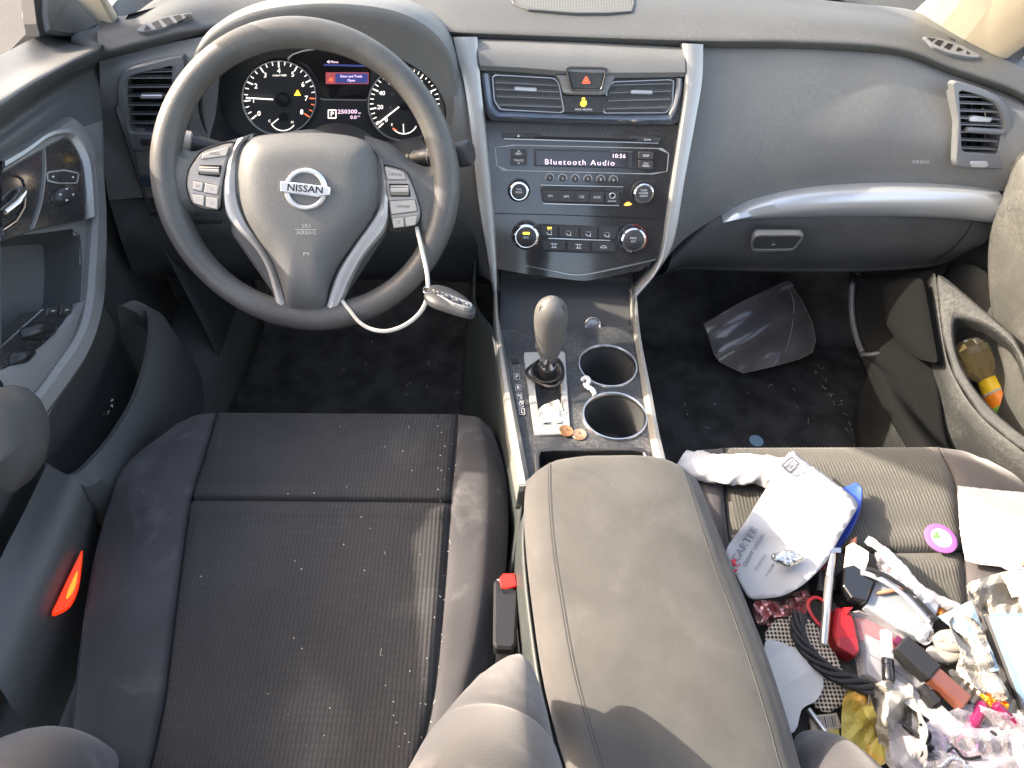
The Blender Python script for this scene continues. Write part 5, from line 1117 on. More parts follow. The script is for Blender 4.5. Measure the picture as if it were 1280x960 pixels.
b = MB(); b.tube([LP.at(x, y, h) for x, y, h in ((-8, 268, .014), (2, 258, .02), (10, 247, .021), (14, 238, .013))], [.006, .0065, .0055, .003], 'chrome', n=16, flat=.6); b.tube([LP.at(x, y, .012) for x, y in ((-6, 290), (10, 279), (20, 262), (22, 240))], .0012, 'chrome', n=6); b.build('handle', dd)
# pull recess and switch plate
b = MB(); cc = [LP.hit(*q) for q in sample(cav, 60)]; N = LP.n
b.grid([[p+N*.002 for p in cc], [p-N*.02 for p in cc], [p.lerp(LP.hit(45, 350), .08)-N*.05 for p in cc], [p.lerp(LP.hit(45, 350), .5)-N*.055 for p in cc], [LP.hit(45, 350)-N*.055 for p in cc]], 'door_dark', cu=True); b.build('pull_recess', dd)
b = MB(); b.poly(LP, rnd([(52, 386), (90, 380), (88, 415), (50, 442), (0, 462), (-8, 440)], 3), -.03, .002, 'gloss_black', b=.001); sp = b.build('switch_plate', dd)
b = MB(); b.ribbon(LP, [(-8, 468), (40, 440), (70, 412), (92, 380)], [(18, 525), (50, 482), (82, 440), (104, 376)], [(0, -.02), (0, .003), (.2, .006), (.8, .006), (1, .003)], 'door_mid', 6); b.build('armrest_top', dd)
for pts, t in (([(55, 386), (70, 383), (68, 392), (53, 396)], 'l'), ([(72, 383), (87, 381), (85, 393), (70, 395)], 'r')):
    b = MB(); b.poly(LP, rnd(pts, 1.5), 0, .0055, 'button', b=.001); cx = sum(p[0] for p in pts)/4; cy = sum(p[1] for p in pts)/4; b.line(LP, [(cx-2.5, cy+1), (cx+2.5, cy)], 1.6, 'print_grey', .0059); b.build('switch', sp)
for pts in ([(22, 412), (42, 402), (70, 407), (66, 418), (48, 426), (24, 424)], [(10, 442), (30, 436), (44, 440), (30, 455), (8, 458)]):
    b = MB(); b.pad(LP, rnd(pts, 4), 0, .013, 'black_satin', p=2.5, rings=7, n=40, hmin=.004); b.build('window_switch', sp)
b = MB(); b.pad(LP, [(-14, 487), (5, 490), (20, 502), (30, 525), (33, 552), (25, 585), (10, 605), (-14, 622), (-60, 600), (-60, 500)], -.02, .055, 'door_pad', p=3.2, rings=10, c=(-20, 553), hmin=.03); b.build('armrest_pad', dd)
# mirror sail and window channel
ML = Pl(V((-.70, 0, .7)), V((1, 0, .1)))
b = MB(); b.poly(ML, rnd([(46, -60), (112, -60), (122, -10), (124, 24), (110, 36), (92, 46), (72, 45), (50, 41), (46, 20)], 3), -.02, .012, 'door_dark', b=.004); b.build('mirror_sail', dd)
b = MB(); b.poly(ML, [(30, -60), (40, -60), (50, 42), (45, 45), (41, 30)], -.012, .006, 'rubber_seal', b=.001); b.build('window_channel', dd)
b = MB(); b.patch([[V((-.725, .32, .69)), V((-.73, 0, .69)), V((-.73, -.45, .69))], [V((-.72, .30, .80)), V((-.725, 0, .80)), V((-.725, -.45, .80))]], 'rubber_seal', 3, 3); 
# lower door, pocket wall and red courtesy lamp
b = MB()
lower = [
 [P(130, 385, X=-.665), P(100, 440, X=-.665), P(66, 500, X=-.665), P(40, 545, X=-.665), P(10, 600, X=-.665), P(-40, 690, X=-.665)],
 [P(150, 420, X=-.69), P(130, 470, X=-.69), P(90, 540, X=-.69), P(55, 590, X=-.69), P(20, 650, X=-.69), P(-30, 740, X=-.69)],
 [P(170, 460, X=-.69), P(150, 510, X=-.69), P(110, 580, X=-.69), P(70, 640, X=-.69), P(35, 720, X=-.69), P(-20, 820, X=-.69)]]
b.patch([[p+V((-.02, 0, .05)) for p in lower[0]]]+lower+[[V((-.69, p.y, .05)) for p in lower[2]]], 'door_dark', 6, 5); b.build('lower_panel', dd)
lipp = [(146, 384), (162, 377), (180, 386), (185, 402), (183, 432), (174, 468), (160, 505), (135, 545), (110, 574), (95, 588), (78, 594), (62, 590), (55, 578)]
lx = [-.668, -.655, -.64, -.628, -.62, -.615, -.612, -.612, -.614, -.618, -.625, -.64, -.655]
lipw = cr([P(*q, X=x) for q, x in zip(lipp, lx)], 6)
b = MB(); o1 = []; o2 = []; o3 = []; inn = []
for i, p in enumerate(lipw):
    f_ = i/(len(lipw)-1); out_ = V((.014, .004*(1-2*f_), -.004)); o1.append(p+out_*.5+V((0, 0, .003))); o2.append(p+out_*1.6+V((0, 0, -.012))); o3.append(V((min(-.595, p.x+.018), p.y+.05*(1-f_)-.02*f_, max(.10, p.z-.16)))); inn.append(p+V((-.012, 0, -.05)))
b.grid([inn, lipw, o1, o2, [q.lerp(r_, .4) for q, r_ in zip(o2, o3)], o3, [V((q.x-.01, q.y, .03)) for q in o3]], 'door_dark'); b.build('pocket', dd)
b = MB(); rr = [[P(58, 582, X=-.645), P(30, 640, X=-.64), P(0, 700, X=-.635), P(-40, 800, X=-.63)], [P(95, 600, X=-.605), P(70, 670, X=-.60), P(35, 760, X=-.60), P(0, 860, X=-.60)], [P(110, 625, X=-.60), P(98, 690, X=-.597), P(65, 790, X=-.597), P(25, 900, X=-.597)], [P(125, 650, X=-.63), P(125, 720, X=-.63), P(105, 820, X=-.63), P(60, 940, X=-.63)]]
b.patch(rr, 'door_dark', 6, 6); b.build('speaker_panel', dd)
RL = Pl.three(P(103, 688, X=-.588), P(66, 768, X=-.588), P(90, 745, X=-.578))
b = MB(); b.poly(RL, [(p.x, p.y) for p in cr([V((*q, 0)) for q in ((103, 689), (101, 715), (97, 738), (88, 757), (75, 766), (65, 768), (72, 752), (85, 724), (97, 700))], 3, True)], -.003, .003, 'lamp_red', b=.0008); b.poly(RL, [(p.x, p.y) for p in cr([V((*q, 0)) for q in ((97, 715), (95, 732), (89, 745), (83, 750), (85, 740), (91, 726))], 3, True)], .002, .0042, 'lamp_orange', b=.0012); b.build('courtesy_lamp', dd, label='glowing red and orange warning lamp low on the door')
lt = MB(); rg = random.Random(3)
for x, y, s in ((137, 500, 1), (141, 506, .7), (135, 514, .9), (132, 517, .6)):
    a = P(x, y, X=-.64); q = [a+V((rg.gauss(0, .003), rg.gauss(0, .003), rg.gauss(0, .003)))*s for _ in range(5)]; lt.add(q, [[0, 1, 2], [1, 2, 3], [2, 3, 4]], 'paper' if s > .8 else 'carton')
tag(lt.build('pocket_crumbs'), 'tiny scraps of white paper in the driver door pocket', 'scraps', kind='stuff')
# sill between driver seat and door
sl = MB(); sl.patch([[V((-.60, y, .05)) for y in (.45, .2, -.2, -.6, -1)], [V((-.615, y, .15)) for y in (.45, .2, -.2, -.6, -1)], [V((-.66, y, .17)) for y in (.45, .2, -.2, -.6, -1)], [V((-.72, y, .16)) for y in (.45, .2, -.2, -.6, -1)]], 'door_dark', 4, 4); tag(sl.build('door_sill', solid=.003), 'dark plastic door sill trim along the driver side', 'sill')
w = MB(); w.patch([[V((-.64, y, .62)) for y in (.27, .36, .50, .75)], [V((-.645, y, .4)) for y in (.25, .36, .50, .75)], [V((-.62, y, .2)) for y in (.23, .36, .50, .75)], [V((-.60, y, .02)) for y in (.20, .36, .50, .75)]], 'dash_low', 5, 5); tag(w.build('kick_panel', solid=.003), 'dark plastic kick panel at the left wall of the driver footwell', 'panel')
b = MB(); b.grid([[V((-.745, y, z)) for y in (.42, .1, -.4, -1.1)] for z in (.02, .35, .70)], 'car_paint'); b.grid([[V((-.735, y, z)) for y in (.42, .1, -.4, -1.1)] for z in (.02, .35, .69)], 'door_dark'); b.grid([[V((x, .42, z)) for x in (-.745, -.66)] for z in (.02, .35, .66)], 'rubber_seal'); b.build('outer_skin', dd)
# ---------------------------------------------------------------- passenger side
w = MB(); kp = [
 [P(1062, 330, X=.53), P(1072, 345, X=.54), P(1110, 345, X=.585), P(1170, 338, X=.63)],
 [P(1064, 380, X=.53), P(1073, 400, X=.535), P(1105, 400, X=.57), P(1168, 400, X=.615)],
 [P(1070, 430, X=.53), P(1082, 445, X=.532), P(1125, 440, X=.565), P(1172, 448, X=.60)],
 [P(1078, 448, X=.525), P(1098, 462, X=.53), P(1140, 490, X=.56), P(1176, 505, X=.59)],
 [P(1100, 500, X=.525), P(1122, 505, X=.535), P(1152, 530, X=.565), P(1186, 560, X=.59)],
 [P(1135, 560, X=.53), P(1160, 562, X=.54), P(1190, 580, X=.57), P(1220, 610, X=.59)],
 [P(1180, 640, X=.53), P(1210, 640, X=.54), P(1240, 650, X=.57), P(1265, 670, X=.59)]]
w.patch(kp, 'kick', 6, 6); w.tube(cr([P(x, y, X=.528)+V((-.003, 0, .002)) for x, y in ((1067, 355), (1066, 380), (1068, 405), (1074, 428), (1080, 442))], 5), .002, 'dash_low', n=8); w.tube([P(1078, 446, X=.527)+V((-.003, 0, .003)), P(1102, 444, X=.55)+V((-.003, 0, .003))], .0014, 'dash_low', n=8)  # thin paler tubes paint in the highlight strip along the panel edge
tag(w.build('kick_panel', solid=.003), 'shade darkened plastic kick panel and sill at the right wall of the passenger footwell', 'panel')
w = MB(); kq = Pl.three(P(1110, 350, X=.56), P(1165, 345, X=.592), P(1170, 450, X=.575)); w.pad(kq, rnd([(1102, 358), (1125, 350), (1154, 348), (1158, 365), (1166, 410), (1174, 455), (1150, 450), (1125, 432), (1108, 405)], 6), -.01, .010, 'kick', p=4, rings=8, hmin=.002); tag(w.build('footwell_cover'), 'raised shade darkened cover panel on the right wall of the passenger footwell', 'panel')
w = MB(); w.grid([[V((x, .62, z)) for x in (-.7, -.3, .1, .7)] for z in (.0, .3, .70)], 'dash_low'); w.grid([[V((x, y, z)) for x, y in ((-.69, .70), (-.69, .30))] for z in (.0, .3, .68)], 'dash_low'); w.grid([[V((x, y, z)) for x, y in ((.70, .70), (.70, .30))] for z in (.0, .3, .68)], 'dash_low'); tag(w.build('bulkhead', solid=.004), 'black bulkhead behind the dashboard at the end of the footwells', 'panel')
pd = thing('passenger_door', (.68, 0, .2), 'sunlit grey passenger door with a storage pocket holding a bottle', 'car door')
RP = Pl(V((.70, 0, .5)), V((-1, 0, .08)))
b = MB(); rr = [
 [P(1262, 95, X=.645), P(1275, 100, X=.66), P(1300, 110, X=.68), P(1400, 150, X=.70)],
 [P(1275, 140, X=.66), P(1285, 150, X=.672), P(1310, 165, X=.69), P(1400, 200, X=.70)],
 [P(1266, 200, X=.66), P(1278, 200, X=.66), P(1310, 215, X=.672), P(1400, 260, X=.68)],
 [P(1252, 250, X=.665), P(1265, 245, X=.655), P(1300, 260, X=.655), P(1400, 310, X=.665)],
 [P(1238, 290, X=.675), P(1252, 290, X=.663), P(1300, 310, X=.663), P(1400, 360, X=.67)],
 [P(1236, 350, X=.685), P(1250, 350, X=.672), P(1300, 370, X=.672), P(1400, 420, X=.675)],
 [P(1244, 420, X=.70), P(1262, 420, X=.69), P(1300, 440, X=.69), P(1400, 490, X=.69)],
 [P(1256, 480, X=.705), P(1275, 500, X=.70), P(1310, 530, X=.70), P(1400, 590, X=.70)],
 [P(1230, 560, X=.71), P(1260, 600, X=.71), P(1310, 650, X=.71), P(1400, 700, X=.71)]]
rr = [[r[0]+V((.06, .05, 0))]+r for r in rr]
b.patch(rr, 'door_right', 6, 6)
low = [[P(1170, 336, X=.66), P(1200, 395, X=.685), P(1240, 470, X=.705), P(1300, 560, X=.71), P(1400, 680, X=.71)]]
b.patch([[P(1160, 300, X=.72), P(1180, 320, X=.72), P(1232, 340, X=.72), P(1236, 380, X=.72)], [P(1160, 340, X=.72), P(1190, 380, X=.72), P(1236, 430, X=.72), P(1270, 470, X=.72)], [P(1160, 480, X=.72), P(1210, 520, X=.72), P(1250, 560, X=.72), P(1300, 600, X=.72)]], 'door_right', 4, 4); b.build('panel', pd)
# pocket: rim loop with an opening, front wall down to the sill
PP = Pl.three(P(1170, 338, X=.612), P(1262, 415, X=.665), P(1225, 500, X=.615))
op = [(p.x, p.y) for p in cr([V((*q, 0)) for q in ((1193, 402), (1199, 397), (1212, 400), (1231, 407), (1250, 420), (1266, 436), (1275, 455), (1286, 500), (1290, 548), (1262, 530), (1240, 510), (1217, 482), (1200, 451), (1193, 425))], 4, True)]
outl = rnd([(1169, 337), (1200, 362), (1235, 392), (1266, 418), (1295, 470), (1310, 575), (1275, 562), (1225, 520), (1192, 470), (1178, 420)], 4)
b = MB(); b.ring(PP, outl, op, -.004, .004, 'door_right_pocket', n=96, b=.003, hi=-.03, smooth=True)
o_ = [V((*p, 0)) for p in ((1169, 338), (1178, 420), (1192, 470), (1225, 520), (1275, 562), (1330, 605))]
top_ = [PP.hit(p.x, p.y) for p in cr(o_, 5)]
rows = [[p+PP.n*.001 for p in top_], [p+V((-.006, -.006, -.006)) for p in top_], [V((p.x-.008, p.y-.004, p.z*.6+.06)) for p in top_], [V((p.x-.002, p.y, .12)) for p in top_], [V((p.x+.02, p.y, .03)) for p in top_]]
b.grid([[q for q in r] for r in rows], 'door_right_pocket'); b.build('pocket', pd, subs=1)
b = MB(); b.tube([PP.hit(x, y, -.006) for x, y in ((1199, 396.5), (1214, 399), (1233, 406), (1252, 419), (1268, 436), (1274, 449))], .0016, 'door_right', n=8); b.build('pocket_rim', pd)
b = MB(); b.grid([[V((.765, y, z)) for y in (.42, .1, -.4, -1.1)] for z in (.02, .35, .70)], 'car_paint'); b.grid([[V((.755, y, z)) for y in (.42, .1, -.4, -1.1)] for z in (.02, .35, .68)], 'door_right'); b.build('outer_skin', pd)
# bottle in the pocket
bt = thing('drink_bottle', P(1235, 495, X=.68), 'clear bottle of amber drink with orange and yellow label in the passenger door pocket', 'bottle')
a = P(1216, 446, D=1.20); c = P(1272, 532, D=1.15); ax = (c-a).normalized(); Ln = (c-a).length
pr_ = [(0, .0), (.30, .0), (.62, .01), (.84, .05), (.97, .14), (1, .24), (.97, .34), (.86, .44), (.66, .52), (.52, .58)]
rB = .030
b = MB(); b.lathe(a-ax*.028, ax, [(r_*rB+.0001, h*Ln*.95) for r_, h in pr_], 'oil', 12, smooth=False); b.build('bottle_body', bt)
b = MB(); b.lathe(a-ax*.028, ax, [(.52*rB, .56*Ln), (.58*rB, .62*Ln), (.70*rB, .74*Ln)], 'label_yellow', 24); b.lathe(a-ax*.028, ax, [(.70*rB, .74*Ln), (.76*rB, .86*Ln), (.80*rB, .98*Ln)], 'label_orange', 24)
b.lathe(a-ax*.028, ax, [(.71*rB, .735*Ln), (.725*rB, .76*Ln)], 'paper', 24); b.lathe(a-ax*.028, ax, [(.79*rB, .93*Ln), (.81*rB, 1.02*Ln)], 'label_green', 24); b.build('label', bt)
b = MB(); b.lathe(a-ax*.028, ax, [(.60*rB, 1.02*Ln), (.62*rB, 1.10*Ln), (.60*rB, 1.26*Ln), (0, 1.27*Ln)], 'cap_orange', 24); b.build('cap', bt)
# pillars
def pillar(name, rows, label): b = MB(); b.patch(rows, 'beige', 5, 6); return tag(b.build(name, solid=.012, off=0), label, 'pillar')
hr = [V((.50, .0, 1.215)), V((.545, -.01, 1.205)), V((.59, -.02, 1.19)), V((.615, -.03, 1.17))]
b0 = [P(1138, 20, Z=.715), P(1198, 52, Z=.712), P(1238, 68, Z=.71), P(1256, 72, Z=.71)]
pillar('windscreen_pillar', [[p+V((0, .01, -.03)) for p in b0], b0, [p.lerp(q, .18)+V((-.002, 0, 0)) for p, q in zip(b0, hr)], [p.lerp(q, .5) for p, q in zip(b0, hr)], hr], 'wide beige windscreen pillar trim at the right end of the dashboard')
hl = [V((-.50, .0, 1.215)), V((-.545, -.01, 1.205)), V((-.60, -.02, 1.18))]
b1 = [P(146, 28, Z=.712), P(134, 28, Z=.705), P(124, 24, Z=.70)]
pillar('windscreen_pillar', [[p+V((0, .01, -.03)) for p in b1], b1, [p.lerp(q, .18) for p, q in zip(b1, hl)], [p.lerp(q, .5) for p, q in zip(b1, hl)], hl], 'narrow beige windscreen pillar trim beside the black mirror corner on the left')
b = MB(); b.patch([[P(1254, 75, X=.61), P(1270, 62, X=.625), P(1290, 40, X=.64), P(1340, -20, X=.64)], [P(1262, 85, X=.62), P(1275, 75, X=.64), P(1296, 55, X=.65), P(1350, 0, X=.65)]], 'rubber_seal', 5, 3); b.patch([[P(1262, 85, X=.62), P(1276, 90, X=.64), P(1300, 70, X=.65)], [P(1272, 122, X=.655), P(1284, 118, X=.665), P(1320, 110, X=.67)]], 'door_right', 5, 4); b.build('window_seal', pd)
# windscreen
ws = MB(); hd = [V((x, .02-.02*(x/.5)**2, 1.215)) for x in (-.5, -.25, 0, .25, .5)]; bs = [V((-.62, .34, .705)), V((-.36, .56, .705)), V((0, .64, .705)), V((.30, .58, .705)), V((.56, .36, .705))]
ws.patch([bs, [a.lerp(c, .5)+V((0, .03, .02)) for a, c in zip(bs, hd)], hd], 'windshield_glass', 6, 6); wsd = thing('windscreen', bs[2], 'clear raked windscreen glass above the dashboard', 'windscreen'); ws.build('glass', wsd)
b = MB(); bb = cr(bs, 8); b.grid([[p+V((0, -.004, .004)) for p in bb], [p.lerp(V((0, 0, 1.2)), .03)+V((0, -.002, .006)) for p in bb]], 'rubber_seal'); b.build('lower_seal', wsd)
# body outside: bonnet, a sunlit hedge far in front
bo = MB(); bo.patch([[V((x, .60+.04*math.cos(x*2), .66-.05*abs(x))) for x in (-.8, -.4, 0, .4, .8)], [V((x, 1.1, .62-.06*abs(x))) for x in (-.8, -.4, 0, .4, .8)], [V((x, 1.6, .45-.08*abs(x))) for x in (-.8, -.4, 0, .4, .8)]], 'car_paint', 4, 5); tag(bo.build('bonnet', solid=.01), 'grey painted car bonnet outside the windscreen', 'bonnet')
# ---------------------------------------------------------------- litter on the passenger seat
ST = Pl.three(P(950, 600, Z=.370), P(1150, 600, Z=.370), P(1100, 880, Z=.353))
def T(o, lab, cat, grp=None): return tag(o, lab, cat, grp)
def cl(pts, m=4): return [(p.x, p.y) for p in cr([V((*q, 0)) for q in pts], m, True)]
def slab(name, pts, z, th, m, lab, cat, r=2, b=.0008, extra=None):
    mb = MB(); mb.poly(ST, rnd(pts, r) if r else pts, z, z+th, m, b=b)
    if extra: extra(mb, z+th)
    return T(mb.build(name), lab, cat)
def rod(a, c, za, zc, prof, m, mb=None, n=20, smooth=True):
    """round body along pixel a->c; prof = [(t, radius)]"""
    mb = mb or MB(); A = ST.hit(*a, za); C = ST.hit(*c, zc); d = C-A
    mb.lathe(A, d, [(r, t*d.length) for t, r in prof], m, n, smooth); return mb
# white rolled sleeve
b = MB(); c_ = [ST.hit(x, y, .014) for x, y in ((852, 572), (866, 580), (890, 585), (920, 586), (950, 588), (985, 590))]
rg = random.Random(2); rows = []; cc = cr(c_, 10)
for i, p in enumerate(cc):
    t = (cc[min(len(cc)-1, i+1)]-cc[max(0, i-1)]).normalized(); x = t.cross(ST.n).normalized(); k = i/(len(cc)-1); w = .012+.007*min(1, k*4); 
    row = []
    for j in range(28):
        a = 2*math.pi*j/28; f = 1+.22*noise.noise(p*55+V((math.cos(a), math.sin(a), 0)))+.10*noise.noise(p*150+V((2*math.cos(a), 2*math.sin(a), 7)))
        row.append(p+x*math.cos(a)*w*f*1.15+ST.n*math.sin(a)*w*.6*f)
    rows.append(row)
b.grid(rows, 'paper_bag', cu=True); b.add(rows[0], [list(range(27, -1, -1))], 'paper_bag'); T(b.build('plastic_sleeve'), 'white rolled plastic sleeve at the front edge of the passenger seat', 'wrapper')
# the big envelope with lettering
env = [(986, 566), (1003, 573), (1040, 600), (1071, 627), (1066, 645), (1052, 668), (1040, 690), (1028, 708), (1005, 730), (980, 744), (955, 748), (936, 747), (921, 720), (906, 692), (930, 655), (955, 615)]
def eh(x, y):
    u = ((x-936)*.78+(747-y)*.62)/170
    h = .016+.020*math.sin(max(0, min(1, u*.9))*math.pi)
    d = y-(668+(x-930)*.10)
    h += .010/(1+math.exp(d/5)) ; h += .004*math.sin((x*.7+y*.3)*.07)
    return h
mb = sheet(ST, cl(env, 3), 'paper_bag', h=0, amp=.0008, cell=6, seed=4, freq=26, hfun=eh, smooth=True, edge=False)
def etext(px, py, t, cap, m, ang):
    h = eh(px, py)+.0045; pl = ST.shift(h); n_ = len(t)
    mb.text(ST, px, py, t, cap, m, .0022, ang=ang, drape=eh)
etext(931.5, 680, 'CARTER', 9.5, 'ink_grey', 1.02); etext(942, 688, 'CREDIT UNION', 4.6, 'ink_grey', 1.02); etext(950, 702, 'Federally Insured', 2.4, 'print_grey', 1.0); etext(962, 712, 'P.O. Box 2040', 2.2, 'print_grey', 1.0)
pp = ST.shift(eh(919, 703)+.005); 
for q in ([(914, 700), (921, 698), (919, 704), (923, 709), (916, 707)], [(918, 712), (922, 711), (921, 715), (917, 716)], [(922, 705), (925, 704), (925, 708)]): mb.poly(pp, q, -.0002, .0004, 'ink_red', b=.0001)
pp = ST.shift(eh(987, 581)+.005); sq = [(990, 570.5), (1000, 580), (987, 592), (976, 581.5)]; sq2 = [(990, 572), (998.4, 580), (987, 590.3), (977.6, 581.5)]; mb.ring(pp, sq, sq2, 0, .0005, 'ink', n=40, b=.0001)
for k, t in enumerate(('FIRST-CLASS', 'U.S. POSTAGE', 'PAID', 'PERMIT 10')): mb.text(pp, 982+k*3.6, 578+k*3.3, t, 1.9, 'ink', .0005, ang=.78)
T(mb.build('envelope', solid=.0005), 'white envelope printed CARTER CREDIT UNION lying on top of the litter', 'envelope')
def blob(name, c, rx, ry, h, z, m, lab, cat, seed=0, amp=.3, freq=60, n=26, smooth=False, sides=1):
    mb = MB(); ce = ST.hit(*c, z); u = (ST.hit(c[0]+1, c[1], z)-ST.hit(c[0]-1, c[1], z))/2; w = (ST.hit(c[0], c[1]-1, z)-ST.hit(c[0], c[1]+1, z))/2; rows = []
    for i in range(n//2+1):
        a = math.pi*(i+.02)/(n//2+.04); r_ = []
        for j in range(n):
            q = 2*math.pi*j/n; d = u*rx*math.sin(a)*math.cos(q)+w*ry*math.sin(a)*math.sin(q)+ST.n*h*math.cos(a)
            v_, _ = noise.voronoi((ce+d)*freq+V((seed, 0, 0))); r_.append(ce+d*(1+amp*((v_[1]-v_[0])*2-.5)))
        rows.append(r_)
    mb.grid(rows, m, smooth=smooth, cu=True); return T(mb.build(name), lab, cat)
blob('foil_lump', (984, 697), 19, 10, .007, .05, 'foil', 'shiny squashed silver foil lump on the printed envelope', 'foil', 3, .22, 90, 22)
# blue folder edge below the envelope
b = MB(); b.ribbon(ST, [(1063, 612), (1070, 621), (1067, 646), (1056, 671), (1042, 692), (1032, 704)], [(1040, 618), (1046, 630), (1046, 648), (1040, 668), (1030, 688), (1022, 698)], [(0, .010), (0, .018), (.08, .020), (.16, .018), (.3, .016), (1, .008), (1, .004)], 'blue_plastic', 6); T(b.build('plastic_folder', solid=.001), 'bright blue plastic folder edge sticking out from under the envelope', 'folder')
# pen-like silver tube
b = rod((1040, 688), (1029, 806), .034, .03, [(0, .0041), (.02, .0048), (.28, .0048), (.285, .0044), (.3, .0044), (.305, .0049), (.97, .0046), (1, .0036)], 'tube_silver'); 
b.box(ST.hit(1042, 689, .036), (ST.hit(1050, 689, .036)-ST.hit(1034, 689, .036))*.5, ST.n*.003, (ST.hit(1042, 686, .036)-ST.hit(1042, 692, .036))*.5, 'chrome_dull'); T(b.build('silver_pen'), 'long dull silver razor handle lying upright across the red case', 'razor')
def block(name, top, z, th, m, lab, cat, b=.0012): return slab(name, top, z, th, m, lab, cat, r=1, b=b)
block('black_box', [(1042, 722), (1053, 719), (1079, 735), (1068, 764), (1050, 760), (1040, 745)], .0, .034, 'black_gloss', 'glossy black square cosmetics box right of the silver razor handle', 'box')
block('black_box', [(1013, 724), (1034, 719), (1033, 745), (1028, 752), (1011, 747)], .0, .027, 'black_satin', 'matt black box partly under the silver razor handle and envelope', 'box')
b = MB(); b.poly(ST, rnd([(1013, 712), (1026, 700), (1034, 705), (1031, 722), (1014, 722)], 2), 0, .012, 'red_plastic', b=.001)
for k in range(7): b.tube([ST.hit(1015+k*2.4, 713-k*.8, .012), ST.hit(1016+k*2.4, 718-k*.6, .020)], .0008, 'red_plastic', n=5)
T(b.build('red_comb'), 'small red comb with fine teeth tucked under the envelope edge', 'comb')
b = MB(); b.poly(ST, rnd([(1034, 768), (1052, 769), (1058, 788), (1063, 822), (1058, 830), (1038, 818), (1030, 800)], 4), .004, .026, 'red_plastic', b=.003); b.poly(ST, [(1042, 770), (1053, 770), (1046, 778)], .026, .031, 'red_plastic', b=.001)
b.poly(ST, rnd([(1036, 804), (1060, 806), (1062, 822), (1056, 829), (1036, 817)], 3), .01, .0268, 'dark_red', b=.001); b.tube(cr([ST.hit(x, y, .026) for x, y in ((1036, 790), (1022, 778), (1012, 763), (1011, 752), (1018, 747), (1028, 750), (1033, 760))], 6), .0022, 'red_plastic', n=8, flat=.6); T(b.build('red_case'), 'red plastic case with a looped red strap under the silver razor handle', 'case')
sheet(ST, cl([(941, 757), (952, 750), (975, 752), (993, 741), (1011, 737), (1012, 755), (1006, 768), (988, 770), (970, 772), (962, 782), (947, 780)], 3), 'foil_pink', h=.016, amp=.010, cell=5, seed=8, freq=75, mb=(fo := MB())); T(fo.build('sweet_wrapper', solid=.0004), 'crinkled pink and silver sweet wrapper beside the armrest', 'wrapper')
# mesh bag and twisted black strap
mb = sheet(ST, cl([(957, 790), (975, 772), (1000, 770), (1020, 780), (1045, 820), (1062, 860), (1055, 880), (1035, 890), (1015, 880), (985, 840), (962, 815)], 3), 'mesh_beige', h=.010, amp=.004, cell=9, seed=12, freq=22, smooth=True); T(mb.build('mesh_pouch', solid=.0012), 'beige mesh pouch with black dots under the black twisted strap', 'pouch')
b = MB(); cen = cr([ST.hit(x, y, h) for x, y, h in ((1000, 768, .026), (997, 785, .028), (1003, 805, .03), (1020, 826, .03), (1042, 843, .03), (1066, 853, .028), (1090, 862, .022))], 10)
for k in range(5):
    pts = []
    for i, p in enumerate(cen):
        t = (cen[min(i+1, len(cen)-1)]-cen[max(i-1, 0)]).normalized(); x = t.cross(ST.n).normalized(); a = i*.16+k*1.256; pts.append(p+x*(.0058*math.cos(a))+ST.n*.003*math.sin(a))
    b.tube(pts, .0031, 'black_cloth', n=8)
T(b.build('twisted_strap'), 'black twisted cloth strap curling over the dotted mesh pouch', 'strap')
sheet(ST, cl([(956, 803), (970, 801), (988, 808), (1010, 818), (1026, 838), (1029, 858), (1020, 876), (1003, 886), (995, 912), (985, 914), (975, 880), (960, 835)], 3), 'paper', h=.028, amp=.004, cell=10, seed=15, freq=16, mb=(fo := MB())); T(fo.build('paper_sheet', solid=.0004), 'white rounded paper sheet curling against the armrest', 'paper')
slab('cardboard_label', [(1008, 897), (1042, 893), (1049, 912), (1012, 922)], .006, .003, 'cardboard', 'brown cardboard label with a printed bar code below the white sheet', 'label', 1, extra=lambda b, z: [b.line(ST, [(1017+k*3, 899-k*.3), (1020+k*3, 913-k*.3)], 1 if k % 3 else 1.8, 'ink', z+.0004) for k in range(8)])
# card box with clear case
b = MB(); ow = [(1058, 771), (1071, 771), (1112, 792), (1140, 822), (1163, 862), (1156, 893), (1130, 885), (1098, 866), (1071, 848)]
b.poly(ST, rnd([(1062, 777), (1075, 777), (1108, 795), (1113, 815), (1085, 800), (1070, 806), (1066, 790)], 2), .004, .014, 'red_plastic', b=.0006); b.poly(ST, rnd([(1074, 798), (1110, 815), (1160, 862), (1154, 890), (1098, 862), (1076, 846)], 1), .006, .0165, 'card_box', b=.0003)
for k in range(5): b.line(ST, [(1080+k*1, 806+k*7), (1097+k*2, 812+k*7.5)], .8, 'ink_grey', .017)
b.line(ST, [(1078, 823), (1100, 836), (1130, 858), (1150, 872)], 1.1, 'ink', .0172)
for k, t in enumerate(('COLOR', 'SMOOTH MATTE', 'LIPSTICK', '0.24 FL OZ')): b.text(ST, 1122+k*4, 845+k*7, t, 3, 'ink_grey', .0172, ang=-.6)
b.build('x') if False else None
T(b.build('printed_card'), 'pale blue card with fine print and a red top inside the clear case', 'card')
b = MB(); b.poly(ST, ow, .003, .0185, 'clear_film', b=.001); b.ribbon(ST, [(1058, 771), (1071, 771), (1112, 792), (1140, 822), (1163, 862)], [(1062, 775), (1072, 775), (1109, 795), (1136, 825), (1158, 864)], [(0, .018), (.5, .0205), (1, .018)], 'clear_grey', 4); T(b.build('clear_case'), 'clear plastic case over the printed blue card', 'case')
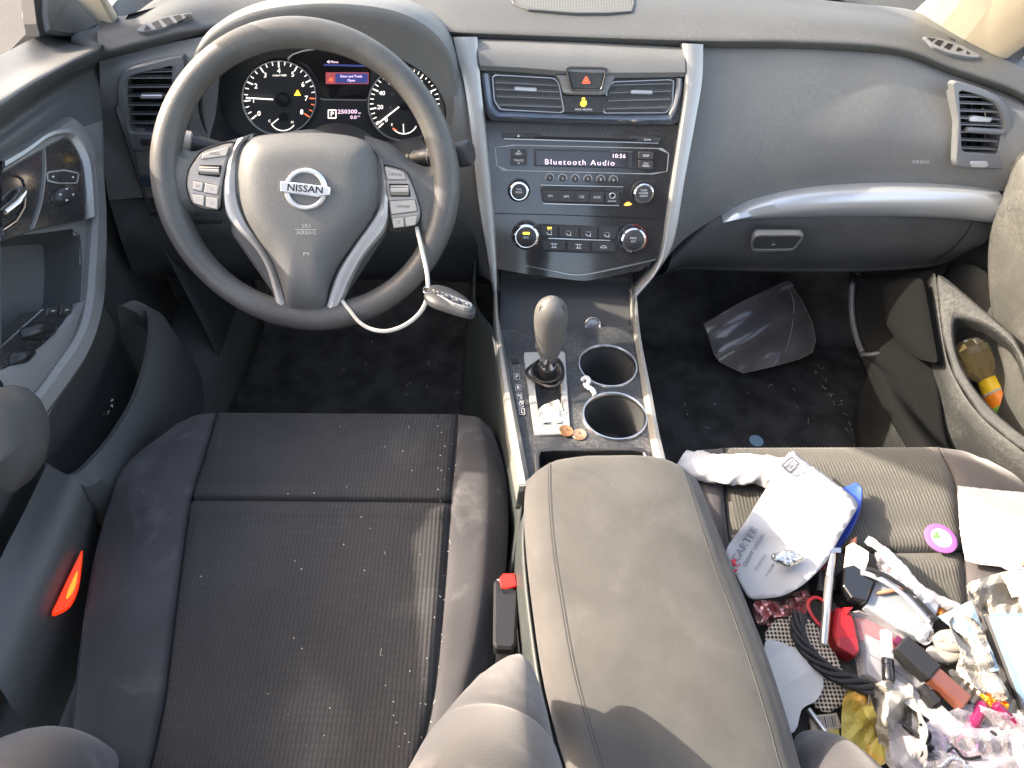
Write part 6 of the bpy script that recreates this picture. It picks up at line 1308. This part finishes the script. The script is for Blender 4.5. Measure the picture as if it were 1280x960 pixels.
slab('grey_box_lid', [(1090, 722), (1112, 732), (1160, 766), (1152, 792), (1144, 810), (1110, 795), (1070, 768)], .016, .010, 'card_box', 'pale blue grey flat box lid in the middle of the litter', 'box lid', 1)
sheet(ST, [(1058, 683), (1066, 678), (1086, 690), (1085, 702), (1079, 718), (1078, 734), (1054, 719)], 'carton', h=.036, amp=.003, cell=8, seed=21, freq=20, mb=(fo := MB()), hfun=lambda x, y: (y-700)*-.0002); T(fo.build('carton_flap', solid=.0008), 'cream carton flap standing above the glossy black box', 'carton')
slab('brown_carton', [(1050, 688), (1058, 684), (1055, 720), (1048, 722)], .012, .02, 'carton_brown', 'thin brown carton edge between the silver razor handle and the cream flap', 'carton', 1)
# clear wrapper with peach print, twisted white paper and hair clip band
sheet(ST, cl([(1094, 694), (1110, 700), (1140, 725), (1165, 745), (1180, 762), (1160, 765), (1120, 735), (1100, 715)], 3), 'skin_pink', h=.020, amp=.008, cell=6, seed=24, freq=60, mb=(fo := MB()), mfun=lambda x, y: 'paper_cream' if noise.noise(V((x*.09, y*.09, 0))) > -.08 else 'skin_pink'); T(fo.build('receipt_scrap', solid=.0004), 'peach and cream crumpled wrapper along the black band', 'wrapper')
b = MB(); cen = cr([ST.hit(x, y, h) for x, y, h in ((1083, 674, .024), (1096, 682, .026), (1112, 697, .026), (1130, 716, .026), (1150, 738, .024), (1175, 752, .018), (1198, 760, .014))], 10); rows = []
for i, p in enumerate(cen):
    t = (cen[min(i+1, len(cen)-1)]-cen[max(i-1, 0)]).normalized(); x = t.cross(ST.n).normalized(); w = (.0055 if i < 14 else .0075)*(1+.3*noise.noise(p*60)); rows.append([p+x*w*math.cos(a)*(1+.25*noise.noise(p*180+V((math.cos(a), math.sin(a), 0))))+ST.n*w*.7*math.sin(a) for a in (2*math.pi*k/12 for k in range(12))])
b.grid(rows, 'paper', cu=True, smooth=False); b.add(rows[0], [list(range(11, -1, -1))], 'paper'); T(b.build('paper_twist'), 'long twisted white paper strip crossing the seat seam', 'paper')
sheet(ST, [(1148, 744), (1165, 748), (1197, 757), (1190, 768), (1160, 770)], 'amber', h=.016, amp=.006, cell=5, seed=26, freq=70, mb=(fo := MB()), mfun=lambda x, y: 'amber' if 1160 < x < 1188 and y > 753 else 'paper_cream'); T(fo.build('amber_wrapper', solid=.0006), 'small amber coloured shiny wrapper at the end of the black band', 'wrapper')
b = MB()
for off, r_ in ((0, .0028), (7, .0032)): b.tube(cr([ST.hit(x-off*.9, y+off*.7, h) for x, y, h in ((1082, 711, .034), (1092, 713, .036), (1112, 722, .038), (1135, 738, .036), (1152, 755, .034), (1168, 772, .03))], 8), r_, 'black_satin' if off == 0 else 'ink_grey', n=10, flat=.7)
b.ball(ST.hit(1096, 722, .036), CR*.005, CU*.005, CF*.004, 'black_satin', n=12); b.ball(ST.hit(1165, 772, .03), CR*.007, CU*.004, CF*.004, 'black_satin', n=12); T(b.build('hair_band'), 'black and grey plastic hair band across the blue grey box lid', 'hair band')
# glass vial
vi = thing('glass_vial', ST.hit(1109, 820, .03), 'small clear glass vial with a black bottom standing on the printed card', 'vial')
b = rod((1107, 789), (1110, 830), .031, .030, [(0, .0052), (.04, .006), (.98, .006), (1, .0058)], 'clear_vial'); b.build('glass', vi); b = rod((1109, 822), (1111, 852), .030, .029, [(0, .0055), (.1, .0064), (.3, .0066), (.32, .006), (.36, .0066), (.95, .0066), (1, .006), (1.0, 0)], 'black_gloss'); b.build('base', vi)
b = rod((1107, 797), (1109, 824), .031, .030, [(0, .0018), (1, .0018)], 'chrome'); b.build('spray_tube', vi)
# lip gloss
lg = thing('lip_gloss', ST.hit(1150, 835, .03), 'square lip gloss tube with a black cap and brown contents', 'lip gloss')
def bar(a, c, z, w, th, m, b=.001):
    A = ST.hit(*a, z); C = ST.hit(*c, z); d = (C-A); x = d.normalized().cross(ST.n); mb = MB(); mb.box((A+C)/2, d/2, x*w, ST.n*th, m); return mb
bar((1123, 805), (1164, 843), .034, .0115, .0095, 'black_satin').build('cap', lg, bevel=.0015); bar((1163, 842), (1206, 880), .034, .0095, .0075, 'gloss_brown').build('bottle', lg, bevel=.002); bar((1118, 799), (1130, 808), .022, .005, .003, 'magenta').build('label', lg)
# dropper
dp = thing('dropper', ST.hit(1160, 872, .03), 'small black dropper cap with a clear tip below the lip gloss', 'dropper')
rod((1151, 858), (1172, 884), .03, .028, [(0, .006), (.3, .0065), (.32, .0085), (.8, .0088), (.85, .0055), (1, .005)], 'black_satin').build('cap', dp); rod((1170, 882), (1196, 910), .028, .026, [(0, .005), (.5, .0055), (1, .004)], 'clear_vial').build('tip', dp)
# yellow wrapper, crumpled papers
sheet(ST, cl([(1056, 868), (1066, 862), (1084, 866), (1092, 884), (1100, 905), (1112, 945), (1098, 958), (1078, 950), (1062, 930), (1053, 928), (1052, 900)], 3), 'yellow', h=.018, amp=.009, cell=8, seed=31, freq=36, mb=(fo := MB())); T(fo.build('yellow_packet', solid=.0006), 'open crumpled yellow snack packet with orange print', 'packet')
sheet(ST, [(1024, 918), (1048, 905), (1050, 925), (1030, 930)], 'yellow', h=.010, amp=.002, cell=8, seed=33, mb=(fo := MB())); T(fo.build('yellow_scrap', solid=.0006), 'little flat yellow scrap beside the brown cardboard label', 'scrap')
sheet(ST, cl([(1090, 858), (1105, 852), (1138, 855), (1142, 870), (1150, 890), (1160, 915), (1150, 945), (1135, 962), (1112, 960), (1100, 935), (1094, 905), (1086, 880)], 3), 'paper_cream', h=.028, amp=.018, cell=9, seed=35, freq=34, mb=(fo := MB())); T(fo.build('crumpled_paper', solid=.0005), 'crumpled off white paper beside the yellow packet', 'crumpled paper')
sheet(ST, cl([(1112, 915), (1125, 905), (1145, 912), (1158, 930), (1155, 962), (1118, 965)], 3), 'paper_grey', h=.036, amp=.012, cell=9, seed=36, freq=30, mb=(fo := MB())); T(fo.build('crumpled_paper', solid=.0005), 'crumpled greyish paper at the bottom edge below the off white crumpled paper', 'crumpled paper')
slab('small_label', [(1118, 872), (1142, 872), (1168, 895), (1160, 905), (1130, 890)], .022, .001, 'card_box', 'small pale printed label under the dropper', 'label', 1, extra=lambda b, z: [b.line(ST, [(1128+k*5, 879+k*3), (1136+k*5, 886+k*3)], .7, 'ink_grey', z+.0003) for k in range(5)])
sheet(ST, [(1140, 880), (1190, 905), (1175, 960), (1140, 940)], 'paper_grey', h=.016, amp=.010, cell=9, seed=37, freq=30, mb=(fo := MB())); T(fo.build('crumpled_paper', solid=.0005), 'flattened grey paper under the clear jewellery bag', 'crumpled paper')
# light blue carton, cotton pads, papers
sheet(ST, [(1172, 771), (1190, 762), (1214, 750), (1222, 768), (1232, 795), (1250, 838), (1238, 840), (1222, 805), (1200, 792)], 'light_blue', h=.030, amp=.005, cell=10, seed=40, freq=22, mb=(fo := MB())); T(fo.build('blue_carton', solid=.001), 'light blue open carton sheet under the crumpled papers', 'carton')
for (x, y, rx, ry, z, lab) in ((1178, 808, 24, 14, .022, 'white cotton pad with a dark square mark beside the lip gloss'), (1172, 822, 23, 12, .017, 'lower white cotton pad tucked under the marked one')):
    b = MB(); b.pad(ST, oval(x, y, rx, ry, 40, .15), z-.003, z+.003, 'paper_cream', p=6, rings=6, n=40, hmin=z-.001)
    if z > .02: b.poly(ST, [(1173, 802), (1179, 801), (1180, 811), (1174, 812)], z, z+.0036, 'ink_grey', b=.0001)
    T(b.build('cotton_pad'), lab, 'cotton pad')
sheet(ST, cl([(1186, 778), (1200, 768), (1214, 772), (1228, 785), (1235, 805), (1243, 830), (1252, 850), (1262, 872), (1240, 875), (1215, 855), (1195, 840), (1200, 815)], 3), 'paper_cream', h=.034, amp=.014, cell=9, seed=42, freq=38, mb=(fo := MB())); T(fo.build('crumpled_paper', solid=.0005), 'crumpled cream paper in front of the light blue carton', 'crumpled paper')
sheet(ST, cl([(1208, 733), (1230, 722), (1262, 714), (1300, 715), (1310, 790), (1280, 792), (1255, 775), (1232, 772), (1222, 760)], 3), 'paper_cream', h=.030, amp=.018, cell=10, seed=44, freq=36, mb=(fo := MB())); T(fo.build('crumpled_paper', solid=.0005), 'crumpled white paper ball below the white paper bag at the right', 'crumpled paper')
sheet(ST, [(1197, 607), (1215, 609), (1250, 613), (1310, 618), (1320, 720), (1290, 716), (1262, 714), (1252, 708), (1228, 706), (1207, 701), (1200, 660)], 'paper_bag', h=.013, amp=.0035, cell=11, seed=46, freq=13, mb=(fo := MB())); T(fo.build('paper_bag', solid=.0008), 'large flat white paper bag lying on the right side of the seat', 'paper bag')
slab('wooden_stick', [(1268, 702), (1276, 701), (1272, 718), (1264, 716)], .02, .004, 'brown_stick', 'short brown wooden stick end at the lower edge of the white paper bag', 'stick', 1)
ph = thing('slim_phone', ST.hit(1262, 825, .03), 'slim light blue phone with a dark edge leaning at the right side', 'phone')
PH = Pl.three(ST.hit(1233, 768, .052), ST.hit(1245, 768, .056), ST.hit(1279, 888, .036)); PH = Pl.three(ST.hit(1233, 768, .05), ST.hit(1300, 790, .062), ST.hit(1279, 888, .03))
b = MB(); b.poly(PH, rnd([(1234, 768), (1300, 765), (1345, 880), (1280, 888)], 5), -.007, 0, 'phone_edge', b=.002); b.build('body', ph); b = MB(); b.poly(PH, rnd([(1246, 775), (1300, 770), (1338, 872), (1284, 878)], 4), -.002, .0006, 'grey_glass', b=.0004); b.build('screen', ph)
b = MB(); b.ribbon(PH, [(1231, 769), (1277, 889)], [(1236, 767), (1283, 887)], [(0, -.010), (0, -.003), (1, -.001), (1, -.008)], 'black_satin', 4); b.build('side_rail', ph)
# poker chip
b = MB(); a = ST.at(1173, 675.5, .004); b.lathe(a, ST.n, [(.0185, 0), (.0198, .0006), (.0198, .0028), (.0188, .0034), (.0126, .0034)], 'purple', 48); b.lathe(a, ST.n, [(.0128, .0030), (.0126, .0036), (0, .0036)], 'chip_white', 40)
CPn = Pl(a, ST.n)
for k in range(3): b.poly(CPn, oval(1169+2.6*math.cos(k*2.1-1.5), 671+2.6*math.sin(k*2.1-1.5), 2.4, 2.4, 10), .003, .0039, 'chip_green', b=.0001)
for k, t in enumerate(('CASINO', 'RESORT', 'TULSA')): b.text(CPn, 1176+k*2.6, 674+k*3.4, t, 2.3, 'ink', .004, ang=1.05)
T(b.build('poker_chip'), 'purple poker chip with a white printed centre on the seat fabric', 'chip')
# jewellery bag and tubes bottom right
T(rod((1229, 881), (1207, 921), .03, .028, [(0, .006), (.05, .007), (.6, .007), (.62, .0055), (1, .005)], 'magenta').build('lip_tube'), 'dark red lip tube pointing into the clear jewellery bag', 'lip tube'); T(rod((1243, 880), (1270, 906), .034, .03, [(0, .004), (.05, .0055), (.9, .0055), (1, .004)], 'magenta').build('lip_tube'), 'magenta lip tube near the right edge below the phone', 'lip tube')
for x, y, r_, lab in ((1240, 925, .010, 'large dark shiny bead inside the clear jewellery bag'), (1252, 915, .006, 'small dark shiny bead above the large bead'), (1172, 948, .007, 'black bead at the left end of the clear jewellery bag')):
    b = MB(); p = ST.hit(x, y, .026); b.ball(p, V((r_, 0, 0)), V((0, r_, 0)), V((0, 0, r_*.8)), 'black_gloss', n=20); T(b.build('bead'), lab, 'bead')
b = MB()
for s in range(3): b.tube([ST.hit(1200+s*9+22*math.cos(a), 930+14*math.sin(a), .022+.004*math.sin(3*a+s)) for a in (2*math.pi*k/30 for k in range(31))], .0016, ('purple', 'chrome', 'magenta')[s], n=6, caps=False)
T(b.build('bangles'), 'three thin purple and silver bangles inside the clear bag', 'bangles')
sheet(ST, cl([(1150, 915), (1185, 890), (1215, 880), (1250, 890), (1285, 900), (1300, 970), (1240, 985), (1170, 980)], 3), 'clear_violet', h=.034, amp=.0065, cell=12, seed=51, freq=40, mb=(fo := MB())); T(fo.build('jewellery_bag', solid=0), 'clear crinkled bag with jewellery at the bottom right corner', 'bag')
sheet(ST, [(1215, 870), (1245, 868), (1260, 900), (1240, 905)], 'foil_pink', h=.02, amp=.008, cell=7, seed=52, freq=60, mb=(fo := MB())); T(fo.build('pink_foil', solid=.0004), 'peach coloured foil scrap between the two lip tubes', 'foil')
sheet(ST, cl([(1262, 905), (1300, 880), (1310, 960), (1275, 960)], 3), 'carton', h=.018, amp=.008, cell=9, seed=53, freq=40, mb=(fo := MB())); T(fo.build('tan_wrapper', solid=.0004), 'tan paper wrapper at the right edge below the phone', 'wrapper')
sheet(ST, cl([(1185, 840), (1205, 842), (1260, 880), (1290, 890), (1290, 930), (1250, 915), (1215, 880)], 3), 'paper_cream', h=.012, amp=.006, cell=10, seed=54, freq=36, mb=(fo := MB())); T(fo.build('crumpled_paper', solid=.0004), 'cream paper strip between the lip gloss and the phone', 'crumpled paper')
# passenger footwell: clear pouch and a blue sticker
FPl = Pl.three(P(900, 410, Z=.125), P(1000, 410, Z=.125), P(950, 465, Z=.062))
bo = [(880, 405), (930, 376), (983, 352), (988, 356), (1002, 376), (1014, 402), (1019, 425), (1015, 440), (1000, 448), (965, 458), (929, 466), (900, 452), (893, 442), (887, 422)]
po = thing('clear_pouch', FPl.hit(950, 415, -.02), 'see through grey plastic pouch lying in the passenger footwell', 'pouch')
mb = sheet(FPl, bo, 'pouch_film', h=.014, amp=.002, cell=6, seed=61, freq=20, smooth=True, edge=False, hfun=lambda x, y: .026*max(0, 1-((x-950)/72)**2)*max(0, 1-((y-412)/60)**2)+.006*math.sin((x*.6+y)*.11)); mb.build('upper_film', po)
mb = sheet(FPl, bo, 'pouch_film', h=-.012, amp=.002, cell=14, seed=62, freq=22, smooth=True, edge=False); mb.build('lower_film', po)
b = MB(); b.tube([FPl.hit(x, y, .010) for x, y in bo+[bo[0]]], .0016, 'pouch_edge_highlight', n=8, caps=False); b.ribbon(FPl, [(880, 405), (930, 376), (984, 352)], [(885, 413), (935, 384), (989, 360)], [(0, .006), (.3, .017), (.7, .019), (1, .012)], 'pouch_edge_highlight', 4)  # rim, plus pale strips painted as highlights along edges and folds
b.tube(cr([FPl.hit(x, y, .034) for x, y in ((984, 356), (992, 378), (990, 410), (982, 440))], 5), .0012, 'pouch_edge_highlight', n=6); b.ribbon(FPl, [(930, 464), (966, 456), (1014, 438)], [(930, 459), (964, 450), (1008, 434)], [(0, .010), (.5, .018), (1, .014)], 'pouch_edge_highlight', 4); b.build('rim_and_highlights', po)
p = fhit(945, 552); b = MB(); pl = Pl(p, V((0, 0, 1))); b.lathe(p+V((0, 0, .002)), (0, 0, 1), [(.0135, 0), (.0135, .0012), (0, .0012)], 'blue_disc', 32); T(b.build('round_sticker'), 'small round pale blue sticker on the black passenger carpet', 'sticker')

# thinner bits filling the heap
slab('receipt_strip', [(1085, 862), (1098, 852), (1145, 878), (1190, 912), (1180, 925), (1130, 895)], .0245, .0006, 'paper', 'long white receipt strip with fine print below the vial', 'receipt', 0, b=.0001, extra=lambda b, z: [b.line(ST, [(1100+k*9, 862+k*5.6), (1094+k*9, 870+k*5.6)], .8, 'ink_grey', z+.0003) for k in range(9)])
T(rod((1128, 905), (1166, 936), .036, .034, [(0, .001), (.06, .0028), (.6, .0030), (.61, .0034), (1, .0034)], 'black_satin').build('eyeliner_pencil'), 'thin black eyeliner pencil lying across the crumpled papers', 'pencil')
T(rod((1096, 742), (1136, 735), .029, .030, [(0, .0006), (.08, .0022), (1, .0022)], 'brown_stick').build('brow_pencil'), 'short tan brow pencil on the blue grey box lid', 'pencil')
b = MB()
pl_ = [[ST.hit(1196+(k*4.2)+j*10, 862+k*3.6-j*16+0, .020+.003*(k % 2)) for j in range(3)] for k in range(16)]
b.grid(pl_, 'paper_cream', smooth=False); T(b.build('pleated_paper', solid=.0005), 'cream pleated paper strip running down to the right edge under the phone', 'paper')
b = MB(); b.tube(cr([ST.hit(x, y, h) for x, y, h in ((1150, 905, .034), (1163, 918, .038), (1160, 935, .036), (1176, 944, .034), (1192, 935, .036), (1206, 948, .034), (1226, 946, .036))], 6), .0016, 'black_gloss', n=6); T(b.build('thin_cable'), 'thin black cable winding over the clear jewellery bag', 'cable')
rg = random.Random(21)
b = MB()
for k in range(26): p = ST.hit(1176+k*2.1+rg.uniform(-1, 1), 958-10*math.sin(k*.2)+rg.uniform(-1, 1), .036); b.ball(p, V((.0024, 0, 0)), V((0, .0024, 0)), V((0, 0, .0024)), 'chrome', n=8)
T(b.build('bead_chain'), 'short silver bead chain at the bottom of the jewellery bag', 'chain')
sheet(ST, [(1224, 868), (1238, 864), (1262, 880), (1258, 892), (1240, 886)], 'label_orange', h=.030, amp=.006, cell=5, seed=71, freq=80, mb=(fo := MB())); T(fo.build('sweet_wrapper', solid=.0004), 'small bright orange sweet wrapper between the lip tubes and the phone', 'wrapper')
sheet(ST, cl([(1140, 775), (1158, 778), (1168, 792), (1160, 806), (1146, 800)], 3), 'clear_film', h=.032, amp=.007, cell=5, seed=72, freq=80, mb=(fo := MB())); T(fo.build('clear_wrapper'), 'clear crinkled wrapper between the box lid and the cotton pads', 'wrapper')
sheet(ST, cl([(1094, 690), (1118, 700), (1150, 728), (1168, 748), (1150, 752), (1118, 722), (1100, 708)], 3), 'clear_film', h=.034, amp=.006, cell=5, seed=73, freq=70, mb=(fo := MB())); T(fo.build('clear_wrapper'), 'long clear wrapper beside the twisted white paper strip', 'wrapper')
slab('printed_leaflet', [(1225, 735), (1262, 728), (1270, 760), (1236, 764)], .046, .0006, 'paper', 'small printed leaflet on the crumpled white paper ball at the right', 'leaflet', 0, b=.0001, extra=lambda b, z: [b.line(ST, [(1231+k*.6, 741+k*4), (1261+k*.6, 735.5+k*4)], .8, 'ink_grey', z+.0003) for k in range(6)])
T(rod((1010, 886), (1046, 934), .014, .012, [(0, .003), (.7, .003), (.72, .0036), (1, .0036)], 'tube_silver').build('ballpoint_pen'), 'silver ballpoint pen half hidden near the brown cardboard label', 'pen')
# ---------------------------------------------------------------- daylight
w = bpy.data.worlds.new('World'); SC.world = w; w.use_nodes = True; nt = w.node_tree; bg = nt.nodes['Background']
sky = nt.nodes.new('ShaderNodeTexSky'); sky.sky_type = 'NISHITA'; sky.sun_disc = False
SUN_EL, SUN_AZ = 31, -12            # elevation; degrees that the sun stands behind the pure left
sky.sun_elevation = R(SUN_EL); sky.dust_density = 3; sky.ozone_density = .3; sky.air_density = 1
sd = V((-math.cos(R(SUN_EL))*math.cos(R(SUN_AZ)), -math.cos(R(SUN_EL))*math.sin(R(SUN_AZ)), math.sin(R(SUN_EL))))
sky.sun_rotation = math.atan2(sd.x, sd.y)
nt.links.new(sky.outputs[0], bg.inputs[0]); bg.inputs[1].default_value = .15
sl = bpy.data.lights.new('sun', 'SUN'); sl.energy = 2.0; sl.angle = R(.55); sl.color = (1, .97, .92)
so = bpy.data.objects.new('sun', sl); COL.objects.link(so); so.rotation_euler = (-sd).to_track_quat('-Z', 'Y').to_euler(); so.location = (-3, 0, 4)
SC.view_settings.view_transform = 'Standard'; SC.view_settings.look = 'None'; SC.view_settings.exposure = 2.95; SC.view_settings.use_white_balance = True; SC.view_settings.white_balance_temperature = 7600; SC.view_settings.white_balance_tint = 14; SC.view_settings.gamma = 1
SC.cycles.max_bounces = 10; SC.cycles.diffuse_bounces = 6; SC.cycles.transparent_max_bounces = 16; SC.cycles.sample_clamp_indirect = 6
SC.cycles.use_denoising = True
# ---------------------------------------------------------------- kinds that repeat share a group
GR = {'car seat': 'front car seats', 'pillar': 'windscreen pillars', 'car door': 'front car doors', 'crumpled paper': 'crumpled papers on the passenger seat', 'cotton pad': 'cotton pads in the litter', 'lip tube': 'lip tubes in the litter', 'bead': 'beads in the jewellery bag', 'stalk': 'column stalks', 'pedal': 'foot pedals', 'pencil': 'make-up pencils in the litter', 'coin': 'copper coins on the console'}
for o in SC.objects:
    if o.parent is None and o.get('category') in GR and 'kind' not in o: o['group'] = GR[o['category']]
    if o.parent is None and o.name.split('.')[0] == 'black_box': o['group'] = 'black boxes in the litter'
